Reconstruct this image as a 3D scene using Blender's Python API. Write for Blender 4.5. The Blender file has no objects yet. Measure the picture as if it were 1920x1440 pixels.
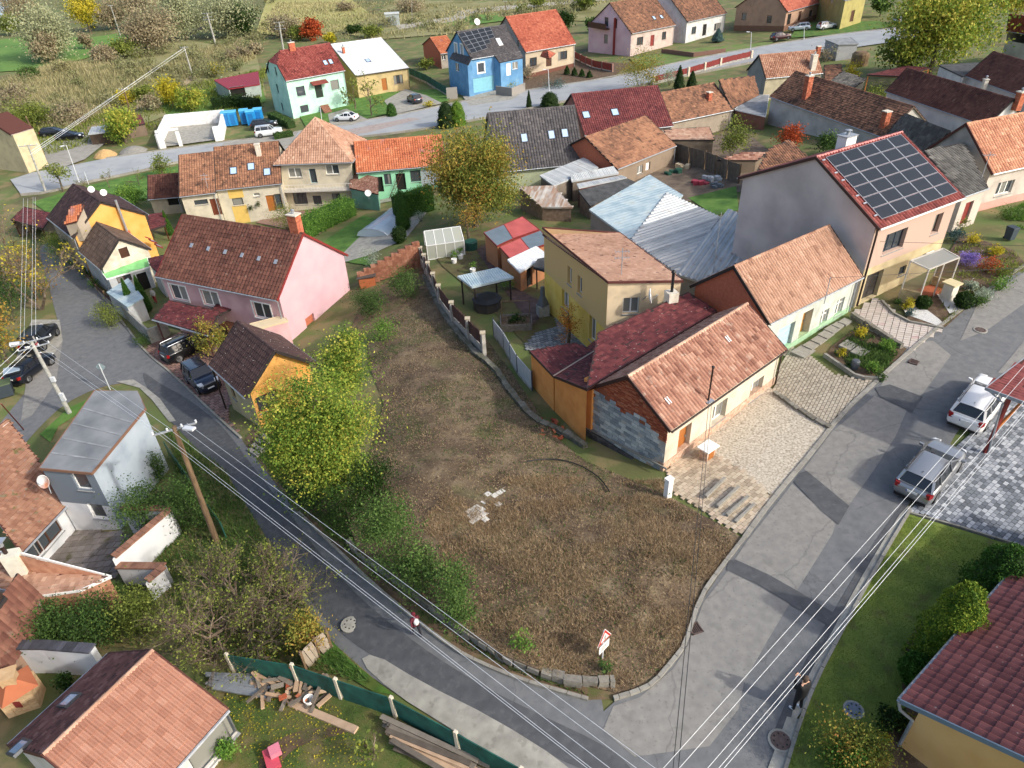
import bpy, bmesh, math, random
import numpy as np
from mathutils import Vector, Matrix
from mathutils.geometry import delaunay_2d_cdt
random.seed(7); RNG = np.random.default_rng(11)
sc = bpy.context.scene
COL = sc.collection
# ---- camera, world, sun, exposure
F_PX, PITCH, ROLL, CAM_Z = 1331.0, 35.3, 2.7, 26.0
_t, _r = math.radians(PITCH), math.radians(ROLL)
_f = np.array([0, math.cos(_t), -math.sin(_t)]); _r0 = np.array([1., 0, 0]); _d0 = np.cross(_f, _r0)
_right = _r0*math.cos(_r)+_d0*math.sin(_r); _down = -_r0*math.sin(_r)+_d0*math.cos(_r)
CM = np.array([_right, _down, _f]); CP = np.array([0, 0, CAM_Z])
cd = bpy.data.cameras.new('camera'); cam = bpy.data.objects.new('camera', cd); COL.objects.link(cam)
cd.sensor_width = 36; cd.lens = F_PX/1920*36; cd.clip_start = .5; cd.clip_end = 5000
_mm = Matrix.Identity(4)
for _i in range(3):
 _mm[_i][0] = _right[_i]; _mm[_i][1] = -_down[_i]; _mm[_i][2] = -_f[_i]; _mm[_i][3] = CP[_i]
cam.matrix_world = _mm; sc.camera = cam
SUN_AZ, SUN_EL = -30.0, 34.0          # degrees, azimuth counter-clockwise from +X
w = bpy.data.worlds.new('World'); sc.world = w; w.use_nodes = True
_nt = w.node_tree; _bg = _nt.nodes['Background']
_sky = _nt.nodes.new('ShaderNodeTexSky'); _sky.sky_type = 'NISHITA'; _sky.sun_disc = False
_sky.sun_elevation = math.radians(SUN_EL); _sky.sun_rotation = math.radians(90-SUN_AZ)
_sky.dust_density = 4.0; _sky.air_density = 1.0
_nt.links.new(_sky.outputs[0], _bg.inputs[0]); _bg.inputs[1].default_value = .15
sl = bpy.data.lights.new('sun', 'SUN'); sl.energy = 2.0; sl.angle = math.radians(1.5); sl.color = (1, .95, .87)
so = bpy.data.objects.new('sun', sl); COL.objects.link(so)
_sd = Vector((math.cos(math.radians(SUN_AZ))*math.cos(math.radians(SUN_EL)), math.sin(math.radians(SUN_AZ))*math.cos(math.radians(SUN_EL)), math.sin(math.radians(SUN_EL))))
so.rotation_euler = _sd.to_track_quat('Z', 'Y').to_euler(); so.location = (40, -30, 60)
sc.view_settings.view_transform = 'Standard'; sc.view_settings.look = 'None'
sc.view_settings.exposure = 0.74; sc.view_settings.gamma = 1; sc.view_settings.use_curve_mapping = False
# ---- photo geometry
def ray(u, v): return CM.T@np.array([(u-960)/F_PX, (v-720)/F_PX, 1.0])
def at(u, v, z):
 d = ray(u, v); return CP+d*((z-CAM_Z)/d[2])
def proj(p):
 c = CM@(np.asarray(p, float)-CP); return 960+F_PX*c[0]/c[2], 720+F_PX*c[1]/c[2]
CTRL = [((1300,1300),0),((1463,1390),0),((1100,1400),0),((657,1172),-.8),((560,1050),-2),((450,880),-4),((350,760),-5.8),((250,640),-7.3),
 ((130,540),-8.3),((50,760),-7),((380,740),-6.8),((470,820),-4.8),((850,1150),-.1),((700,1000),-.7),((1250,1230),.1),((900,950),-.4),
 ((880,800),-1.2),((800,640),-2.6),((720,560),-4),((1250,915),-.5),((1100,900),-.8),((1380,1000),.1),((1760,920),.3),((1600,1050),.2),
 ((1838,620),1),((1920,560),1.3),((1500,850),0),((1603,589),.7),((1700,1200),.2),((1450,745),0),((840,480),-3.6),((1143,680),-2.4),
 ((1050,640),-2.5),((1250,480),-3),((1000,420),-4.2),((880,370),-5.5),((700,420),-6.6),((660,540),-5.6),((330,640),-7.3),((560,440),-7.5),
 ((600,400),-8.3),((150,320),-9),((480,290),-9),((700,250),-8.3),((900,200),-7.3),((1100,170),-6),((1300,140),-4.5),((1500,90),-3.4),
 ((1560,40),-2.8),((1400,250),-3.6),((1600,280),-1.6),((1800,180),-1),((1850,440),1.2),((1900,300),0),((150,1020),-5.6),((100,1300),-3.2),
 ((400,1150),-2.8),((300,1100),-3.8),((500,1350),-1.8),((650,1420),-1.2),((250,1420),-2.6),((0,1000),-6.5),((0,700),-7.2),((0,100),-10),
 ((300,60),-10.2),((600,20),-10),((960,0),-8.5),((1400,0),-5),((1900,0),-1.5),((300,840),-5.4),((250,960),-4.6)]
_cp, _cz = [], []
for (uv, z) in CTRL:
 p = at(uv[0], uv[1], z); _cp.append(p[:2]); _cz.append(z)
for x, y, z in ((-150,-20,-9),(150,-20,2),(0,-60,2),(0,-15,.8),(60,20,1.5),(-60,15,-6),(30,5,.5),(-30,10,-2.6),(110,60,2),(-90,60,-9),(-300,300,-11),(300,300,-2),(0,500,-10),(-300,900,-11),(300,900,-4),(180,160,-1)):
 _cp.append((x, y)); _cz.append(z)
_cp = np.array(_cp); _cz = np.array(_cz, float)
_SC = 30.0
def _phi(r2): return np.sqrt(r2/_SC**2+.05)
def _warp(p):      # compress far distances so that one kernel size serves near and far
 r = np.sqrt((p**2).sum(-1, keepdims=True))+1e-6
 return p/r*(60*np.log1p(r/60))
_cw = _warp(_cp)
_K = _phi(((_cw[:, None]-_cw[None])**2).sum(-1))
_n = len(_cp); _A = np.zeros((_n+1, _n+1)); _A[:_n, :_n] = _K-np.eye(_n)*.02; _A[:_n, _n] = 1; _A[_n, :_n] = 1
_sol = np.linalg.solve(_A, np.append(_cz, 0))
def zgv(P):
 P = np.asarray(P, float); out = np.empty(len(P))
 for s in range(0, len(P), 20000):
  q = _warp(P[s:s+20000, :2]); out[s:s+20000] = _phi(((q[:, None]-_cw[None])**2).sum(-1))@_sol[:_n]+_sol[_n]
 return np.clip(out, -13, 5)
def zg(x, y): return float(zgv(np.array([[x, y]]))[0])
_TS = np.concatenate([np.linspace(15, 120, 150), np.geomspace(122, 900, 80)])
def G(u, v, dz=0.0):
 d = ray(u, v); d = d/np.linalg.norm(d); pts = CP+_TS[:, None]*d
 g = pts[:, 2]-zgv(pts)-dz; i = np.argmax(g < 0)
 if g[i] >= 0: return at(u, v, -10)
 lo, hi = (_TS[i-1] if i else 5), _TS[i]
 for _ in range(18):
  m = (lo+hi)/2; p = CP+m*d
  if p[2]-zg(p[0], p[1])-dz > 0: lo = m
  else: hi = m
 return CP+lo*d
def top_z(base, v):            # height at which the vertical line over a world point meets picture row v
 lo, hi = base[2]-2, base[2]+40
 for _ in range(40):
  m = (lo+hi)/2
  if proj((base[0], base[1], m))[1] > v: lo = m
  else: hi = m
 return lo
def hz(b, t):
 p = G(*b); return top_z(p, t[1])
def on_plane(u, v, P, N):
 d = ray(u, v); N = np.asarray(N, float); return CP+d*(np.dot(np.asarray(P)-CP, N)/np.dot(d, N))
# ---- materials
_M = {}
def lin(c):
 if isinstance(c, str):
  c = [int(c[i:i+2], 16)/255 for i in (0, 2, 4)]; c = [x/12.92 if x <= .04045 else ((x+.055)/1.055)**2.4 for x in c]
 return tuple(c)[:3]
def _node(nt, t, **k):
 n = nt.nodes.new(t)
 for a, b in k.items(): setattr(n, a, b)
 return n
def mat(key, cols, rough=.85, scale=3.0, var=.5, bump=.0, bscale=30, tone=False, metal=0, detail=4, spots=None, stretch=None, trans=0, coat=0, cracks=0, spec=None):
 """Principled material: cols = list of colours mixed by noise (and by the per-face 'tone')."""
 if key in _M: return _M[key]
 m = bpy.data.materials.new(key); m.use_nodes = True; nt = m.node_tree; b = nt.nodes['Principled BSDF']
 if not isinstance(cols, list): cols = [cols]
 cols = [lin(c) for c in cols]
 if len(cols) == 1:
  c = cols[0]; cols = [tuple(x*(1-.22*var) for x in c), c, tuple(min(1, x*(1+.16*var)) for x in c)]
 tc = _node(nt, 'ShaderNodeNewGeometry'); src = tc.outputs['Position']
 if stretch:
  mp = _node(nt, 'ShaderNodeMapping'); mp.inputs['Scale'].default_value = stretch; nt.links.new(src, mp.inputs[0]); src = mp.outputs[0]
 no = _node(nt, 'ShaderNodeTexNoise'); no.inputs['Scale'].default_value = scale; no.inputs['Detail'].default_value = detail
 nt.links.new(src, no.inputs['Vector']); fac = no.outputs['Fac']
 mr = _node(nt, 'ShaderNodeMapRange'); mr.inputs[1].default_value = .28; mr.inputs[2].default_value = .72; nt.links.new(fac, mr.inputs[0]); fac = mr.outputs[0]
 if tone:
  a = _node(nt, 'ShaderNodeAttribute', attribute_name='tone'); mx = _node(nt, 'ShaderNodeMix'); mx.inputs[0].default_value = tone if isinstance(tone, float) else .7
  nt.links.new(fac, mx.inputs[2]); nt.links.new(a.outputs['Fac'], mx.inputs[3]); fac = mx.outputs[0]
 cr = _node(nt, 'ShaderNodeValToRGB'); e = cr.color_ramp.elements
 for i in range(len(cols)-2): e.new(.5)
 for i, c in enumerate(cols): e[i].position = i/(len(cols)-1); e[i].color = (*c, 1)
 nt.links.new(fac, cr.inputs[0]); out = cr.outputs[0]
 if spots:
  for (c, sc_, lo, hi, amt) in spots:
   n2 = _node(nt, 'ShaderNodeTexNoise'); n2.inputs['Scale'].default_value = sc_; n2.inputs['Detail'].default_value = 5; nt.links.new(src, n2.inputs['Vector'])
   m2 = _node(nt, 'ShaderNodeMapRange'); m2.inputs[1].default_value = lo; m2.inputs[2].default_value = hi; m2.inputs[4].default_value = amt; nt.links.new(n2.outputs['Fac'], m2.inputs[0])
   mx = _node(nt, 'ShaderNodeMix', data_type='RGBA'); nt.links.new(m2.outputs[0], mx.inputs[0]); nt.links.new(out, mx.inputs[6]); mx.inputs[7].default_value = (*lin(c), 1); out = mx.outputs[2]
 if cracks:
  vo = _node(nt, 'ShaderNodeTexVoronoi', feature='DISTANCE_TO_EDGE'); vo.inputs['Scale'].default_value = cracks; va = _node(nt, 'ShaderNodeVectorMath', operation='ADD'); vn = _node(nt, 'ShaderNodeTexNoise'); vn.inputs['Scale'].default_value = 1.1; vn.inputs['Detail'].default_value = 6
  nt.links.new(src, vn.inputs['Vector']); nt.links.new(src, va.inputs[0]); nt.links.new(vn.outputs['Color'], va.inputs[1]); nt.links.new(va.outputs[0], vo.inputs['Vector'])
  m2 = _node(nt, 'ShaderNodeMapRange'); m2.inputs[1].default_value = 0; m2.inputs[2].default_value = .007; m2.inputs[3].default_value = .32; m2.inputs[4].default_value = 0; nt.links.new(vo.outputs['Distance'], m2.inputs[0])
  mx = _node(nt, 'ShaderNodeMix', data_type='RGBA'); nt.links.new(m2.outputs[0], mx.inputs[0]); nt.links.new(out, mx.inputs[6]); mx.inputs[7].default_value = (.03, .03, .03, 1); out = mx.outputs[2]
 nt.links.new(out, b.inputs['Base Color']); b.inputs['Roughness'].default_value = rough; b.inputs['Metallic'].default_value = metal
 if spec is not None: b.inputs['Specular IOR Level'].default_value = spec
 if coat: b.inputs['Coat Weight'].default_value = coat
 if bump:
  n3 = _node(nt, 'ShaderNodeTexNoise'); n3.inputs['Scale'].default_value = bscale; n3.inputs['Detail'].default_value = 3; nt.links.new(src, n3.inputs['Vector'])
  bp = _node(nt, 'ShaderNodeBump'); bp.inputs['Strength'].default_value = bump; bp.inputs['Distance'].default_value = .05; nt.links.new(n3.outputs['Fac'], bp.inputs['Height']); nt.links.new(bp.outputs[0], b.inputs['Normal'])
 if trans:
  tr = _node(nt, 'ShaderNodeBsdfTranslucent'); nt.links.new(out, tr.inputs[0]); ms = _node(nt, 'ShaderNodeMixShader'); ms.inputs[0].default_value = trans
  nt.links.new(b.outputs[0], ms.inputs[1]); nt.links.new(tr.outputs[0], ms.inputs[2]); nt.links.new(ms.outputs[0], nt.nodes['Material Output'].inputs[0])
 m.diffuse_color = (*cols[len(cols)//2], 1)
 _M[key] = m; return m
def glass(key='window_glass', c=(.05, .06, .07), rough=.08):
 if key in _M: return _M[key]
 m = bpy.data.materials.new(key); m.use_nodes = True; b = m.node_tree.nodes['Principled BSDF']
 b.inputs['Base Color'].default_value = (*lin(c), 1); b.inputs['Roughness'].default_value = rough; b.inputs['IOR'].default_value = 1.5
 b.inputs['Specular IOR Level'].default_value = .8
 _M[key] = m; return m
def sheer(key, c, alpha, rough=.2):       # thin see-through sheet (greenhouse, pool dome, netting)
 if key in _M: return _M[key]
 m = bpy.data.materials.new(key); m.use_nodes = True; b = m.node_tree.nodes['Principled BSDF']
 b.inputs['Base Color'].default_value = (*lin(c), 1); b.inputs['Roughness'].default_value = rough; b.inputs['Alpha'].default_value = alpha
 _M[key] = m; return m
def cmat(hexc, rough=.8, **k): return mat('paint_'+hexc+('' if rough == .8 else '_%d' % (rough*100)), hexc, rough=rough, var=k.pop('var', .35), scale=k.pop('scale', 2.0), **k)
# ---- mesh builder and objects
ORG = {}
class MB:
 def __init__(s): s.v = []; s.f = []; s.t = []
 def quad(s, *p, t=.5):
  n = len(s.v); s.v += [tuple(map(float, q)) for q in p]; s.f.append(tuple(range(n, n+len(p)))); s.t.append(t); return s
 def hexa(s, b, t_, t=.5):      # b, t_: 4 bottom and 4 top corners, counter-clockwise from above
  n = len(s.v); s.v += [tuple(map(float, q)) for q in b]+[tuple(map(float, q)) for q in t_]
  s.f += [(n+3, n+2, n+1, n), (n+4, n+5, n+6, n+7)]+[(n+i, n+(i+1) % 4, n+4+(i+1) % 4, n+4+i) for i in range(4)]; s.t += [t]*6; return s
 def box(s, c, sx, sy, sz, rz=0, t=.5, base=False):    # centre (or base centre), full sizes
  c = np.asarray(c, float); ca, sa = math.cos(rz), math.sin(rz)
  ux, uy = np.array([ca, sa, 0])*sx/2, np.array([-sa, ca, 0])*sy/2; z0 = 0 if base else -sz/2
  q = [c-ux-uy, c+ux-uy, c+ux+uy, c-ux+uy]; lo = [p+np.array([0, 0, z0]) for p in q]; hi = [p+np.array([0, 0, z0+sz]) for p in q]
  return s.hexa(lo, hi, t)
 def obox(s, o, X, Y, Z, t=.5):    # origin corner and three edge vectors
  o, X, Y, Z = [np.asarray(a, float) for a in (o, X, Y, Z)]
  if np.dot(np.cross(X, Y), Z) < 0: X, Y = Y, X
  return s.hexa([o, o+X, o+X+Y, o+Y], [o+Z, o+X+Z, o+X+Y+Z, o+Y+Z], t)
 def beam(s, a, b, w_, h_, t=.5, up=(0, 0, 1)):
  a, b = np.asarray(a, float), np.asarray(b, float); d = b-a; L = np.linalg.norm(d); d /= L; up = np.asarray(up, float)
  if abs(d@up) > .98: up = np.array([1., 0, 0])
  x = np.cross(d, up); x /= np.linalg.norm(x); y = np.cross(x, d)
  return s.obox(a-x*w_/2-y*h_/2, x*w_, y*h_, d*L, t)
 def tube(s, pts, r, n=6, t=.5, cap=True):
  pts = [np.asarray(p, float) for p in pts]; rs = r if isinstance(r, (list, tuple)) else [r]*len(pts); b0 = len(s.v); up = np.array([.13, .07, 1.])
  for i, p in enumerate(pts):
   d = pts[min(i+1, len(pts)-1)]-pts[max(i-1, 0)]; d = d/(np.linalg.norm(d)+1e-9)
   x = np.cross(d, up if abs(d[2]) < .9 else np.array([1., .1, 0])); x /= np.linalg.norm(x); y = np.cross(d, x)
   for k in range(n):
    a = 2*math.pi*k/n; s.v.append(tuple(p+rs[i]*(math.cos(a)*x+math.sin(a)*y)))
  for i in range(len(pts)-1):
   for k in range(n):
    a, b = b0+i*n+k, b0+i*n+(k+1) % n; s.f.append((a, b, b+n, a+n)); s.t.append(t)
  if cap: s.f += [tuple(range(b0+n-1, b0-1, -1)), tuple(range(b0+(len(pts)-1)*n, b0+len(pts)*n))]; s.t += [t, t]
  return s
 def lathe(s, c, prof, n=12, t=.5, ax=None):    # prof: (radius, height) pairs round a vertical (or given) axis
  c = np.asarray(c, float); z = np.array([0, 0, 1.]) if ax is None else np.asarray(ax, float)/np.linalg.norm(ax)
  x = np.cross(z, [0, 1, .01]) if abs(z[1]) < .9 else np.cross(z, [1, 0, 0]); x /= np.linalg.norm(x); y = np.cross(z, x); b0 = len(s.v)
  for (r, h) in prof:
   for k in range(n):
    a = 2*math.pi*k/n; s.v.append(tuple(c+z*h+r*(math.cos(a)*x+math.sin(a)*y)))
  for i in range(len(prof)-1):
   for k in range(n):
    a, b = b0+i*n+k, b0+i*n+(k+1) % n; s.f.append((a, b, b+n, a+n)); s.t.append(t)
  s.f += [tuple(range(b0+n-1, b0-1, -1)), tuple(range(b0+(len(prof)-1)*n, b0+len(prof)*n))]; s.t += [t, t]
  return s
 def prism(s, poly, z0, z1, t=.5):
  n = len(poly); b0 = len(s.v); zz0 = z0 if hasattr(z0, '__len__') else [z0]*n; zz1 = z1 if hasattr(z1, '__len__') else [z1]*n
  A = sum(poly[i][0]*poly[(i+1) % n][1]-poly[(i+1) % n][0]*poly[i][1] for i in range(n)); idx = range(n) if A > 0 else range(n-1, -1, -1)
  P = [(poly[i][0], poly[i][1], zz0[i]) for i in idx]+[(poly[i][0], poly[i][1], zz1[i]) for i in idx]
  s.v += [tuple(map(float, p)) for p in P]; s.f += [tuple(range(b0+n-1, b0-1, -1)), tuple(range(b0+n, b0+2*n))]+[(b0+i, b0+(i+1) % n, b0+n+(i+1) % n, b0+n+i) for i in range(n)]; s.t += [t]*(n+2)
  return s
 def sphere(s, c, r, n=8, m=5, t=.5, sq=(1, 1, 1)):
  c = np.asarray(c, float); b0 = len(s.v)
  for i in range(m+1):
   a = math.pi*i/m
   for k in range(n):
    b = 2*math.pi*k/n; s.v.append((c[0]+r*sq[0]*math.sin(a)*math.cos(b), c[1]+r*sq[1]*math.sin(a)*math.sin(b), c[2]-r*sq[2]*math.cos(a)))
  for i in range(m):
   for k in range(n):
    p, q = b0+i*n+k, b0+i*n+(k+1) % n; s.f.append((p, q, q+n, p+n)); s.t.append(t)
  return s
 def arrays(s, V, Fa, T): # numpy quads
  b0 = len(s.v); s.v += V.tolist(); s.f += (Fa+b0).tolist(); s.t += T.tolist(); return s
 def mesh(s, name, m, org, smooth=False):
  me = bpy.data.meshes.new(name); V = np.array(s.v, float)-np.asarray(org)
  me.from_pydata(V.tolist(), [], s.f)
  if True:
   a = me.attributes.new('tone', 'FLOAT', 'FACE'); a.data.foreach_set('value', np.array(s.t, np.float32))
  if m: me.materials.append(m)
  if smooth: me.polygons.foreach_set('use_smooth', [True]*len(me.polygons))
  return me
def fastmesh(name, V, nper, T, m, org, smooth=False):   # V: (N*nper,3) loose faces of nper corners
 N = len(V)//nper; me = bpy.data.meshes.new(name); V = (np.asarray(V)-np.asarray(org)).astype(np.float32)
 me.vertices.add(len(V)); me.vertices.foreach_set('co', V.ravel()); me.loops.add(len(V)); me.loops.foreach_set('vertex_index', np.arange(len(V), dtype=np.int32))
 me.polygons.add(N); me.polygons.foreach_set('loop_start', np.arange(0, len(V), nper, dtype=np.int32)); me.update(calc_edges=True)
 if T is not None: a = me.attributes.new('tone', 'FLOAT', 'FACE'); a.data.foreach_set('value', np.asarray(T, np.float32))
 me.materials.append(m); return me
def thing(name, label, cat, loc, group=None):
 o = bpy.data.objects.new(name, None); COL.objects.link(o); o.location = [float(x) for x in loc]; o.empty_display_size = .3
 ORG[o.name] = np.array([float(x) for x in loc]); tag(o, label, cat, group); return o
def tag(o, label=None, cat=None, group=None, kind=None):
 if label: o['label'] = label
 if cat: o['category'] = cat
 if group: o['group'] = group
 if kind: o['kind'] = kind
 return o
def link(name, me, parent=None, loc=None):
 o = bpy.data.objects.new(name, me); COL.objects.link(o)
 if parent is not None: o.parent = parent; ORG[o.name] = ORG[parent.name]
 else:
  o.location = loc if loc is not None else (0, 0, 0); ORG[o.name] = np.array(loc if loc is not None else (0, 0, 0.), float)
 return o
def part(name, mb, m, parent, smooth=False, kind=None, label=None):
 org = ORG[parent.name]; o = link(name, mb.mesh(name, m, org, smooth), parent)
 if kind: o['kind'] = kind
 if label: o['label'] = label
 return o
def solo(name, mb, m, label=None, cat=None, group=None, kind=None, smooth=False, org=None):
 V = np.array(mb.v); o_ = org if org is not None else np.array([V[:, 0].mean(), V[:, 1].mean(), V[:, 2].min()])
 o = link(name, mb.mesh(name, m, o_, smooth), None, o_); return tag(o, label, cat, group, kind)
# ---- small geometry
def inpoly(P, poly):
 P = np.asarray(P); x, y = P[:, 0], P[:, 1]; ins = np.zeros(len(P), bool); n = len(poly); j = n-1
 for i in range(n):
  xi, yi, xj, yj = poly[i][0], poly[i][1], poly[j][0], poly[j][1]
  c = ((yi > y) != (yj > y)) & (x < (xj-xi)*(y-yi)/((yj-yi) if yj != yi else 1e-12)+xi); ins ^= c; j = i
 return ins
def gpts(px): return [G(u, v) for u, v in px]
def densify(poly, step, closed=True):
 out = []; n = len(poly)
 for i in range(n if closed else n-1):
  a, b = np.asarray(poly[i][:2], float), np.asarray(poly[(i+1) % n][:2], float); k = max(1, int(np.linalg.norm(b-a)/step))
  out += [a+(b-a)*j/k for j in range(k)]
 if not closed: out.append(np.asarray(poly[-1][:2], float))
 return out
def smoothline(pts, it=2, closed=False):
 P = [np.asarray(p, float) for p in pts]
 for _ in range(it):
  Q = [] if closed else [P[0]]; n = len(P)
  for i in range(n if closed else n-1):
   a, b = P[i], P[(i+1) % n]; Q += [a*.75+b*.25, a*.25+b*.75]
  if not closed: Q.append(P[-1])
  P = Q
 return P
def drape(name, poly, m, off=.02, step=1.0, parent=None, hf=None, kind='structure', label=None, skirt=0):
 """sheet of ground laid on the terrain inside a world polygon"""
 B = densify(poly, step); B = [b for b in B]; arr = np.array(B); mn, mx = arr.min(0), arr.max(0)
 gx, gy = np.meshgrid(np.arange(mn[0]+step/2, mx[0], step), np.arange(mn[1]+step/2, mx[1], step)); g = np.stack([gx.ravel(), gy.ravel()], 1)
 g = g[inpoly(g, B)]
 n = len(B); pts = [Vector(b) for b in B]+[Vector(p) for p in g.tolist()]
 vo, _, fo, *_x = delaunay_2d_cdt(pts, [], [list(range(n))], 1, 1e-4)
 V = np.array([(p.x, p.y) for p in vo]); z = zgv(V)+off
 if hf is not None: z = z+hf(V)
 V3 = np.column_stack([V, z]); mb = MB(); mb.v = V3.tolist(); mb.f = []
 for f in fo:
  f = list(f); a = V3[f[0]], V3[f[1]], V3[f[2]]
  if np.cross(a[1]-a[0], a[2]-a[0])[2] < 0: f = f[::-1]
  mb.f.append(tuple(f))
 mb.t = [.5]*len(mb.f)
 if skirt:
  bz = zgv(arr)+off+(hf(arr) if hf is not None else 0)
  for i in range(n):
   j = (i+1) % n; mb.quad((*arr[i], bz[i]), (*arr[j], bz[j]), (*arr[j], bz[j]-skirt), (*arr[i], bz[i]-skirt))
 if parent is not None: o = part(name, mb, m, parent, kind=None)
 else: o = solo(name, mb, m, kind=kind, label=label)
 o.data.polygons.foreach_set('use_smooth', [True]*len(o.data.polygons)); return o
def strip(name, line, width, m, h=.1, off=.0, parent=None, label=None, cat=None, kind='structure', seg=None):
 """kerb, low wall or path strip following the ground; seg: cut in stones of this length"""
 L = [np.asarray(p[:2], float) for p in line]; L = densify(L, seg or 1.0, closed=False); mb = MB(); n = len(L)
 nor = []
 for i in range(n):
  d = L[min(i+1, n-1)]-L[max(i-1, 0)]; d /= np.linalg.norm(d)+1e-9; nor.append(np.array([-d[1], d[0]]))
 zz = zgv(np.array(L))+off; hh = h if callable(h) else (lambda s_: h)
 for i in range(n-1):
  a0, a1, b0, b1 = L[i]-nor[i]*width/2, L[i]+nor[i]*width/2, L[i+1]-nor[i+1]*width/2, L[i+1]+nor[i+1]*width/2
  if seg:
   e = .012/max(.05, np.linalg.norm(L[i+1]-L[i])); c0 = (a0+a1)/2; a0, b0 = a0+(b0-a0)*e, b0-(b0-a0)*e; a1, b1 = a1+(b1-a1)*e, b1-(b1-a1)*e
  j = random.uniform(-.006, .006) if seg else 0
  mb.hexa([(*a0, zz[i]-.3), (*b0, zz[i+1]-.3), (*b1, zz[i+1]-.3), (*a1, zz[i]-.3)], [(*a0, zz[i]+hh(i/n)+j), (*b0, zz[i+1]+hh((i+1)/n)+j), (*b1, zz[i+1]+hh((i+1)/n)+j), (*a1, zz[i]+hh(i/n)+j)], t=random.random())
 if parent is not None: return part(name, mb, m, parent)
 return solo(name, mb, m, label, cat, kind=kind)
def pavers(parent, poly, ang, lw, ww, m, off=.03, thick=.05, gap=.02, name='paver', limit=300, jit=.004, bond=.5, near=True):
 """paving stones laid in running bond inside a world polygon; the largest 'limit' in view as objects, the rest joined"""
 ca, sa = math.cos(ang), math.sin(ang); arr = np.array([p[:2] for p in poly]); U = np.array([ca, sa]); W = np.array([-sa, ca])
 a, b = arr@U, arr@W; cells = []
 k = 0
 for bb in np.arange(b.min(), b.max(), ww):
  for aa in np.arange(a.min()-(k % 2)*lw*bond, a.max(), lw): cells.append((aa+lw/2, bb+ww/2))
  k += 1
 cells = np.array(cells); ctr = cells[:, :1]*U+cells[:, 1:]*W; cc_ = arr.mean(0); ins = inpoly(ctr, arr+(arr-cc_)/np.linalg.norm(arr-cc_, axis=1, keepdims=True)*.1); ctr = ctr[ins]
 if len(ctr) == 0: return
 z = zgv(ctr)+off; dist = np.linalg.norm(np.column_stack([ctr, z])-CP, axis=1); order = np.argsort(dist)
 hx, hy = (lw-gap)/2, (ww-gap)/2; rest = MB(); shared = {}
 for r, i in enumerate(order):
  c = ctr[i]; zz = [z[i]]*4
  qs = [c+U*sx*hx+W*sy*hy for sx, sy in ((-1, -1), (1, -1), (1, 1), (-1, 1))]
  if r < limit:
   key = random.randrange(6)
   if key not in shared:
    mb = MB(); q0 = [U*sx*hx+W*sy*hy for sx, sy in ((-1, -1), (1, -1), (1, 1), (-1, 1))]
    mb.hexa([(*q, -thick) for q in q0], [(*q, 0) for q in q0], t=(key+.5)/6); shared[key] = mb.mesh(name, m, (0, 0, 0))
   o = bpy.data.objects.new(name, shared[key]); COL.objects.link(o); o.parent = parent; o.location = np.array([c[0], c[1], z[i]+random.uniform(-jit, jit)])-ORG[parent.name]
   gzx = (zg(c[0]+.3, c[1])-z[i]+off)/.3; gzy = (zg(c[0], c[1]+.3)-z[i]+off)/.3; o.rotation_euler = (gzy, -gzx, 0)
  else:
   zq = zgv(np.array(qs))+off+random.uniform(-jit, jit); rest.hexa([(*q, h-thick) for q, h in zip(qs, zq)], [(*q, h) for q, h in zip(qs, zq)], t=random.random())
 if rest.f: part(name+'s_beyond', rest, m, parent, kind='stuff')
# ---- roofs, walls, houses
def nz(v): v = np.asarray(v, float); return v/(np.linalg.norm(v)+1e-12)
_PH = RNG.uniform(0, 6.28, 12)
def patch(x, y, s=1.0):
 x, y = x/s, y/s
 return (np.sin(x*.9+_PH[0]+1.3*np.sin(y*.7+_PH[1]))+np.sin(y*1.3+_PH[2]+1.1*np.sin(x*.8+_PH[3]))+.6*np.sin(x*2.9+y*2.1+_PH[4])+.6*np.sin(y*3.7-x*1.7+_PH[5]))/3.2
PROF = {'wave': ([0, .3, .62, 1], [.0, .055, .04, .0]), 'pan': ([0, .12, .5, .88, 1], [.045, .0, .0, .0, .045]), 'flat': ([0, 1], [0, 0]), 'twin': ([0, .12, .3, .5, .68, .86, 1], [.0, .045, .045, .0, .045, .045, .0]), 'round': ([0, .2, .5, .8, 1], [.0, .05, .07, .05, .0])}
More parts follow.
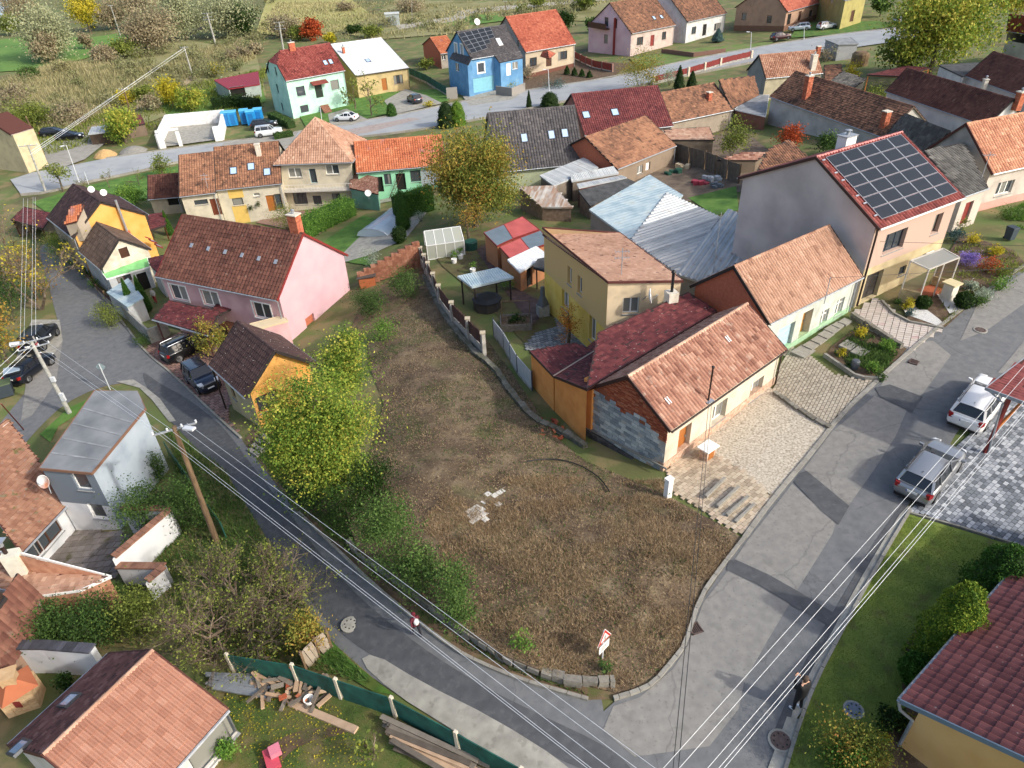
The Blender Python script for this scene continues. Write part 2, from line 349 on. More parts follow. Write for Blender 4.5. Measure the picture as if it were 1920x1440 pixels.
def tiles(parent, m, o, U, V, poly, tw=.3, tl=.36, prof='wave', objs=0, tone=(.5, .22, .2), lift=.035, amp=1.0, stag=0, name='roof_tile', dark=0.0):
 """roof tiles over the slope; poly: corners in slope metres (along U, along V)"""
 o = np.asarray(o, float); Uh, Vh = nz(U), nz(V); N = nz(np.cross(Uh, Vh)); poly = np.array(poly, float)
 (x0, y0), (x1, y1) = poly.min(0), poly.max(0); nx, ny = max(1, round((x1-x0)/tw)), max(1, round((y1-y0)/tl)); tw, tl = (x1-x0)/nx, (y1-y0)/ny
 ii, jj = np.meshgrid(np.arange(nx+(1 if stag else 0)), np.arange(ny)); ii, jj = ii.ravel(), jj.ravel()
 cx = x0+(ii+.5)*tw-(jj % 2)*stag*tw; cy = y0+(jj+.5)*tl
 P = [np.array([p]) for p in ()]; keep = inpoly(np.column_stack([cx, cy]), poly); cx, cy = cx[keep], cy[keep]; n = len(cx)
 if n == 0: return
 org = o+np.outer(cx, Uh)+np.outer(cy, Vh)
 tn = tone[0]+tone[1]*patch(cx+o[0], cy+o[1], 1.6)+RNG.normal(0, tone[2], n); tn -= (RNG.random(n) < dark)*.5; tn = np.clip(tn, 0.01, .99)
 px, ph = PROF[prof]; px = np.array(px); ph = np.array(ph)*amp; k = len(px)
 def geo(hw, hl):
  bot = np.array([[(a-.5)*tw, -tl/2*1.04, h+lift] for a, h in zip(px, ph)]); top = np.array([[(a-.5)*tw, tl/2, h+.004] for a, h in zip(px, ph)]); low = np.array([[(a-.5)*tw, -tl/2*1.04, h*.3-.004] for a, h in zip(px, ph)])
  return np.vstack([bot, top, low])
 L = geo(0, 0); F = [(i, i+1, k+i+1, k+i) for i in range(k-1)]+[(2*k+i, 2*k+i+1, i+1, i) for i in range(k-1)]
 order = np.argsort(np.linalg.norm(org-CP, axis=1)) if objs else np.arange(n); B = np.array([Uh, Vh, N])
 if objs:
  vis = []
  for i in order:
   u, v = proj(org[i])
   if -15 < u < 1935 and -15 < v < 1455: vis.append(i)
   if len(vis) >= objs: break
  sh = []
  for q in range(8):
   mb = MB(); mb.v = L.tolist(); mb.f = list(F); mb.t = [.12+.1*q]*len(F); sh.append(mb.mesh(name, m, (0, 0, 0)))
  M4 = Matrix(((Uh[0], Vh[0], N[0]), (Uh[1], Vh[1], N[1]), (Uh[2], Vh[2], N[2])))
  for i in vis:
   ob = bpy.data.objects.new(name, sh[int(np.clip((tn[i]-.08)/.1, 0, 7))]); COL.objects.link(ob); ob.parent = parent
   mm = (M4@Matrix.Rotation(random.uniform(-.015, .015), 3, 'Z')).to_4x4(); mm.translation = Vector(org[i]-ORG[parent.name]+N*random.uniform(-.004, .006)); ob.matrix_local = mm
  s_ = set(vis); order = np.array([i for i in range(n) if i not in s_], int)
  if len(order) == 0: return
 og, tt = org[order], tn[order]; jit = RNG.normal(0, .004, len(order))
 V3 = (og[:, None, :]+(L@B)[None]+(jit[:, None]*N)[:, None, :]).reshape(-1, 3); Fa = np.array(F); b = (np.arange(len(order))*len(L))
 FF = (Fa[None]+b[:, None, None]).reshape(-1, 4); mb = MB(); mb.arrays(V3, FF, np.repeat(tt, len(F)))
 return part('roof_tiles' if name == 'roof_tile' else name+'s', mb, m, parent, kind='stuff')
def sheetroof(parent, m, o, U, V, poly, pitch=.18, h=.03, name='corrugation', rows=0):
 """corrugated or standing-seam sheet: ribs run up the slope"""
 o = np.asarray(o, float); Uh, Vh = nz(U), nz(V); N = nz(np.cross(Uh, Vh)); poly = np.array(poly, float); (x0, y0), (x1, y1) = poly.min(0), poly.max(0)
 mb = MB(); x = x0+pitch/2
 def span(x):
  ys = []
  for i in range(len(poly)):
   a, b = poly[i], poly[(i+1) % len(poly)]
   if (a[0] > x) != (b[0] > x): ys.append(a[1]+(b[1]-a[1])*(x-a[0])/(b[0]-a[0]))
  ys.sort(); return ys
 while x < x1:
  ys = span(x)
  if len(ys) >= 2:
   a, b = o+Uh*x+Vh*ys[0], o+Uh*x+Vh*ys[-1]; r = pitch*.22
   mb.quad(a-Uh*r*1.6, a+N*h-Uh*r*.4, b+N*h-Uh*r*.4, b-Uh*r*1.6, t=random.random()).quad(a+N*h-Uh*r*.4, a+N*h+Uh*r*.4, b+N*h+Uh*r*.4, b+N*h-Uh*r*.4, t=random.random()).quad(a+N*h+Uh*r*.4, a+Uh*r*1.6, b+Uh*r*1.6, b+N*h+Uh*r*.4, t=random.random())
  x += pitch
 if mb.f: part(name, mb, m, parent, kind='stuff')
def slope(root, o, U, V, poly, style, th=.12, name='roof'):
 """one roof plane as a slab with its covering; returns the plane for later fittings"""
 o = np.asarray(o, float); Uh, Vh = nz(U), nz(V); N = nz(np.cross(Uh, Vh)); P = [o+Uh*a+Vh*b for a, b in poly]; mb = MB(); n = len(P)
 b0 = len(mb.v); mb.v += [tuple(p-N*th) for p in P]+[tuple(p) for p in P]
 mb.f += [tuple(range(b0+n-1, b0-1, -1)), tuple(range(b0+n, b0+2*n))]+[(b0+i, b0+(i+1) % n, b0+n+(i+1) % n, b0+n+i) for i in range(n)]; mb.t += [style.get('dt', .4)]*(n+2)
 r = part(name, mb, style.get('deck', style['m']), root)
 if style['k'] == 'tile': tiles(r, style['m'], o, Uh, Vh, poly, style.get('tw', .3), style.get('tl', .36), style.get('p', 'wave'), style.get('objs', 0), style.get('tone', (.5, .22, .2)), style.get('lift', .035), style.get('amp', 1), style.get('stag', 0), dark=style.get('dark', 0))
 elif style['k'] == 'sheet': sheetroof(r, style['m'], o, Uh, Vh, poly, style.get('pitch', .2), style.get('h', .03))
 return dict(o=o, U=Uh, V=Vh, N=N, poly=poly, roof=r)
def ridge(root, m, a, b, r=.12, step=.4, name='ridge_tile', tone=.6):
 a, b = np.asarray(a, float), np.asarray(b, float); L = np.linalg.norm(b-a); k = max(1, int(L/step)); d = (b-a)/L; mb = MB()
 x = nz(np.cross(d, [0, 0, 1.])); z = np.cross(x, d)
 for i in range(k):
  p, q = a+d*(L*i/k), a+d*(L*(i+1)/k+.04); t = min(1, max(0, random.gauss(tone, .2))); hh = .02 if i % 2 else .035
  pr = [(-r, -r*.75), (-r*.6, 0), (0, hh), (r*.6, 0), (r, -r*.75)]; n0 = len(mb.v)
  for e, gr in ((p, 1.0), (q, 1.12)):
   for (s_, h_) in pr: mb.v.append(tuple(e+x*s_*gr+z*(h_+.03)*gr))
  for j in range(4): mb.f.append((n0+j, n0+j+1, n0+5+j+1, n0+5+j)); mb.t.append(t)
  mb.f.append((n0+5, n0+6, n0+7, n0+8, n0+9)); mb.t.append(t*.6)
 part(name, mb, m, root)
def wallmesh(mp, outline, holes):
 """outline and holes in (s, z); mp maps (s, z, depth outward) to the world"""
 mb = MB(); pts = [Vector(p) for p in outline]; ed = [(i, (i+1) % len(outline)) for i in range(len(outline))]
 for (s0, z0, s1, z1) in holes:
  n = len(pts); pts += [Vector((s0, z0)), Vector((s1, z0)), Vector((s1, z1)), Vector((s0, z1))]; ed += [(n, n+1), (n+1, n+2), (n+2, n+3), (n+3, n)]
 vo, _, fo, *_x = delaunay_2d_cdt(pts, ed, [], 0, 1e-5); vv = [(p.x, p.y) for p in vo]; mb.v = [tuple(mp(a, b, 0)) for a, b in vv]
 for f in fo:
  c = np.mean([vv[i] for i in f], axis=0)
  if not inpoly([c], outline)[0]: continue
  if any(h[0] < c[0] < h[2] and h[1] < c[1] < h[3] for h in holes): continue
  mb.f.append(tuple(f)); mb.t.append(.5)
 return mb
WHITE = cmat('e8e8e4', .5, var=.1); DARKFRAME = cmat('3a2a20', .5); GREYFRAME = cmat('3b4148', .5); SILL = cmat('8a8c8c', .5)
def window(root, mp, s, z, w_, h_, fr=None, style='w', dep=.14, sill=True, wallm=None):
 fr = fr or WHITE; mb = MB(); s0, s1, z0, z1 = s-w_/2, s+w_/2, z-h_/2, z+h_/2
 R = MB()
 for (a, b) in (((s0, z0), (s1, z0)), ((s1, z0), (s1, z1)), ((s1, z1), (s0, z1)), ((s0, z1), (s0, z0))):
  R.quad(mp(*a, 0), mp(*b, 0), mp(*b, -dep-.06), mp(*a, -dep-.06))
 part('window_reveal' if style not in 'dgr' else 'door_reveal', R, wallm or fr, root)
 def bar(a0, b0, a1, b1, d0=-dep-.05, d1=-dep+.02):
  lo = [mp(a0, b0, d0), mp(a1, b0, d0), mp(a1, b0, d1), mp(a0, b0, d1)]; hi = [mp(a0, b1, d0), mp(a1, b1, d0), mp(a1, b1, d1), mp(a0, b1, d1)]; mb.hexa(lo, hi)
 f = .07
 if style in 'wtsp':
  bar(s0, z0, s1, z0+f); bar(s0, z1-f, s1, z1); bar(s0, z0+f, s0+f, z1-f); bar(s1-f, z0+f, s1, z1-f); k = {'w': 1, 't': 2, 's': 0, 'p': 1}[style]
  for i in range(k): c = s0+w_*(i+1)/(k+1); bar(c-.05, z0+f, c+.05, z1-f)
  if style == 'p': bar(s0+f, z0+h_*.66, s1-f, z0+h_*.66+.05)
  fo = part('window', mb, fr, root); g = MB(); e = -dep-.02
  cuts = [s0+f]+[s0+w_*(i+1)/(k+1) for i in range(k)]+[s1-f]
  for i in range(len(cuts)-1):
   g = MB(); g.quad(mp(cuts[i], z0+f, e), mp(cuts[i+1], z0+f, e), mp(cuts[i+1], z1-f, e), mp(cuts[i], z1-f, e)); part('pane', g, glass() if random.random() < .6 else glass('window_curtain', (.22, .22, .2), .2), fo)
  if random.random() < .6:
   g = MB(); hh = z0+f+(z1-z0)*random.choice([.0, .0, .35]); e = -dep-.1; cuts2 = cuts[0], cuts[0]+(cuts[-1]-cuts[0])*random.choice([.3, .5, 1])
  if sill:
   g = MB(); lo = [mp(s0-.05, z0-.04, -dep), mp(s1+.05, z0-.04, -dep), mp(s1+.05, z0-.06, .08), mp(s0-.05, z0-.06, .08)]; g.hexa([q-np.array([0, 0, .03]) for q in lo], lo); part('window_sill', g, SILL, fo)
 elif style == 'd':
  bar(s0+.02, z0, s1-.02, z1-.02); fo = part('door', mb, fr, root); g = MB()
  for zz in (z0+h_*.2, z0+h_*.55): g.hexa([mp(s0+w_*.22, zz, -dep+.02), mp(s1-w_*.22, zz, -dep+.02), mp(s1-w_*.22, zz, -dep+.035), mp(s0+w_*.22, zz, -dep+.035)], [mp(s0+w_*.22, zz+h_*.28, -dep+.02), mp(s1-w_*.22, zz+h_*.28, -dep+.02), mp(s1-w_*.22, zz+h_*.28, -dep+.035), mp(s0+w_*.22, zz+h_*.28, -dep+.035)])
  part('door_panel', g, fr, fo); g = MB(); g.hexa([mp(s1-w_*.14, z0+h_*.47, -dep+.02), mp(s1-w_*.1, z0+h_*.47, -dep+.02), mp(s1-w_*.1, z0+h_*.47, -dep+.07), mp(s1-w_*.14, z0+h_*.47, -dep+.07)], [mp(s1-w_*.14, z0+h_*.53, -dep+.02), mp(s1-w_*.1, z0+h_*.53, -dep+.02), mp(s1-w_*.1, z0+h_*.53, -dep+.07), mp(s1-w_*.14, z0+h_*.53, -dep+.07)]); part('handle', g, SILL, fo)
 elif style == 'g':
  n = 5;
  for i in range(n): bar(s0+.02, z0+h_*i/n+.01, s1-.02, z0+h_*(i+1)/n-.01)
  part('garage_door', mb, fr, root)
 elif style == 'r':
  mb.quad(mp(s0, z0, -dep-.06), mp(s1, z0, -dep-.06), mp(s1, z1, -dep-.06), mp(s0, z1, -dep-.06)); part('opening_sheet', mb, fr, root)  # flat sheet closes the opening; black ones paint in the shade behind
def downpipe(root, top, zb, n, m, r=.05, d=.1):
 top = np.asarray(top, float); n = np.asarray(n, float); mb = MB(); q = top+n*d; mb.tube([top, q-[0, 0, .05], q-[0, 0, .5]+n*(-.04), [q[0]-n[0]*.04, q[1]-n[1]*.04, zb+.15]], r, 6); part('downpipe', mb, m, root)
ZINC = mat('zinc', ['8b9096', 'a9afb5'], rough=.45, metal=.3, scale=4); BROWNPIPE = cmat('2c1d18', .5)
class H: pass
def zsplit(key, lo, hi, z):      # two coats of paint meeting at height z
 m = mat(key, lo, rough=.92, scale=.9, detail=8); nt = m.node_tree; b = nt.nodes['Principled BSDF']; src = b.inputs['Base Color'].links[0].from_socket; g = _node(nt, 'ShaderNodeNewGeometry'); s = _node(nt, 'ShaderNodeSeparateXYZ'); nt.links.new(g.outputs['Position'], s.inputs[0])
 c = _node(nt, 'ShaderNodeMath', operation='GREATER_THAN'); nt.links.new(s.outputs[2], c.inputs[0]); c.inputs[1].default_value = z; mx = _node(nt, 'ShaderNodeMix', data_type='RGBA'); nt.links.new(c.outputs[0], mx.inputs[0]); nt.links.new(src, mx.inputs[6]); mx.inputs[7].default_value = (*lin(hi), 1); nt.links.new(mx.outputs[2], b.inputs['Base Color']); return m
def wallc(x): c = lin(x); g = sum(c)/3; c = [(v*.8+g*.2)*.8 for v in c]; return [tuple(v*.72 for v in c), tuple(v*.93 for v in c), tuple(v*1.04 for v in c)]
def house(name, label, A, B, R, ze, C=None, side='r', wall='e8e0cc', walls=None, roof=None, ov=.35, og=.12, wins=(), cat='house', zb=None, kind='gable', D=None, gutter=ZINC, pipe=None, plinth=None, ridge_m=None, verge=None, rt=.6, group=None, hd=None, rise=None, backslope=None, hip=0, Cl=None, rstep=.4):
 h = H(); A3, B3 = at(*A, ze), at(*B, ze); h.u = u = nz((B3-A3)*[1, 1, 0]); m = np.array([-u[1], u[0], 0]); h.m = m; L = float(np.linalg.norm(B3-A3)); zc = ze
 if R is not None:
  X = B3 if side == 'r' else A3; R3 = on_plane(*R, X, u); hd = float((R3-X)@m); rise = float(R3[2]-ze)
 if C is not None:
  C3 = on_plane(*C, B3, u); D = float((C3-B3)@m); zc = float(C3[2])
 if Cl is not None: C3 = on_plane(*Cl, A3, u); D = float((C3-A3)@m); zc = float(C3[2])
 if D is None: D = 2*hd if kind in ('gable', 'pyramid') else hd
 if kind == 'mono': hd = D
 h.L, h.D, h.hd, h.rise, h.ze, h.zc = L, D, hd, rise, ze, zc
 cors = [A3, B3, B3+m*D, A3+m*D]
 gz = zgv(np.array(cors)); h.zb = zb if zb is not None else float(gz.min())-.15; h.gz = gz
 ctr = sum(cors)/4; h.root = root = thing(name, label, cat, (ctr[0], ctr[1], float(gz.min())), group)
 h.pt = pt = lambda x, y, z: np.array([A3[0]+u[0]*x+m[0]*y, A3[1]+u[1]*x+m[1]*y, z])
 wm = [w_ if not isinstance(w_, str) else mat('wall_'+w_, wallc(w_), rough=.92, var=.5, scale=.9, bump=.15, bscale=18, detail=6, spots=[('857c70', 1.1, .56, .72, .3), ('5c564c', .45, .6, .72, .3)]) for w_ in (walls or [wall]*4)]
 k0 = rise/hd if kind != 'flat' else 0; k1 = (ze+rise-zc)/(D-hd) if D-hd > .3 else 0
 zw0 = ze+k0*ov-.06; zp = ze+rise-.08; zw2 = (zc+k1*ov-.06) if kind != 'mono' else zp-k0*ov*.5
 if kind == 'flat': zw0 = zw2 = zp = ze-.1
 if kind == 'pyramid': zw0 = zw2 = zp = ze-.03
 y0, y1, x0, x1 = ov, D-ov, og, L-og
 ridge_in = kind == 'gable'
 F = [(lambda s, z, d: pt(s, y0-d, z), [(x0, h.zb), (x1, h.zb), (x1, zw0), (x0, zw0)]),
         (lambda s, z, d: pt(x1+d, s, z), [(y0, h.zb), (y1, h.zb), (y1, zw2)]+([(hd, zp)] if ridge_in else [])+[(y0, zw0)]),
         (lambda s, z, d: pt(L-s, y1+d, z), [(L-x1, h.zb), (L-x0, h.zb), (L-x0, zw2), (L-x1, zw2)]),
         (lambda s, z, d: pt(x0-d, D-s, z), [(D-y1, h.zb), (D-y0, h.zb), (D-y0, zw0)]+([(D-hd, zp)] if ridge_in and not hip else [(D-hd*(1-hip), ze+rise*(1-hip)-.08), (hd+(D-hd)*hip > 0 and D-hd-(D-hd)*hip, ze+rise*(1-hip)-.08)] if ridge_in else [])+[(D-y1, zw2)])]
 h.F = F; holes = [[] for _ in F]; todo = []
 for wd in wins:
  f, px, py, ww, hh = wd[:5]; o = wd[5] if len(wd) > 5 else {}
  p = h.onface(f, px, py) if hasattr(h, 'onface') else facepix(h, F, f, px, py)
  s, z = p
  if o.get('floor'): z = zg(*F[f][0](s, 0, 0)[:2])+.1+hh/2
  holes[f].append((s-ww/2, z-hh/2, s+ww/2, z+hh/2)); todo.append((f, s, z, ww, hh, o))
 for i, (mp, out) in enumerate(F):
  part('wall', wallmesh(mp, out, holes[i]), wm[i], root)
 for f, s, z, ww, hh, o in todo:
  window(root, F[f][0], s, z, ww, hh, o.get('fr'), o.get('st', 'w'), o.get('dep', .14), o.get('sill', True), wm[f] if not o.get('rev') else o['rev'])
  if o.get('sur'):
   mb = MB(); e = o.get('sw', .12); mp = F[f][0]
   for (a0, b0, a1, b1) in ((-ww/2-e, -hh/2-e, ww/2+e, -hh/2), (-ww/2-e, hh/2, ww/2+e, hh/2+e), (-ww/2-e, -hh/2, -ww/2, hh/2), (ww/2, -hh/2, ww/2+e, hh/2)):
    mb.hexa([mp(s+a0, z+b0, -.02), mp(s+a1, z+b0, -.02), mp(s+a1, z+b0, .03), mp(s+a0, z+b0, .03)], [mp(s+a0, z+b1, -.02), mp(s+a1, z+b1, -.02), mp(s+a1, z+b1, .03), mp(s+a0, z+b1, .03)])
   part('window_surround', mb, o['sur'], root)
 if plinth:
  pm, ph = plinth; mb = MB(); a, b, c, d = pt(x0-.03, y0-.03, 0), pt(x1+.03, y0-.03, 0), pt(x1+.03, y1+.03, 0), pt(x0-.03, y1+.03, 0)
  g = zgv(np.array([a, b, c, d])); z0 = h.zb; q = [a, b, c, d]
  mb.hexa([np.array([p[0], p[1], z0-.05]) for p in q], [np.array([p[0], p[1], gg+ph]) for p, gg in zip(q, g)]); part('plinth', mb, pm, root)
 rs = roof or TERRA; S = []
 lenV = lambda dx, dz: math.hypot(dx, dz)
 if kind == 'gable':
  rz = ze+rise; l0, l1 = lenV(hd, rise), lenV(D-hd, rz-zc)
  hx = hip*hd*.8; pf = [(0, 0), (L, 0), (L, l0)]+([(hx, l0), (0, l0*(1-hip))] if hip else [(0, l0)]); pb = [(0, 0), (L, 0)]+([(L, l1*(1-hip)), (L-hx, l1)] if hip else [(L, l1)])+[(0, l1)]
  S.append(slope(root, pt(0, 0, ze), u, pt(0, hd, rz)-pt(0, 0, ze), pf, rs))
  S.append(slope(root, pt(L, D, zc), -u, pt(L, hd, rz)-pt(L, D, zc), pb, backslope or rs))
  if hip:
   zh = ze+rise*(1-hip); a_, b_, c_ = pt(0, hd+(D-hd)*hip, zh), pt(0, hd*(1-hip), zh), pt(hx, hd, rz); w_ = float(np.linalg.norm(b_-a_)); S.append(slope(root, a_, b_-a_, c_-(a_+b_)/2, [(0, 0), (w_, 0), (w_/2, float(np.linalg.norm(c_-(a_+b_)/2)))], rs))
  ridge(root, ridge_m or rs['m'], pt(hx, hd, rz), pt(L, hd, rz), tone=rt, step=rstep)
  for x in (0, L):
   mb = MB(); q = .03 if x else -.03
   for (ya, za, yb, zb_) in (((0, ze, hd, rz), (hd, rz, D, zc)) if not (hip and not x) else ((0, ze, hd*(1-hip), ze+rise*(1-hip)), (hd+(D-hd)*hip, ze+rise*(1-hip), D, zc))): mb.beam(pt(x+q, ya, za-.07), pt(x+q, yb, zb_-.07), .05, .2)
   part('verge_board', mb, verge or rs.get('vm', rs.get('deck', rs['m'])), root)
  eaves = [((0, 0, ze), (L, 0, ze), -1), ((0, D, zc), (L, D, zc), 1)]
 elif kind in ('mono', 'flat'):
  rz = ze+rise; l0 = lenV(D, rise); S.append(slope(root, pt(0, 0, ze), u, pt(0, D, rz)-pt(0, 0, ze), [(0, 0), (L, 0), (L, l0), (0, l0)], rs)); eaves = [((0, 0, ze), (L, 0, ze), -1)]
  mb = MB()
  for x in (-.03, L+.03): mb.beam(pt(x, 0, ze-.07), pt(x, D, rz-.07), .05, .2)
  mb.beam(pt(0, D+.03, rz-.07), pt(L, D+.03, rz-.07), .05, .2); part('verge_board', mb, verge or rs.get('vm', rs.get('deck', rs['m'])), root)
 elif kind == 'pyramid':
  ap = pt(L/2, D/2, ze+rise); cs = [pt(0, 0, ze), pt(L, 0, ze), pt(L, D, ze), pt(0, D, ze)]
  for i in range(4):
   a, b = cs[i], cs[(i+1) % 4]; ln = float(np.linalg.norm(b-a)); mid = (a+b)/2; V = ap-mid; S.append(slope(root, a, b-a, V, [(0, 0), (ln, 0), (ln/2, float(np.linalg.norm(V)))], rs)); ridge(root, ridge_m or rs['m'], a, ap, tone=rt)
  eaves = [((0, 0, ze), (L, 0, ze), -1), ((L, 0, ze), (L, D, ze), -1)]
 h.S = S
 if gutter:
  for (a, b, sg) in eaves[:2]:
   mb = MB(); a3, b3 = pt(*a), pt(*b); off = m*(.06*sg) if a[1] == b[1] else u*.06; mb.tube([a3+off-[0, 0, .06], b3+off-[0, 0, .06]], .065, 6); part('gutter', mb, gutter, root)
  if kind in ('gable', 'mono', 'flat') and pipe != 'none':
   for x in ((L-.25,) if pipe != 'both' else (.25, L-.25)): downpipe(root, pt(x, -.06, ze-.08), float(zg(*pt(x, 0, 0)[:2])), m, gutter if not isinstance(pipe, bpy.types.Material) else pipe, d=max(.05, ov-.08))
 return h
def facepix(h, F, f, px, py):
 mp = F[f][0]; P, a, b = mp(0, 0, 0), mp(1, 0, 0), mp(0, 1, 0); N = np.cross(a-P, b-P); q = on_plane(px, py, P, N); return float((q-P)@(a-P)), float(q[2])
def onslope(S, px, py):
 q = on_plane(px, py, S['o'], S['N']); return q
def skylight(h, i, px, py, w_=.78, l=1.0, m=None, label=None):
 S = h.S[i]; c = onslope(S, px, py); U, V, N = S['U'], S['V'], S['N']; mb = MB(); f = .09
 for (a, b, ww, ll) in ((-w_/2, -l/2, w_, f), (-w_/2, l/2-f, w_, f), (-w_/2, -l/2+f, f, l-2*f), (w_/2-f, -l/2+f, f, l-2*f)): mb.obox(c+U*a+V*b+N*.0, U*ww, V*ll, N*.13)
 fo = part('skylight', mb, m or GREYFRAME, h.root); g = MB(); g.quad(*[c+U*a+V*b+N*.11 for a, b in ((-w_/2+f, -l/2+f), (w_/2-f, -l/2+f), (w_/2-f, l/2-f), (-w_/2+f, l/2-f))]); part('pane', g, glass('skylight_glass', 'a8c0dc', .12), fo)
BRICK = mat('brick_red', ['8a4a34', 'b0644a', 'c47a5a'], rough=.95, scale=7, bump=.3, bscale=25, tone=.6); PLASTER = mat('chimney_plaster', ['b8b0a0', 'd8d2c4'], rough=.95, scale=3, bump=.2)
def brickstack(mb, c, sx, sy, z0, z1, rz=0, bh=.16, bl=.3):
 """masonry shaft: courses of separate bricks round a core"""
 z = z0; k = 0; ca, sa = math.cos(rz), math.sin(rz)
 while z < z1-.02:
  hgt = min(bh, z1-z)
  mb.box((c[0], c[1], z), sx-.02, sy-.02, hgt, rz, t=.25, base=True)
  for ax in range(2):
   Lx = sx if ax == 0 else sy; n = max(1, round(Lx/bl)); q = Lx/n
   for s_ in (-1, 1):
    for i in range(n):
     a = -Lx/2+(i+.5)*q; b = s_*((sy if ax == 0 else sx)/2-.005); x, y = (a, b) if ax == 0 else (b, a)
     mb.box((c[0]+ca*x-sa*y, c[1]+sa*x+ca*y, z+.008), (q-.015) if ax == 0 else .03, .03 if ax == 0 else (q-.015), hgt-.016, rz, t=random.random(), base=True)
  z += bh; k += 1
def chimney(h, i, px, py, ht=1.2, s=.5, m=None, cap=True, s2=None, brick=True, pot=True, off=0):
 S = h.S[i]; c = onslope(S, px, py); rz = math.atan2(h.u[1], h.u[0]); mb = MB(); s2 = s2 or s
 if brick: brickstack(mb, c, s, s2, c[2]-.6, c[2]+ht, rz)
 else: mb.box((c[0], c[1], c[2]-.6), s, s2, ht+.6, rz, base=True)
 o = part('chimney', mb, m or (BRICK if brick else PLASTER), h.root)
 if cap: g = MB(); g.box((c[0], c[1], c[2]+ht), s+.14, s2+.14, .09, rz, base=True); part('chimney_cap', g, PLASTER, o)
 if pot: g = MB(); g.lathe((c[0], c[1], c[2]+ht+.05), [(.11, 0), (.11, .3), (.17, .32), (.17, .38), (.03, .45)], 8); part('chimney_pot', g, ZINC, o)
 return c
DISHM = cmat('e4e4e2', .5, var=.1)
def dish(name, label, p, az, r=.45, el=25, m=None, foot=None, arm=.35, group=None):
 """satellite dish: bowl, feed arm, mast; p is the bowl centre"""
 p = np.asarray(p, float); d = np.array([math.cos(math.radians(az))*math.cos(math.radians(el)), math.sin(math.radians(az))*math.cos(math.radians(el)), math.sin(math.radians(el))])
 f = np.asarray(foot, float) if foot is not None else p-[0, 0, .8]; root = thing(name, label, 'satellite dish', f, group)
 mb = MB(); mb.lathe(p, [(.01, 0), (r*.5, r*.06), (r*.85, r*.2), (r, r*.3), (r*.97, r*.33), (r*.8, r*.22), (.01, .03)], 16, ax=d); part('dish_bowl', mb, m or DISHM, root, smooth=True)
 z = np.array([0, 0, 1.]); low = p-nz(z-d*(z@d))*r*.8; mb = MB(); mb.tube([low, p+d*r*1.1-z*.05], .015, 5).sphere(p+d*r*1.1, .06, 6, 4); part('feed_arm', mb, ZINC, root)
 mb = MB(); b = p-d*.12; mb.tube([p, b, b-[0, 0, .25]] if np.linalg.norm(b-f) < .3 else [p, b, f], .025, 6); part('mast', mb, ZINC, root); return root
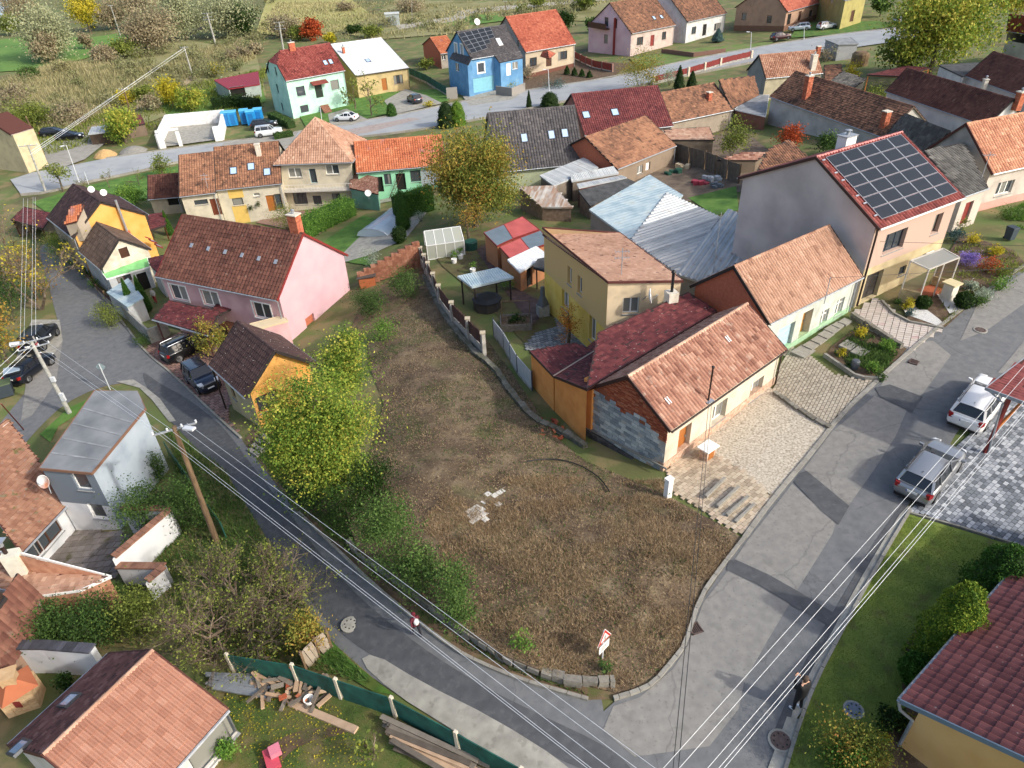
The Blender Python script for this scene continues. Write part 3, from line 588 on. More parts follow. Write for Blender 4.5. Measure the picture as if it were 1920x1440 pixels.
def shed(name, label, pts, wall='b8b0a0', roof=None, cat='shed', wins=(), zb=None, ov=.15, edge=None, posts=None, group=None, walls=None, th=.12, gutter=False, root=None):
 """building with one roof plane: pts = (u, v, z) roof corners, counter-clockwise from above, eave first; 4th and later follow the plane"""
 P = [at(*p) if len(p) == 3 else None for p in pts]; P = [p if p is not None else on_plane(*q, P[0], np.cross(P[1]-P[0], P[2]-P[0])) for p, q in zip(P, pts)]
 U = nz(P[1]-P[0]); N = nz(np.cross(P[1]-P[0], P[2]-P[0])); N = N if N[2] > 0 else -N; V = np.cross(N, U); poly = [((p-P[0])@U, (p-P[0])@V) for p in P]; h = H(); c = sum(P)/len(P); g = zgv(np.array(P)); h.zb = zb = zb if zb is not None else float(g.min())-.2
 h.root = root or thing(name, label, cat, (c[0], c[1], float(g.min())), group); h.P = P; rs = roof or TIN; h.S = [slope(h.root, P[0], U, V, poly, rs, th)]; h.u, h.m = nz(U*[1, 1, 0]), nz(V*[1, 1, 0]); wl = walls or [wall]*len(P)
 for i in range(len(P)):
  w_ = wl[i]
  if w_ is None: continue
  a, b = P[i].copy(), P[(i+1) % len(P)].copy(); a[:2] += nz((c-a)[:2])*ov; b[:2] += nz((c-b)[:2])*ov; d = nz((b-a)*[1, 1, 0]); n = np.array([d[1], -d[0], 0]); Lw = float((b-a)@d); A0 = a.copy(); mp = (lambda s, z, q, A0=A0, d=d, n=n: np.array([A0[0]+d[0]*s+n[0]*q, A0[1]+d[1]*s+n[1]*q, z]))
  F = [None]*i+[(mp, [(0, zb), (Lw, zb), (Lw, b[2]-.05), (0, a[2]-.05)])]; holes = []; todo = []
  for wd in wins:
   if wd[0] != i: continue
   s, z = facepix(h, F, i, wd[1], wd[2]); o = wd[5] if len(wd) > 5 else {}; ww, hh = wd[3:5]
   holes.append((s-ww/2, z-hh/2, s+ww/2, z+hh/2)); todo.append((s, z, ww, hh, o))
  wm = w_ if not isinstance(w_, str) else mat('wall_'+w_, wallc(w_), rough=.92, var=.5, scale=.9, bump=.15, bscale=18, detail=6, spots=[('857c70', 1.1, .56, .72, .3), ('5c564c', .45, .6, .72, .3)]); part('wall', wallmesh(mp, F[i][1], holes), wm, h.root)
  for s, z, ww, hh, o in todo: window(h.root, mp, s, z, ww, hh, o.get('fr'), o.get('st', 'w'), o.get('dep', .12), o.get('sill', True), wm)
 if posts:
  for i in posts['at']: mb = MB(); p = P[i]+nz((c-P[i])*[1, 1, 0])*.3; mb.beam([p[0], p[1], zg(p[0], p[1])-.1], [p[0], p[1], P[i][2]-.1], posts.get('w', .12), posts.get('w', .12)); part('post', mb, posts['m'], h.root)
  for i in range(len(P)): mb = MB(); mb.beam(P[i]+(c-P[i])*.08-[0, 0, .18], P[(i+1) % len(P)]+(c-P[(i+1) % len(P)])*.08-[0, 0, .18], .1, .14); part('beam', mb, posts['m'], h.root)
 mb = MB()
 for i in range(len(P)): mb.beam(P[i]-N*.06, P[(i+1) % len(P)]-N*.06, .05, th+.05)
 part('fascia', mb, edge or rs.get('vm', rs.get('deck', rs['m'])), h.root)
 if gutter: mb = MB(); o = -h.m*.08-[0, 0, .06]; mb.tube([P[0]+o, P[1]+o], .065, 6); part('gutter', mb, ZINC, h.root)
 return h
# ---- vegetation
def leafmat(key, cols, trans=.3): return mat(key, cols, rough=.75, scale=.9, tone=.8, trans=trans, spec=.25)
LM = dict(
 yellowgreen=lambda: leafmat('leaf_yellow_green', ['3a5622', '66822f', '94a240', 'b2aa46', 'c6be64']),
 autumn=lambda: leafmat('leaf_autumn', ['4a5a28', '6a7a32', '908a3e', 'a8883e', '9a683c']),
 orange=lambda: leafmat('leaf_orange', ['6a5a22', 'a0682a', 'b5702c', 'c4903a']),
 olive=lambda: leafmat('leaf_olive', ['3c4a20', '5c6a2c', '7f8a3e', '9aa050']),
 willow=lambda: leafmat('leaf_willow', ['727c58', '969c78', 'adb08c', 'a09a68']),
 brown=lambda: leafmat('leaf_brown', ['6c6450', '8e8268', 'a4987a', '909a74']),
 green=lambda: leafmat('leaf_green', ['22341a', '3a5426', '526e34', '728a48']),
 fresh=lambda: leafmat('leaf_fresh', ['30501f', '50782e', '74963e', '8ea854']),
 dark=lambda: leafmat('leaf_dark', ['14240e', '22380f', '365020', '4a6a2c']),
 thuja=lambda: leafmat('leaf_thuja', ['1c3212', '2e5018', '42681e', '567e28'], .15),
 thujay=lambda: leafmat('leaf_thuja_gold', ['2e4a14', '4c6c1c', '84902c', 'a8a83c'], .15),
 grey=lambda: leafmat('leaf_grey', ['6a7c64', '8a9a84', 'a8b4a0', 'b8c0b0']),
 gold=lambda: leafmat('leaf_gold', ['6a7420', '9a9426', 'c4b434', 'd4c458']),
 red=lambda: leafmat('leaf_red', ['5a2a1c', '9a4426', 'b85a30', 'a03a28']),
 purple=lambda: leafmat('flower_purple', ['6a5aa0', '8a78c0', 'a898d8']),
 straw=lambda: leafmat('straw', ['66543e', '8a7458', 'ac9676', 'c8b494']),
 reed=lambda: leafmat('reed', ['5f6240', '84825a', 'a49c74', 'bcb28c']),
 bluegreen=lambda: leafmat('leaf_spruce', ['2c4440', '4a6462', '6a8480']),
)
BARK = mat('bark', ['3c342a', '5a5042', '746a5a'], rough=.95, scale=5, bump=.4, bscale=20)
TWIG = mat('twig', ['4a3e32', '685a4a', '84786a'], rough=.95, scale=3)
def leaves(name, P, size, tone, m, parent=None, flat=0.0, kind=None, aspect=.6, org=None):
 n = len(P); a = RNG.normal(size=(n, 3)); a[:, 2] *= (1-flat); a /= np.linalg.norm(a, axis=1, keepdims=True); b = RNG.normal(size=(n, 3)); b[:, 2] *= (1-flat)
 b -= a*(a*b).sum(1, keepdims=True); b /= np.linalg.norm(b, axis=1, keepdims=True); s = (size*RNG.uniform(.6, 1.25, n))[:, None]
 V = np.stack([P-a*s, P-b*s*aspect, P+a*s, P+b*s*aspect], 1).reshape(-1, 3)
 o = org if org is not None else (ORG[parent.name] if parent is not None else P.mean(0)); me = fastmesh(name, V, 4, np.clip(tone, .01, .99), m, o)
 ob = link(name, me, parent, None if parent is not None else o)
 if kind: ob['kind'] = kind
 return ob
def clumpy(c, rad, n, k=30, spread=.22, shell=.5, tone=(.5, .18, .14), squash=1.0, top=.15, seed=None):
 """leaf positions in clumps through an ellipsoid; tone varies by clump"""
 rad = np.asarray(rad, float); d = RNG.normal(size=(k, 3)); d /= np.linalg.norm(d, axis=1, keepdims=True); r = (RNG.random(k)**(shell))[:, None]*RNG.uniform(.8, 1.06, (k, 1)); cc = np.asarray(c)+d*r*rad*.86
 w_ = RNG.uniform(.5, 1.5, k); w_ /= w_.sum(); idx = RNG.choice(k, n, p=w_); rr = RNG.uniform(.6, 1.3, k)*spread
 P = cc[idx]+RNG.normal(size=(n, 3))*rr[idx][:, None]*rad.mean()*np.array([1, 1, .75]); ct = RNG.normal(0, tone[1], k)
 return P, tone[0]+ct[idx]+RNG.normal(0, tone[2], n)
def limbs(mb, base, top, r, n=7, spread=1.2, seed=0, sub=3, rt=.25):
 base, top = np.asarray(base, float), np.asarray(top, float); R = random.Random(seed); mid = (base+top)/2+np.array([R.uniform(-.15, .15), R.uniform(-.15, .15), 0])
 mb.tube([base-[0, 0, .2], base+(mid-base)*.3, mid, top], [r*1.25, r, r*.7, r*rt], 7)
 H_ = np.linalg.norm(top-base)
 for i in range(n):
  f = R.uniform(.3, .95); p = base+(top-base)*f; a = 6.283*(i/n+R.uniform(-.08, .08)); l = spread*R.uniform(.6, 1)*(1.15-f*.5); e = p+np.array([math.cos(a)*l, math.sin(a)*l, l*R.uniform(.25, .8)])
  q = (p+e)/2+np.array([0, 0, .12*l]); rr = r*.5*(1.1-f*.6); mb.tube([p, q, e], [rr, rr*.6, rr*.2], 5)
  for j in range(sub):
   s_ = q if j % 2 else e*.7+p*.3; e2 = s_+np.array([R.uniform(-1, 1), R.uniform(-1, 1), R.uniform(.1, .9)])*l*.55; mb.tube([s_, (s_+e2)/2+[0, 0, .05*l], e2], [rr*.4, rr*.28, rr*.1], 4)
def tree(name, label, base, hgt, rad, col, n=1500, leaf=.12, k=26, trunk=.14, group=None, cbase=.35, cat='tree', tone=(.5, .18, .14), spread=.22, bare=0, shell=.5, cols=None, flat=0, ctop=None, tw=None):
 """crown radius rad (x, y) metres; the crown fills from cbase*hgt to hgt"""
 base = np.asarray(base, float); root = thing(name, label, cat, base, group); rad = rad if hasattr(rad, '__len__') else (rad, rad)
 cz = base[2]+hgt*(cbase+1)/2; rz = hgt*(1-cbase)/2; mb = MB(); limbs(mb, base, base+[0, 0, hgt*(.8 if not bare else .9)], trunk, 9 if n > 1500 else 6, max(rad)*.75, seed=int(abs(base[0]*10+base[1])), sub=3 if not bare else 5)
 part('trunk', mb, tw or BARK, root); P, t = clumpy((base[0], base[1], cz), (rad[0], rad[1], rz), n, k, spread, shell, tone); P[:, 2] = np.maximum(P[:, 2], base[2]+hgt*cbase*.35)
 leaves('crown', P, leaf, t, LM[col](), root, flat=flat)
 return root
def shrub(name, label, base, hgt, rad, col, n=500, leaf=.07, k=12, group=None, cat='shrub', tone=(.5, .15, .15), spread=.28, stem=True):
 base = np.asarray(base, float); root = thing(name, label, cat, base, group); rad = rad if hasattr(rad, '__len__') else (rad, rad)
 mb = MB()
 for i in range(5): a = i*1.26; mb.tube([base-[0, 0, .1], base+[math.cos(a)*rad[0]*.5, math.sin(a)*rad[1]*.5, hgt*.65]], [.03, .012], 4)
 part('stem', mb, BARK, root); P, t = clumpy((base[0], base[1], base[2]+hgt*.5), (rad[0], rad[1], hgt*.5), n, k, spread, .4, tone); P[:, 2] = np.maximum(P[:, 2], base[2]+.02)
 leaves('foliage', P, leaf, t, LM[col](), root); return root
def topiary(name, label, base, hgt, rad, col='thuja', n=1500, leaf=.05, shape='cone', group=None, cat='thuja', tone=(.5, .12, .16), rz=0, rough_=.05):
 """dense clipped or columnar evergreen: solid dark body and a skin of small sprays"""
 base = np.asarray(base, float); root = thing(name, label, cat, base, group); rad = rad if hasattr(rad, '__len__') else (rad, rad)
 def pr(f):
  if shape == 'cone': return (1-f)**.75*min(1, (f+.02)*9)**.5
  if shape == 'ball': return math.sqrt(max(0, 1-(2*f-1)**2))
  if shape == 'dome': return math.sqrt(max(0, 1-f**2.2))
  if shape == 'col': return min(1, (f+.02)*7)**.5*(1-f**5)**.7
  return 1.0
 if shape == 'box':
  mb = MB(); mb.box(base, rad[0]*1.9, rad[1]*1.9, hgt*.97, rz, base=True)
 else:
  mb = MB(); m_ = 10; nn = 14; b0 = 0
  for i in range(m_+1):
   f = i/m_; r = max(.01, pr(f)*.9)
   for kk in range(nn): a = 6.2832*kk/nn; w_ = 1+.12*math.sin(kk*2.3+i*1.7); mb.v.append((base[0]+math.cos(a)*r*rad[0]*w_, base[1]+math.sin(a)*r*rad[1]*w_, base[2]+f*hgt*.97))
  for i in range(m_):
   for kk in range(nn): p, q = i*nn+kk, i*nn+(kk+1) % nn; mb.f.append((p, q, q+nn, p+nn)); mb.t.append(.15)
 mb.t = [.12]*len(mb.f); part('core', mb, LM[col](), root)
 if shape == 'box':
  A, B_, C_ = rad[0]*2, rad[1]*2, hgt; ar = np.array([A*C_, A*C_, B_*C_, B_*C_, A*B_]); idx = RNG.choice(5, n, p=ar/ar.sum()); u, v = RNG.random(n)-.5, RNG.random(n)-.5; X = np.empty((n, 3))
  X[:, 0] = np.where(idx < 2, u*A, np.where(idx == 2, A/2, np.where(idx == 3, -A/2, u*A))); X[:, 1] = np.where(idx == 0, B_/2, np.where(idx == 1, -B_/2, np.where(idx < 4, u*B_, v*B_))); X[:, 2] = np.where(idx == 4, C_, (v+.5)*C_)
  X += RNG.normal(0, rough_, X.shape); c, s = math.cos(rz), math.sin(rz); P = base+np.column_stack([X[:, 0]*c-X[:, 1]*s, X[:, 0]*s+X[:, 1]*c, X[:, 2]])
 else:
  f = RNG.random(n)**(.8 if shape in ('cone',) else 1); a = RNG.random(n)*6.2832; r = np.array([pr(x) for x in f]); r = np.maximum(r, 0)
  lump = 1+rough_*2.2*(np.sin(a*5+f*9)+np.sin(a*3-f*14)+np.sin(a*9+f*23)*.6)/2; rr = r*lump+RNG.normal(0, rough_*.6, n)
  P = base+np.column_stack([np.cos(a)*rr*rad[0], np.sin(a)*rr*rad[1], f*hgt+RNG.normal(0, .03, n)])
 t = tone[0]+tone[1]*patch(P[:, 0]*3+P[:, 2]*2, P[:, 1]*3+P[:, 2]*3, .5)+RNG.normal(0, tone[2], n); leaves('foliage', P, leaf, t, LM[col](), root); return root
def hedge(name, label, pts, hgt, wid, col, n=3000, leaf=.07, tone=(.5, .12, .16), rough_=.06):
 P0 = [np.asarray(p, float) for p in pts]; root = thing(name, label, 'hedge', sum(P0)/len(P0)); mb = MB(); Ls = [np.linalg.norm(P0[i+1]-P0[i]) for i in range(len(P0)-1)]; T = sum(Ls); out = []
 for i in range(len(P0)-1):
  a, b = P0[i], P0[i+1]; d = nz((b-a)*[1, 1, 0]); x = np.array([-d[1], d[0], 0]); m_ = int(n*Ls[i]/T); mb.hexa([a-x*wid*.45, b-x*wid*.45, b+x*wid*.45, a+x*wid*.45], [a-x*wid*.43+[0, 0, hgt*.95], b-x*wid*.43+[0, 0, hgt*.95], b+x*wid*.43+[0, 0, hgt*.95], a+x*wid*.43+[0, 0, hgt*.95]], t=.12)
  t = RNG.random(m_)[:, None]; side = RNG.random(m_); f = hgt*2/(2*hgt+wid); u = RNG.random(m_); X = np.where(side < f/2, -.5, np.where(side < f, .5, u-.5))[:, None]*wid; Z = np.where(side < f, u*hgt, hgt)
  Q = a+(b-a)*t+x*X; Q[:, 2] += Z; out.append(Q+RNG.normal(0, rough_, Q.shape))
 part('core', mb, LM[col](), root); P = np.vstack(out); leaves('foliage', P, leaf, tone[0]+tone[1]*patch(P[:, 0], P[:, 1]+P[:, 2], .5)+RNG.normal(0, tone[2], len(P)), LM[col](), root); return root
def sample_poly(poly, n):
 a = np.array([p[:2] for p in poly]); mn, mx = a.min(0), a.max(0); out = np.empty((0, 2))
 while len(out) < n: q = RNG.uniform(mn, mx, (n*2, 2)); out = np.vstack([out, q[inpoly(q, a)]])
 return out[:n]
def blades(name, poly, n, hgt, width, m, lean=.5, tone=(.5, .2, .15), kind='stuff', label=None, off=0, hf=None, patchy=0, ps=2.0):
 """grass or straw blades as thin triangles"""
 P = sample_poly(poly, int(n*(2 if patchy else 1)))
 if patchy: P = P[patch(P[:, 0], P[:, 1], ps) > RNG.uniform(-1, 1, len(P))*(1.2-patchy)]
 n = len(P); z = zgv(P)+off+(hf(P) if hf is not None else 0); B = np.column_stack([P, z]); h_ = hgt*RNG.uniform(.4, 1.3, n); a = RNG.random(n)*6.2832; w_ = width*RNG.uniform(.6, 1.4, n)
 d = np.column_stack([np.cos(a), np.sin(a), np.zeros(n)])*w_[:, None]; b = RNG.random(n)*6.2832; le = lean*RNG.uniform(.2, 1.3, n); T = B+np.column_stack([np.cos(b)*le*h_, np.sin(b)*le*h_, h_*np.sqrt(np.maximum(.05, 1-np.minimum(le, .95)**2))])
 V = np.stack([B-d, B+d, T], 1).reshape(-1, 3); t = tone[0]+tone[1]*patch(P[:, 0], P[:, 1], ps)+RNG.normal(0, tone[2], n); o = V.mean(0)
 return tag(link(name, fastmesh(name, V, 3, np.clip(t, .01, .99), m, o), None, o), label, kind=kind)
def scatter_leaves(name, poly, n, size, m, kind='stuff', label=None, off=.03, tone=(.5, .2, .2), hf=None):
 P = sample_poly(poly, n); z = zgv(P)+off+(hf(P) if hf is not None else 0); P3 = np.column_stack([P, z+RNG.uniform(0, .02, n)]); ob = leaves(name, P3, size, tone[0]+RNG.normal(0, tone[2], n), m, None, flat=.8, kind=kind); return tag(ob, label)
def twiggy(mb, p, d, l, r, depth, R, droop=0.0, tips=None, kids=3, ratio=.68, spread=.6):
 q = p+d*l*.5+np.array([R.uniform(-1, 1), R.uniform(-1, 1), R.uniform(-.5, 1)])*l*.09; e = p+d*l+np.array([0, 0, -droop*l]); mb.tube([p, q, e], [r, r*.8, r*.55], 5 if r > .03 else 3, cap=False)
 if depth == 0:
  if tips is not None: tips.append(e)
  return
 for i in range(kids+(R.random() < .5)):
  f = R.uniform(.45, 1); s_ = p+(e-p)*f; nd = nz(d*1.0+np.array([R.gauss(0, 1), R.gauss(0, 1), R.gauss(.1, .7)])*spread); twiggy(mb, s_, nd, l*ratio*R.uniform(.7, 1.2), r*.55, depth-1, R, droop, tips, kids, ratio, spread)
def bare_tree(name, label, base, hgt, rad=1, col='gold', n=200, depth=4, trunk=.12, stems=1, leaf=.06, group=None, cat='tree', m=None, lean=.25, kids=3):
 base = np.asarray(base, float); root = thing(name, label, cat, base, group); R = random.Random(int(abs(base[0]*13+base[1]*7))); mb = MB(); tips = []
 for i in range(stems):
  a = 6.28*i/stems+R.uniform(-.3, .3); d = nz([math.cos(a)*lean*(stems > 1)+R.uniform(-.08, .08), math.sin(a)*lean*(stems > 1), 1]); twiggy(mb, base-np.array([0, 0, .1]), d, hgt*.42, trunk, depth, R, 0, tips, kids)
 part('trunk', mb, m or TWIG, root)
 if n and tips:
  T = np.array(tips)[RNG.integers(0, len(tips), n)]+RNG.normal(0, .12, (n, 3)); leaves('leaves', T, leaf, RNG.uniform(.2, .95, n), LM[col](), root)
 return root
# ---- cars and people
TYRE = cmat('161616', .9, var=.1); RIM = mat('rim', 'a4a6a8', rough=.35, metal=.6); CARGLASS = glass('car_glass', (.015, .018, .022), .05); RED = mat('tail_lamp', '8a1414', rough=.25); LAMP = mat('head_lamp', 'd8dce0', rough=.15); BLACKP = cmat('141416', .6, var=.1); PLATE = cmat('e8e8e4', .5, var=.05); BLUE = cmat('2a4a9a', .5)
def paint(hexc, metal=.3): return mat('car_'+hexc, hexc, rough=.3, metal=metal, coat=.8, var=.05)
def car(label, base, ang, L=4.6, W=1.82, Hh=1.48, col='1a1c22', kind='wagon', group='parked cars', rails=False, cat='car', plate=True, rimm=None, glassm=None, railm=None, mir=None, metal=.3):
 """base: ground point under the middle; ang: heading in degrees (nose). Local x forward."""
 base = np.asarray(base, float); root = thing('parked_car', label, cat, base, group); a = math.radians(ang); X = np.array([math.cos(a), math.sin(a), 0]); Y = np.array([-math.sin(a), math.cos(a), 0]); Z = np.array([0, 0, 1.])
 e = .8; sx = (zg(*(base+X*e)[:2])-zg(*(base-X*e)[:2]))/(2*e); sy = (zg(*(base+Y*e)[:2])-zg(*(base-Y*e)[:2]))/(2*e); X = nz(X+Z*sx); Y = nz(Y+Z*sy); Z = np.cross(X, Y)
 w2 = W/2; P = lambda x, y, z: base+X*x+Y*y+Z*z; pm = paint(col, metal); h = L/2
 hood, belt = .62*Hh if kind != 'suv' else .62*Hh, .655*Hh; rear = {'wagon': belt, 'suv': belt, 'hatch': belt, 'sedan': belt+.03}[kind]
 st = [(-h, .52*Hh, .80), (-h+.04, .60*Hh, .88), (-h+.22, rear-.01, .97), (-h*.62, belt+.02, 1), (-h*.2, belt, 1), (h*.22, belt-.01, 1), (h*.42, belt-.02, .995), (h*.62, hood+.015, .98), (h*.84, hood-.045, .93), (h-.1, .5*Hh, .84), (h, .40*Hh, .72)]
 zb = .2; V = []; n = 0
 rows = []
 for (x, zt, wf) in st:
  ww = w2*wf; endf = .0 if abs(x) < h-.15 else .1
  rows.append([(x, -ww*.9, zb+endf), (x, -ww*.985, zb+.12+endf), (x, -ww, .36*Hh), (x, -ww*.985, zt*.86), (x, -ww*.93, zt*.975), (x, -ww*.78, zt), (x, 0, zt+.018), (x, ww*.78, zt), (x, ww*.93, zt*.975), (x, ww*.985, zt*.86), (x, ww, .36*Hh), (x, ww*.985, zb+.12+endf), (x, ww*.9, zb+endf)])
 mb = MB(); m_ = len(rows[0])
 for r in rows: mb.v += [tuple(P(*q)) for q in r]
 for i in range(len(rows)-1):
  for j in range(m_-1): a_, b_ = i*m_+j, i*m_+j+1; mb.f.append((a_, a_+m_, b_+m_, b_)); mb.t.append(.5)
  mb.f.append((i*m_, i*m_+m_-1, (i+1)*m_+m_-1, (i+1)*m_)); mb.t.append(.5)
 mb.f += [tuple(range(m_)), tuple(range(len(rows)*m_-1, (len(rows)-1)*m_-1, -1))]; mb.t += [.5, .5]
 body = part('body', mb, pm, root, smooth=True)
 bx0 = {'wagon': -h+.16, 'suv': -h+.14, 'hatch': -h+.2, 'sedan': -h+.62}[kind]; rx0 = {'wagon': -h+.52, 'suv': -h+.34, 'hatch': -h+.62, 'sedan': -h+1.25}[kind]; rx1 = h*(.02 if kind != 'suv' else .14); bx1 = h*.5 if kind != 'suv' else h*.40
 zr, zq = Hh-.05, belt-.03; wb, wr = w2*.93, w2*.72
 cs = [(bx0, wb*.94, zq), (bx1, wb*.95, zq-.02)]; rf = [(rx0, wr, zr), (rx1, wr*.98, zr)]
 mb = MB(); xm = (rx0+rx1)/2
 sec = [(bx0, wb*.9, zq, bx0+.001, wb*.9, zq+.01), (bx0+.02, wb*.93, zq, rx0-.02, wr*.96, zr-.02), (xm, wb, zq, xm, wr*1.02, zr+.015), (rx1+.03, wb*.99, zq, rx1, wr*.98, zr-.02), (bx1, wb*.9, zq-.02, bx1-.001, wb*.9, zq)]
 for (x0, w0, z0, x1, w1, z1) in sec: mb.v += [tuple(P(x0, -w0, z0)), tuple(P(x1, -w1, z1)), tuple(P(x1, w1, z1)), tuple(P(x0, w0, z0))]
 for i in range(4):
  o = i*4
  for j in range(3): mb.f.append((o+j, o+4+j, o+5+j, o+1+j)); mb.t.append(.5)
 part('windows', mb, glassm or CARGLASS, root)
 mb = MB(); rp = [(rx0-.03, wr*.93), (rx0+.15, wr*.99), (xm, wr*1.05), (rx1-.1, wr*1.02), (rx1+.05, wr*.93)]; nn = len(rp)
 lv = []
 for (x, ww) in rp:
  lift = .03 if abs(x-xm) < .9 else .012
  lv.append([P(x, -ww-.015, zr-.035), P(x, -ww*.9, zr+lift*.6), P(x, 0, zr+lift+.015), P(x, ww*.9, zr+lift*.6), P(x, ww+.015, zr-.035)])
 for r in lv: mb.v += [tuple(q) for q in r]
 for i in range(nn-1):
  for j in range(4): mb.f.append((i*5+j, i*5+5+j, i*5+6+j, i*5+1+j)); mb.t.append(.5)
 part('roof', mb, pm, root, smooth=True)
 mb = MB()
 for s in (-1, 1):
  mb.beam(P(bx1-.04, s*wb*.92, zq), P(rx1+.03, s*wr*.97, zr-.01), .06, .06); mb.beam(P(bx0+.03, s*wb*.93, zq), P(rx0, s*wr*.97, zr-.01), .12, .09)
  for xx in ((rx1*.3-.0), (rx0+rx1)/2-.35): mb.beam(P(xx, s*wb*1.0, zq), P(xx, s*wr*1.03, zr-.01), .05, .06)
 mb.beam(P(bx0+.01, -wb*.88, zq+.02), P(bx0+.01, wb*.88, zq+.02), .06, .06); part('pillars', mb, pm, root)
 if rails or kind == 'wagon':
  for s in (-1, 1): mb = MB(); mb.tube([P(rx0+.05, s*wr*.93, zr+.03), P(rx0+.15, s*wr*.95, zr+.085), P(rx1-.15, s*wr*.95, zr+.085), P(rx1-.02, s*wr*.93, zr+.03)], .018, 5); part('roof_rail', mb, railm or BLACKP, root)
 for xs in (-h+.88*L/4.6, h-.86*L/4.6):
  for s in (-1, 1):
   r = .33 if kind != 'suv' else .37; c = P(xs, s*(w2-.1), r); d = Y*s; mb = MB(); mb.lathe(c-d*.11, [(r*.7, 0), (r*.95, .0), (r, .05), (r, .17), (r*.94, .215), (r*.66, .215)], 16, ax=d); wh = part('wheel', mb, TYRE, root)
   mb = MB(); mb.lathe(c+d*.085, [(.03, .012), (r*.12, .018), (r*.2, .0)], 8, ax=d)
   up, fw = Z, X
   for k in range(5):
    t_ = k*1.2566; dv = fw*math.cos(t_)+up*math.sin(t_); mb.beam(c+d*.09+dv*r*.12, c+d*.09+dv*r*.64, .05, .03, up=d)
   mb.lathe(c+d*.02, [(r*.6, .085), (r*.66, .09), (r*.68, .07), (r*.68, .0)], 14, ax=d); part('rim', mb, rimm or RIM, wh)
   mb = MB(); mb.lathe(c-d*.02, [(r*1.12, .05), (r*1.16, .122), (r*1.08, .124), (r*1.04, .05)], 16, ax=d); part('wheel_arch', mb, BLACKP, root)
 for s in (-1, 1):
  mb = MB(); mb.hexa([P(h-.36, s*w2*.93, hood*.84), P(h-.1, s*w2*.80, hood*.74), P(h-.06, s*w2*.5, hood*.74), P(h-.2, s*w2*.55, hood*.86)], [P(h-.42, s*w2*.93, hood*.955), P(h-.12, s*w2*.80, hood*.87), P(h-.09, s*w2*.5, hood*.86), P(h-.26, s*w2*.55, hood*.99)]); part('headlight', mb, LAMP, root)
  mb = MB(); mb.hexa([P(-h+.0, s*w2*.62, belt*.72), P(-h-.02, s*w2*.86, belt*.72), P(-h+.2, s*w2*.965, belt*.74), P(-h+.22, s*w2*.7, belt*.72)], [P(-h+.04, s*w2*.66, belt*.95), P(-h+.03, s*w2*.86, belt*.97), P(-h+.22, s*w2*.965, belt*.98), P(-h+.24, s*w2*.7, belt*.95)]); part('tail_light', mb, RED, root)
  mb = MB(); mb.hexa([P(bx1-.24, s*(w2*.95), belt), P(bx1-.10, s*(w2*.95), belt), P(bx1-.10, s*(w2+.17), belt+.02), P(bx1-.22, s*(w2+.17), belt+.02)], [P(bx1-.24, s*(w2*.97), belt+.12), P(bx1-.12, s*(w2*.97), belt+.12), P(bx1-.12, s*(w2+.17), belt+.13), P(bx1-.22, s*(w2+.17), belt+.13)]); part('wing_mirror', mb, pm if mir is None else mir, root)
 mb = MB(); mb.hexa([P(h-.1, -w2*.62, .42*Hh-.12), P(h+.015, -w2*.5, .4*Hh-.1), P(h+.015, w2*.5, .4*Hh-.1), P(h-.1, w2*.62, .42*Hh-.12)], [P(h-.1, -w2*.6, .5*Hh-.02), P(h-.015, -w2*.5, .46*Hh), P(h-.015, w2*.5, .46*Hh), P(h-.1, w2*.6, .5*Hh-.02)]); part('grille', mb, BLACKP, root)
 mb = MB(); mb.obox(P(-h-.03, -w2*.8, .2), X*.1, Y*w2*1.6, Z*.14); mb.obox(P(h-.09, -w2*.74, .2), X*.1, Y*w2*1.48, Z*.12); part('bumper', mb, BLACKP, root)
 if plate:
  mb = MB(); mb.obox(P(-h-.035, -.26, .50*Hh-.06), X*.02, Y*.52, Z*.12); pl = part('number_plate', mb, PLATE, root); mb = MB(); mb.obox(P(-h-.04, .21, .50*Hh-.06), X*.01, Y*.05, Z*.12); part('plate_band', mb, BLUE, pl)
  mb = MB(); mb.obox(P(h+.01, -.26, .33*Hh-.08), X*.02, Y*.52, Z*.11); part('number_plate', mb, PLATE, root)
 if kind != 'suv': mb = MB(); mb.tube([P(rx0+.35, 0, zr+.03), P(rx0+.22, 0, zr+.1)], [.03, .012], 5); part('antenna', mb, BLACKP, root)
 mb = MB(); mb.tube([P(bx0+.05, -.1, zq+.05), P(bx0+.05, .45, zq+.08)], .012, 4); part('wiper', mb, BLACKP, root)
 mb = MB()
 for s in (-1, 1):
  for xx in (h*.02, -h*.33): mb.beam(P(xx, s*w2*.985, belt*.9), P(xx-.14, s*w2*.985, belt*.9), .04, .03)
 part('door_handles', mb, pm, root)
 return root
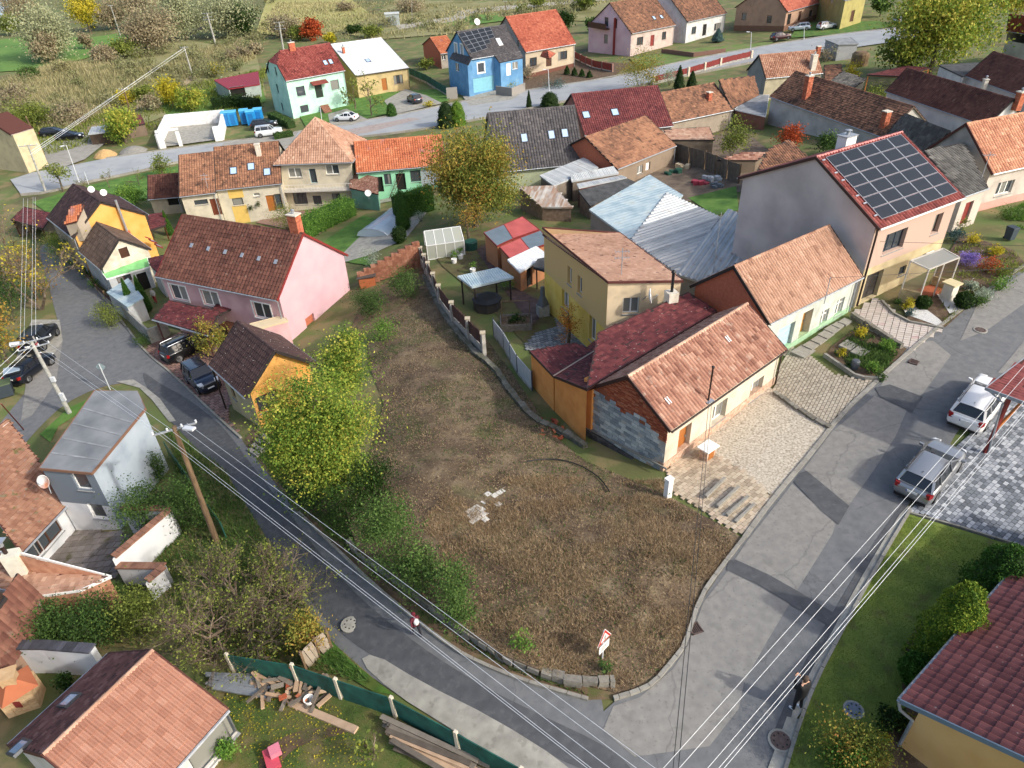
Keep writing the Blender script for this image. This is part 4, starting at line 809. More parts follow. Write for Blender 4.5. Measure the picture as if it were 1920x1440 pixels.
def person(label, base, hgt, ang, top='111113', legs='15151a', hair='3a2a20', shoe='e6e6e6', skin='c49a80', pose='stand', extra=None, lean=0.0, bulk=1.0):
 """continuous skinned figure; local x = forward"""
 base = np.asarray(base, float); root = thing('person', label, 'person', base); s = hgt/1.78; a = math.radians(ang); X = np.array([math.cos(a), math.sin(a), 0]); Y = np.array([-math.sin(a), math.cos(a), 0])
 Q = lambda x, y, z: (X*(x+lean*max(0, z-.9))+Y*y)*s+np.array([0, 0, z*s])
 st = .16 if pose == 'walk' else .04
 J = {'pel': (0, 0, .95, .15), 'chest': (.02, 0, 1.28, .155), 'neck': (.03, 0, 1.5, .06), 'head': (.05, 0, 1.60, .09), 'crown': (.05, 0, 1.70, .085)}
 for k, sg in (('l', 1), ('r', -1)):
  f = st*sg; J.update({'hip'+k: (0, .1*sg, .9, .105), 'knee'+k: (f*.7+.03, .11*sg, .5, .065), 'ank'+k: (f*1.1-.02, .12*sg, .09, .045), 'toe'+k: (f*1.1+.15, .13*sg, .04, .04), 'sh'+k: (.01, .19*sg, 1.42, .06)})
  if pose == 'phone': J.update({'el'+k: (.14, .24*sg, 1.2, .045), 'wr'+k: (.3, .07*sg, 1.46, .032)})
  elif pose == 'walk': J.update({'el'+k: (-.06-.1*sg, .25*sg, 1.15, .045), 'wr'+k: (.08-.16*sg, .25*sg, .93, .03)})
  else: J.update({'el'+k: (-.02, .25*sg, 1.14, .045), 'wr'+k: (.12, .24*sg, .92, .03)})
 E = [('pel', 'chest'), ('chest', 'neck'), ('neck', 'head'), ('head', 'crown')]
 for k in 'lr': E += [('pel', 'hip'+k), ('hip'+k, 'knee'+k), ('knee'+k, 'ank'+k), ('ank'+k, 'toe'+k), ('chest', 'sh'+k), ('sh'+k, 'el'+k), ('el'+k, 'wr'+k)]
 names = list(J); me = bpy.data.meshes.new('body'); me.from_pydata([tuple(Q(*J[n][:3])) for n in names], [(names.index(a_), names.index(b_)) for a_, b_ in E], []); o = link('body', me, root)
 sk = o.modifiers.new('skin', 'SKIN');
 if not me.skin_vertices: bpy.context.view_layer.objects.active = o
 lay = me.skin_vertices[0] if me.skin_vertices else None
 if lay is not None:
  for i, n in enumerate(names): r = J[n][3]*s; r *= bulk if n in ('chest', 'pel', 'hipl', 'hipr', 'shl', 'shr', 'ell', 'elr') else 1; lay.data[i].radius = (r, r); lay.data[i].use_root = (n == 'pel')
 su = o.modifiers.new('sub', 'SUBSURF'); su.levels = su.render_levels = 1; me.materials.append(cmat(skin, .7, var=.1))
 dg = bpy.context.evaluated_depsgraph_get(); ev = o.evaluated_get(dg); m2 = bpy.data.meshes.new_from_object(ev); o.modifiers.clear(); o.data = m2; m2.materials.clear()
 for c in (skin, top, legs, shoe, hair): m2.materials.append(cmat(c, .8, var=.15))
 for p in m2.polygons:
  c = p.center; z = c.z/s; fx = (c.x*X[0]+c.y*X[1])/s-lean*max(0, z-.9); yy = (c.x*Y[0]+c.y*Y[1])/s; hx, hy, hz = J['wrl'][0], J['wrl'][1], J['wrl'][2]
  hand = any(math.dist((fx, yy, z), J['wr'+k][:3]) < .06 for k in 'lr'); p.use_smooth = True
  if hand: p.material_index = 0
  elif z > 1.62 or (z > 1.53 and fx < .02): p.material_index = 4
  elif z > 1.49: p.material_index = 0
  elif z > .86 or abs(yy) > .19: p.material_index = 1
  elif z > .1: p.material_index = 2
  else: p.material_index = 3
 for k, sg in (('l', 1), ('r', -1)):   # fingers
  w_ = np.array(J['wr'+k][:3]); el = np.array(J['el'+k][:3]); d = nz(w_-el); mb = MB()
  for i in range(4): y_ = (i-1.5)*.02; p0 = w_+d*.04+np.array([0, y_, 0]); l_ = (.065, .08, .075, .055)[i]; mb.tube([Q(*p0), Q(*(p0+d*l_*.6)), Q(*(p0+d*l_+np.array([.01, 0, -.02])))], [.011*s, .010*s, .007*s], 5)
  p0 = w_+d*.02; mb.tube([Q(*p0), Q(*(p0+np.array([.03, -.035*sg, .02])))], [.012*s, .009*s], 5); mb.v = [tuple(np.array(v)+base) for v in mb.v]; part('fingers', mb, cmat(skin, .7, var=.1), root)
 hc = Q(.05, 0, 1.63); mb = MB(); mb.tube([hc+X*.09*s, hc+X*.115*s-[0, 0, .03*s]], [.012*s, .016*s], 5)
 for sg in (-1, 1): mb.sphere(hc+Y*.088*s*sg, .02*s, 6, 4)
 mb.v = [tuple(np.array(v)+base) for v in mb.v]; part('face', mb, cmat(skin, .7, var=.1), root)
 mb = MB(); mb.sphere(base+Q(.035, 0, 1.665), .108*s, 10, 7, sq=(1, .92, .95)); part('hair', mb, cmat(hair, .9, var=.3), root)
 if extra: extra(root, base, lambda x, y, z: base+Q(x, y, z), s)
 return root
# ---- ground
def field_ground():
 def axis(lo, hi, st, far, n): a = np.arange(lo, hi+.1, st); g = np.geomspace(st*2, far, n); return np.concatenate([lo-np.cumsum(g)[::-1], a, hi+np.cumsum(g)])
 xs, ys = axis(-125, 125, 1.6, 260, 14), axis(0, 190, 1.4, 300, 12); X, Y = np.meshgrid(xs, ys); V = np.column_stack([X.ravel(), Y.ravel()]); r = np.linalg.norm(V, axis=1); z = zgv(V)-.02-np.clip((r-80)*.001, 0, .12)
 nx, ny = len(xs), len(ys); i, j = np.meshgrid(np.arange(nx-1), np.arange(ny-1)); a = (j*nx+i).ravel(); mb = MB(); mb.v = np.column_stack([V, z]).tolist(); mb.f = np.stack([a, a+1, a+1+nx, a+nx], 1).tolist(); mb.t = [.5]*len(mb.f)
 m = mat('ground', ['4a4630', '5c5e36', '5c6a36', '766e4e'], rough=1, scale=.16, detail=9, bump=.5, bscale=6, spots=[('80704e', .5, .5, .62, .7), ('46602a', .23, .54, .66, .5)])
 solo('ground', mb, m, kind='structure', org=(0, 0, 0), smooth=True)
field_ground()
GRASS = mat('lawn', ['34501a', '456a22', '5a7a2c'], rough=1, scale=1.2, detail=9, bump=.6, bscale=40, spots=[('6a6a30', .8, .5, .66, .6)])
GRASSB = mat('lawn_bright', ['3a5c20', '4c7228', '628238'], rough=1, scale=.8, detail=9, bump=.6, bscale=30)
LAWNR = mat('lawn_right', ['54682a', '6a7c34', '7e8840'], rough=1, scale=1.0, detail=10, bump=.7, bscale=45, spots=[('5a4e34', 1.5, .56, .7, .6), ('6a7a28', .5, .5, .7, .6)])
EARTH = mat('earth', ['4c3e2e', '65533f', '7a6850'], rough=1, scale=1.5, detail=9, bump=.6, bscale=20, spots=[('4a5626', .9, .52, .64, .7)])
SOIL = mat('soil', ['47382a', '5c4a38', '71604a'], rough=1, scale=2.5, detail=8, bump=.7, bscale=25)
ASPH = mat('asphalt', ['606264', '696b6c', '727374'], rough=.92, scale=2.2, detail=12, bump=.35, bscale=60, spots=[('525456', 7.0, .58, .7, .4)], cracks=.16)
ASPH_L = mat('asphalt_old', ['7a7874', '83817c', '8c8a84'], rough=.92, scale=2.6, detail=12, bump=.35, bscale=60, spots=[('62615c', 7, .6, .7, .5), ('66655f', .9, .62, .7, .4)], cracks=.13)
ASPH_D = mat('asphalt_dark', ['45474a', '4d4f52', '555759'], rough=.9, scale=2.6, detail=12, bump=.35, bscale=60, spots=[('606264', 3, .55, .68, .5)])
CONC = mat('concrete', ['86847c', '97958c', 'a5a398'], rough=.95, scale=1.8, detail=10, bump=.3, bscale=40, spots=[('706e66', 2.5, .56, .66, .5)])
STREET = mat('street_asphalt', ['8b8f92', '989c9e', '9fa3a4'], rough=.9, scale=.4, detail=9, bump=.15, bscale=30)
KERB = mat('kerb_stone', ['77746c', '8b887f', '9b988e'], rough=.95, scale=4, bump=.3, tone=.4)
FIELD = mat('field', ['77783c', '908f50', 'a09a5e', '8c9448'], rough=1, scale=.05, detail=9, bump=.4, bscale=3, spots=[('a59b6c', .3, .5, .7, .6)])
DRY = mat('dry_meadow', ['5f6034', '747244', '86825a', '566a30'], rough=1, scale=.12, detail=10, bump=.6, bscale=4)
MEADOW = mat('meadow', ['466a2a', '587c32', '6e8a3e'], rough=1, scale=.1, detail=8, bump=.3, bscale=5)
def P2(px): return [G(u, v)[:2] for u, v in px]
drape('river', P2([(0, 0), (22, 0), (14, 18), (0, 34)]), mat('water', ['9fb0c0', 'b4c4d2'], rough=.15, scale=.2), .06, 6)
drape('field', P2([(480, 62), (500, 0), (660, 0), (700, 30), (640, 58), (560, 72)]), FIELD, .08, 5)
drape('dry_meadow', P2([(640, 62), (700, 28), (740, 0), (1180, 0), (1100, 40), (900, 28), (880, 60), (700, 75)]), DRY, .06, 5)
drape('dry_meadow', P2([(0, 150), (120, 140), (330, 70), (480, 100), (500, 180), (380, 190), (100, 300), (0, 260)]), DRY, .05, 4)
drape('meadow', P2([(0, 75), (60, 66), (160, 72), (240, 60), (250, 75), (160, 110), (80, 130), (0, 135)]), MEADOW, .08, 4)
drape('meadow', P2([(820, 38), (930, 24), (955, 38), (860, 50), (820, 45)]), MEADOW, .1, 4)
drape('meadow', P2([(300, 200), (480, 130), (500, 190), (420, 215), (330, 235)]), MEADOW, .07, 3)
drape('dirt_path', P2([(60, 275), (120, 262), (240, 200), (330, 160), (430, 90), (450, 70), (458, 74), (436, 98), (338, 168), (250, 210), (130, 275), (80, 290)]), mat('track_earth', ['8a7a5e', 'a09070'], rough=1, scale=.5, bump=.3), .1, 3)
drape('field_road', P2([(740, 48), (850, 32), (860, 20), (940, 12), (1100, 0), (1150, 0), (960, 18), (880, 26), (868, 38), (750, 56)]), mat('gravel_road', ['989488', 'a8a498'], rough=1, scale=.6), .12, 4)
up_top = [(20, 338), (60, 325), (130, 312), (200, 298), (290, 285), (400, 270), (500, 258), (640, 234), (760, 214), (870, 190), (1000, 168), (1150, 146), (1300, 112), (1400, 93), (1500, 76), (1600, 62), (1700, 52), (1800, 36)]
up_bot = [(1820, 52), (1700, 76), (1560, 96), (1440, 112), (1300, 140), (1150, 172), (1000, 203), (860, 232), (760, 248), (650, 260), (520, 276), (420, 290), (330, 305), (250, 325), (150, 345), (90, 362), (40, 366)]
drape('upper_street', P2(up_top+up_bot), STREET, .12, 2.5)
drape('pavement', P2([(560, 262), (660, 243), (770, 222), (790, 224), (690, 250), (600, 265)]), mat('pavement_red', ['8a7c78', 'a0938c', '98948e'], rough=.9, scale=2), .135, 2)
for n_, pl in (('kerb', up_top[3:]), ('kerb', list(reversed(up_bot))[:-3])): strip(n_, smoothline(P2(pl), 1), .3, KERB, h=.2, off=.06, seg=2.0)
lane_top = [(1150, 1312), (1060, 1300), (960, 1262), (860, 1208), (760, 1132), (640, 1032), (560, 955), (500, 882), (440, 806), (400, 772), (330, 704), (268, 655), (240, 615), (200, 560), (150, 510), (110, 482), (95, 455)]
lane_bot = [(70, 462), (90, 530), (105, 590), (120, 640), (95, 665), (60, 722), (20, 770), (-30, 830), (40, 840), (75, 800), (120, 758), (180, 728), (240, 716), (285, 735), (300, 750), (340, 792), (400, 856), (450, 930), (500, 1010), (560, 1110), (600, 1180), (655, 1240), (740, 1300), (850, 1372), (980, 1450), (1090, 1520)]
drape('lane', smoothline(P2(lane_top+lane_bot), 1, True), ASPH, .02, 1.0)
drape('asphalt_patch', smoothline(P2([(1150, 1405), (1010, 1340), (900, 1285), (790, 1215), (680, 1130), (600, 1040), (540, 960), (470, 870), (420, 800), (350, 745), (300, 720), (260, 690), (290, 760), (360, 830), (440, 930), (530, 1050), (590, 1140), (650, 1200), (760, 1270), (900, 1340), (1000, 1400), (1100, 1450), (1200, 1460)]), 2, True), ASPH_D, .034, 1.0)
drape('concrete_strip', smoothline(P2([(672, 1240), (700, 1225), (790, 1280), (930, 1350), (1060, 1432), (1100, 1480), (1040, 1500), (960, 1440), (850, 1370), (740, 1302)]), 1, True), CONC, .05, 1.0)
drape('concrete_patch', P2([(218, 716), (250, 712), (275, 728), (300, 748), (330, 790), (318, 792), (285, 750), (262, 728)]), CONC, .05, 1.0)
drape('concrete_patch', P2([(50, 712), (85, 690), (118, 640), (105, 720), (60, 780), (40, 790)]), ASPH_L, .05, 1.0)
drape('parking_pad', P2([(60, 600), (112, 600), (118, 640), (60, 730), (20, 700)]), CONC, .045, 1.0)
rr_l = [(1150, 1312), (1190, 1302), (1222, 1288), (1258, 1250), (1280, 1220), (1298, 1170), (1315, 1128), (1350, 1075), (1395, 1010), (1450, 935), (1530, 840), (1575, 780), (1660, 700), (1740, 630), (1830, 560), (1930, 492)]
rr_r = [(1960, 640), (1880, 705), (1800, 800), (1760, 870), (1700, 950), (1650, 1025), (1600, 1110), (1560, 1190), (1520, 1270), (1480, 1350), (1455, 1420), (1430, 1520), (1090, 1520), (980, 1450), (1080, 1400)]
drape('road', smoothline(P2(rr_l+rr_r), 1, True), ASPH, .022, 1.0)
for pl in ([(1650, 727), (1690, 645), (1750, 640), (1783, 667), (1727, 743)], [(1800, 640), (1830, 575), (1935, 500), (1935, 560), (1850, 620)], [(1640, 743), (1700, 770), (1680, 817), (1640, 880), (1590, 950), (1507, 880), (1560, 810)], [(1485, 908), (1567, 983), (1560, 1003), (1493, 1110), (1372, 1058), (1400, 1016)], [(1365, 1070), (1480, 1133), (1440, 1200), (1395, 1280), (1385, 1330), (1330, 1400), (1190, 1420), (1130, 1370), (1150, 1325), (1200, 1308), (1262, 1255), (1290, 1210), (1318, 1132)], [(1870, 700), (1920, 640), (1960, 600), (1960, 640), (1900, 700)]):
 drape('road_patch', P2(pl), ASPH_L, .036, 1.0)
for pl in ([(1365, 1052), (1378, 1050), (1440, 1078), (1500, 1112), (1575, 1158), (1565, 1180), (1490, 1140), (1420, 1096), (1362, 1070)], [(1500, 888), (1512, 884), (1592, 950), (1572, 985), (1540, 960), (1488, 905)], [(1640, 728), (1668, 722), (1730, 745), (1710, 775), (1650, 745)]):
 drape('road_patch', P2(pl), ASPH_D, .05, .8)
for pl in ([(1455, 1420), (1480, 1350), (1520, 1270), (1560, 1190), (1600, 1110), (1650, 1025), (1700, 950), (1690, 945), (1630, 1030), (1585, 1110), (1530, 1200), (1480, 1300), (1440, 1400)],):
 drape('road_patch', smoothline(P2(pl), 1, True), ASPH_D, .035, .8)
drape('gutter_strip', smoothline(P2([(1478, 1345), (1515, 1268), (1560, 1185), (1605, 1100), (1652, 1020), (1698, 948), (1712, 955), (1664, 1028), (1618, 1108), (1573, 1192), (1530, 1275), (1498, 1350)]), 1, True), CONC, .06, .8)
drape('concrete_strip', P2([(1440, 1440), (1475, 1345), (1500, 1350), (1468, 1450), (1450, 1500), (1420, 1500)]), CONC, .06, .8)
strip('kerb', smoothline(P2([(1470, 1450), (1500, 1352), (1530, 1276), (1574, 1192), (1619, 1108), (1664, 1028), (1706, 958)]), 1), .13, KERB, h=.09, off=.05, seg=1.0)
strip('kerb', smoothline(P2([(1395, 1010), (1450, 935), (1530, 840), (1575, 780), (1660, 700), (1740, 630), (1830, 560), (1930, 492)]), 1), .22, KERB, h=.08, off=.04, seg=1.0)
strip('kerb', smoothline(P2([(1150, 1312), (1190, 1300), (1225, 1284), (1262, 1240), (1284, 1212), (1312, 1122), (1350, 1068), (1395, 1010)]), 1), .16, KERB, h=.13, off=.03, seg=.9)
strip('kerb', smoothline(P2([(1103, 1313), (1050, 1298), (973, 1275), (900, 1245), (853, 1220), (780, 1165), (700, 1098), (640, 1040), (560, 962)]), 1), .14, KERB, h=.12, off=.03, seg=.9)
strip('kerb', smoothline(P2([(452, 822), (400, 775), (330, 707), (268, 657), (240, 617)]), 1), .16, KERB, h=.1, off=.03, seg=.9)
strip('kerb', smoothline(P2([(235, 612), (200, 563), (152, 512)]), 1), .16, KERB, h=.1, off=.03, seg=.9)
strip('kerb', P2([(0, 745), (40, 690), (62, 660)]), .16, KERB, h=.1, off=.03, seg=.9)
IRON = mat('cast_iron', ['5a4a44', '6f5f58'], rough=.7, metal=.4, scale=8, bump=.4)
def manhole(px, r, label, m=IRON, cat='manhole cover'):
 c = G(*px); root = thing('manhole_cover', label, cat, c); mb = MB(); mb.lathe(c+[0, 0, -.02], [(r*1.25, 0), (r*1.25, .085), (r*1.02, .09)], 20); part('ring', mb, CONC, root); mb = MB(); mb.lathe(c+[0, 0, 0], [(r, 0), (r, .078), (r*.92, .085), (.01, .088)], 20); cv = part('cover', mb, m, root)
 mb = MB()
 for k in range(8): a = k*.785; mb.box(c+[math.cos(a)*r*.7, math.sin(a)*r*.7, .088], .06, .06, .012, a)
 part('pick_hole', mb, BLACKP, cv)
BLACKP = cmat('141416', .6, var=.1)
manhole((1463, 1390), .36, 'round reddish manhole cover in the concrete strip beside the lawn corner')
manhole((657, 1172), .34, 'round grey manhole cover in the middle of the lane at its bend', CONC)
manhole((1838, 620), .33, 'round brown manhole cover in the upper part of the right-hand road')
manhole((1600, 1332), .3, 'flat blue-grey round lid set in the lawn', mat('lid_grey', '6a7480'), 'lid')
def drain(px, ang, label):
 c = G(*px); root = thing('drain_grate', label, 'drain', c); mb = MB(); u = np.array([math.cos(ang), math.sin(ang), 0]); v = np.array([-u[1], u[0], 0]); s = .26
 for a, b, X, Y in ((-s, -s, 2*s, .05), (-s, s-.05, 2*s, .05), (-s, -s, .05, 2*s), (s-.05, -s, .05, 2*s)): mb.obox(c+u*a+v*b+[0, 0, .04], u*X, v*Y, np.array([0, 0, .05]))
 part('frame', mb, IRON, root); mb = MB()
 for k in range(6): mb.obox(c+u*(-s+.06+k*.08)+v*(-s+.05)+[0, 0, .045], u*.035, v*(2*s-.1), np.array([0, 0, .035]))
 part('grate_bars', mb, IRON, root); mb = MB(); mb.obox(c-u*s-v*s, u*2*s, v*2*s, np.array([0, 0, .042])); part('pit', mb, BLACKP, root)
drain((1303, 1180), .3, 'rusty square drain grate at the kerb of the grassy plot corner'); drain((1713, 680), .8, 'square drain grate at the kerb by the garden bed')
kerb_w = np.array(P2([(1150, 1312), (1222, 1288), (1280, 1220), (1315, 1128), (1395, 1010), (1250, 915), (1100, 850)]))
def segdist(V, L):
 d = np.full(len(V), 1e9)
 for a, b in zip(L[:-1], L[1:]): ab = b-a; t = np.clip(((V-a)@ab)/(ab@ab), 0, 1); d = np.minimum(d, np.linalg.norm(V-(a+t[:, None]*ab), axis=1))
 return d
_pl_in = np.array(P2([(690, 1025), (850, 1160), (955, 1235), (1153, 1278)])); _lf = np.array(P2([(690, 615), (688, 680), (722, 760), (690, 860), (648, 960)])); _far = np.array(P2([(700, 600), (830, 560), (1000, 760)]))
def plot_h(V): return .5*np.clip(segdist(V, kerb_w)/3.5, 0, 1)*np.clip(segdist(V, _far)/8, 0, 1)*np.clip(segdist(V, _lf)/4, 0, 1)+.05*patch(V[:, 0], V[:, 1], .8)*np.clip(segdist(V, kerb_w), 0, 1)
plot = P2([(690, 620), (790, 556), (830, 552), (900, 620), (960, 700), (1000, 760), (1040, 822), (1100, 868), (1240, 925), (1390, 1008), (1348, 1068), (1312, 1126), (1280, 1215), (1250, 1250), (1222, 1286), (1153, 1300), (1100, 1288), (1040, 1280), (940, 1240), (847, 1176), (760, 1105), (673, 1045), (650, 960), (690, 860), (720, 760), (690, 680)])
PLOTM = mat('plot_earth', ['453829', '5d4d3b', '70604b', '84745c'], rough=1, scale=.7, detail=11, bump=.8, bscale=14, spots=[('56602e', .5, .56, .7, .5), ('4c3a2e', .3, .5, .66, .6), ('33281e', 4, .54, .64, .6), ('a8946e', 7, .6, .68, .6)])
drape('plot_ground', plot, PLOTM, .02, .6, hf=plot_h, skirt=.4)
drape('verge', P2([(1103, 1313), (973, 1275), (853, 1220), (700, 1098), (600, 1005), (560, 965), (500, 885), (455, 828), (480, 800), (560, 880), (650, 980), (673, 1045), (847, 1173), (940, 1237), (1040, 1277), (1150, 1285), (1190, 1298), (1150, 1312)]), EARTH, .03, .7)
STONE = mat('rough_stone', ['5c584e', '77736a', '8f8b80'], rough=.95, scale=6, bump=.5, bscale=18, tone=.6)
def drystone(name, label, line, h, w_, sz=.42, m=STONE, cat='retaining wall', off=-.1, hend=None, kind=None):
 L = densify(smoothline([np.asarray(p[:2]) for p in line], 1), sz, closed=False); c = np.mean(L, axis=0); root = thing(name, label, cat, (c[0], c[1], zg(*c))); rows = max(1, round(h/(sz*.55))); n = 0
 mbx = MB()
 for i in range(len(L)-1):
  a, b = L[i], L[i+1]; d = nz(np.append(b-a, 0)); x = np.array([-d[1], d[0], 0]); zb_ = zg(*a)+off
  for r in range(rows):
   rh = h/rows; j = random.uniform(-.04, .04); p = np.append((a+b)/2, zb_+rh*(r+.5))+x*j; mb = MB(); L2 = np.linalg.norm(b-a)-.02
   mb.box(p, L2*random.uniform(.86, 1), w_*random.uniform(.85, 1.05), rh*random.uniform(.85, .98), math.atan2(d[1], d[0])+random.uniform(-.06, .06), t=random.random()); mb.v = [(vx+random.uniform(-.03, .03), vy+random.uniform(-.03, .03), vz+random.uniform(-.02, .02)) for vx, vy, vz in mb.v]
   if n < 160: part('stone', mb, m, root)
   else: mbx.v, k_ = mbx.v+mb.v, len(mbx.v); mbx.f += [tuple(q+k_ for q in f) for f in mb.f]; mbx.t += mb.t
   n += 1
 if mbx.f: part('stones', mbx, m, root, kind='stuff')
 return root
drystone('retaining_wall', 'low mossy stone retaining wall along the lane below the brushy plot', P2([(655, 1020), (673, 1043), (760, 1103), (847, 1173), (940, 1237), (1040, 1277), (1110, 1286), (1153, 1284)]), .55, .3)
c = G(915, 962); pr = thing('paving_remnant', 'patch of broken white paving slabs left in the brown plot', 'paving', c)
for ip, pl in enumerate(([(905, 955), (925, 932), (948, 930), (952, 940), (940, 955), (958, 962), (920, 972), (915, 990), (890, 992), (874, 980)],)): pavers(pr, P2(pl), .72, .34, .34, mat('white_slab', ['c0bdb4', 'd8d5cc'], rough=.9, scale=4), off=.5+.03, thick=.05, gap=.03, name='slab', jit=.02)
drape('gravel_court', P2([(1440, 725), (1470, 745), (1558, 800), (1452, 935), (1385, 880), (1335, 852), (1300, 835), (1380, 780)]), mat('gravel_mix', ['8e8474', 'b0a592', 'ccc2b0', 'e0d8c8'], rough=1, scale=9, detail=4, bump=.8, bscale=40), .05, .7)
dr = thing('paved_path', 'beige block-paved path and landing before the cream house door', 'paved path', G(1340, 920)); PAVB = mat('paver_beige', ['8d7f6c', 'ab9b85', 'c2b49d', 'b8a08a'], rough=.95, scale=5, tone=.8, bump=.2)
pathpoly = P2([(1262, 850), (1310, 838), (1335, 852), (1385, 880), (1449, 934), (1391, 1003), (1372, 992), (1250, 915)]); drape('mortar_bed', pathpoly, mat('joint_sand', '77705f'), .03, .7, parent=dr)
pavers(dr, pathpoly, .66, .34, .22, PAVB, off=.07, thick=.06, gap=.02)
for i, (a, b) in enumerate((((1322, 938), (1358, 903)), ((1344, 955), (1384, 918)), ((1362, 970), (1402, 935)), ((1378, 982), (1414, 948)))):
 p, q = G(*a), G(*b); mb = MB(); mb.beam(p+[0, 0, .24-i*.05], q+[0, 0, .24-i*.05], .14, .18); part('step_edge', mb, KERB, dr)
dw = thing('block_driveway', 'diamond-laid beige brick driveway beside the mint green house', 'driveway', G(1560, 740)); poly = P2([(1450, 745), (1460, 700), (1480, 650), (1512, 665), (1560, 703), (1620, 714), (1647, 707), (1566, 784), (1553, 802)]); drape('mortar_bed', poly, mat('joint_dark', '5a554c'), .03, .7, parent=dw)
pavers(dw, poly, .95, .36, .2, mat('paver_tan', ['8a8070', 'a69c8a', 'b6ac9a', '9a8c7a'], rough=.95, scale=5, tone=.7), off=.065, thick=.05, gap=.035)
dw = thing('striped_driveway', 'pale driveway with pink stripes by the house with solar panels', 'driveway', G(1680, 610)); poly = P2([(1598, 592), (1640, 560), (1662, 570), (1680, 592), (1705, 606), (1764, 617), (1706, 657), (1655, 628)]); drape('mortar_bed', poly, mat('joint_dark', '5a554c'), .03, .7, parent=dw)
pavers(dw, poly, -.55, .42, .28, mat('paver_pale', ['a89c92', 'bcb2a6', 'c4bab0', 'b08c88'], rough=.95, scale=2, tone=.5, stretch=(.2, 1, 1)), off=.065, thick=.05, gap=.035, bond=0)
dw = thing('grey_court', 'mottled grey block-paved forecourt under the red carport roof', 'forecourt', G(1840, 900)); poly = P2([(1706, 958), (1760, 885), (1815, 820), (1880, 740), (1960, 660), (2000, 900), (1940, 1030)]); drape('mortar_bed', poly, mat('joint_dark', '5a554c'), .03, .7, parent=dw)
pavers(dw, poly, .62, .30, .2, mat('paver_grey', ['4f545a', '70767d', '959aa0', 'b4b8bc'], rough=.9, scale=3, tone=.85), off=.065, thick=.05, gap=.022, limit=330)
strip('kerb', P2([(1700, 962), (1800, 990), (1935, 1032)]), .1, KERB, h=.1, off=.03, seg=1.)
drape('lawn', P2([(1702, 964), (1800, 994), (1960, 1042), (1960, 1250), (1690, 1330), (1660, 1440), (1640, 1520), (1470, 1520), (1474, 1440), (1504, 1352), (1534, 1276), (1578, 1192), (1623, 1108), (1668, 1028)]), LAWNR, .04, .8)
drape('flower_bed_soil', P2([(1935, 1040), (1900, 1045), (1870, 1100), (1760, 1130), (1700, 1200), (1690, 1290), (1700, 1340), (1640, 1400), (1620, 1520), (1760, 1520), (1960, 1300)]), SOIL, .055, .8)
drape('garden_bed', P2([(1596, 622), (1614, 612), (1700, 655), (1652, 712), (1620, 708), (1548, 668), (1560, 650)]), SOIL, .06, .7)
drape('garden_bed', P2([(1772, 615), (1700, 600), (1700, 560), (1740, 540), (1800, 440), (1900, 470), (1925, 500), (1830, 562)]), SOIL, .06, .7)
drape('white_gravel', P2([(1690, 578), (1720, 570), (1760, 600), (1768, 608), (1755, 612), (1700, 592)]), mat('white_pebble', ['b0b0ac', 'd0d0cc', 'e0e0dc'], rough=1, scale=14, bump=.8, bscale=40), .085, .5)
drape('white_gravel', P2([(1755, 552), (1778, 562), (1830, 556), (1805, 580), (1780, 590)]), mat('white_pebble', 'fff'), .085, .5)
strip('kerb', P2([(1652, 566), (1675, 590), (1705, 606), (1768, 618)]), .14, KERB, h=.16, off=.03, seg=.8)
strip('kerb', P2([(1545, 668), (1600, 706), (1620, 712), (1652, 713)]), .18, KERB, h=.22, off=.03, seg=.8)
drystone('garden_wall', 'dark rubble wall between gravel court and block driveway', P2([(1452, 738), (1490, 765), (1520, 785), (1556, 805)]), .32, .3, .38, cat='garden wall')
drystone('garden_wall', 'low stone wall between garden bed and striped driveway', P2([(1596, 594), (1612, 604), (1650, 630), (1690, 655)]), .5, .3, .4, cat='garden wall')
jp = thing('red_forecourt', 'red-brown block-paved forecourt where the two dark cars are parked', 'forecourt', G(380, 700)); poly = P2([(268, 656), (300, 640), (360, 618), (420, 640), (450, 700), (425, 780), (452, 818), (400, 770), (330, 703)]); drape('mortar_bed', poly, mat('joint_dark', '5a554c'), .03, .9, parent=jp)
pavers(jp, poly, .8, .4, .4, mat('paver_red', ['6a5048', '84665c', '967a6e'], rough=.95, scale=4, tone=.7), off=.065, thick=.05, gap=.05)
cy = thing('courtyard_paving', 'mossy grey slab courtyard of the grey and white house', 'courtyard', G(190, 1020)); poly = P2([(148, 992), (250, 1002), (226, 1040), (222, 1085), (70, 1050), (110, 1030)]); drape('mortar_bed', poly, mat('joint_moss', ['3c3c26', '5a5444'], scale=2), .03, .9, parent=cy)
pavers(cy, poly, -.1, .5, .5, mat('slab_grey', ['5f5852', '7a726c', '8c8480'], rough=.95, scale=1.5, tone=.5, spots=[('4a4826', .9, .58, .66, .8)]), off=.06, thick=.05, gap=.04, name='slab')
drape('yard_grass', P2([(330, 1000), (330, 860), (310, 800), (420, 880), (500, 1010), (600, 1185), (720, 1290), (560, 1250), (430, 1240), (300, 1220), (60, 1200), (210, 1100), (290, 1060)]), mat('wild_grass', ['524e2c', '666438', '7a7046', '5c5430'], rough=1, scale=.8, detail=9, bump=.8, bscale=12), .04, .9)
drape('yard_grass', P2([(430, 1290), (450, 1230), (700, 1310), (980, 1460), (900, 1500), (380, 1500), (380, 1400)]), mat('yard_lawn', ['3c4c1c', '50602a', '6a6438', '7c6e4e'], rough=1, scale=.9, detail=10, bump=.7, bscale=25), .04, .8)
drape('worn_path', smoothline(P2([(480, 1440), (500, 1400), (560, 1370), (640, 1362), (660, 1375), (580, 1390), (530, 1420), (510, 1480)]), 2, True), EARTH, .06, .6)
drape('verge_grass', P2([(620, 1200), (660, 1242), (740, 1305), (700, 1298), (600, 1240)]), GRASS, .06, .8)
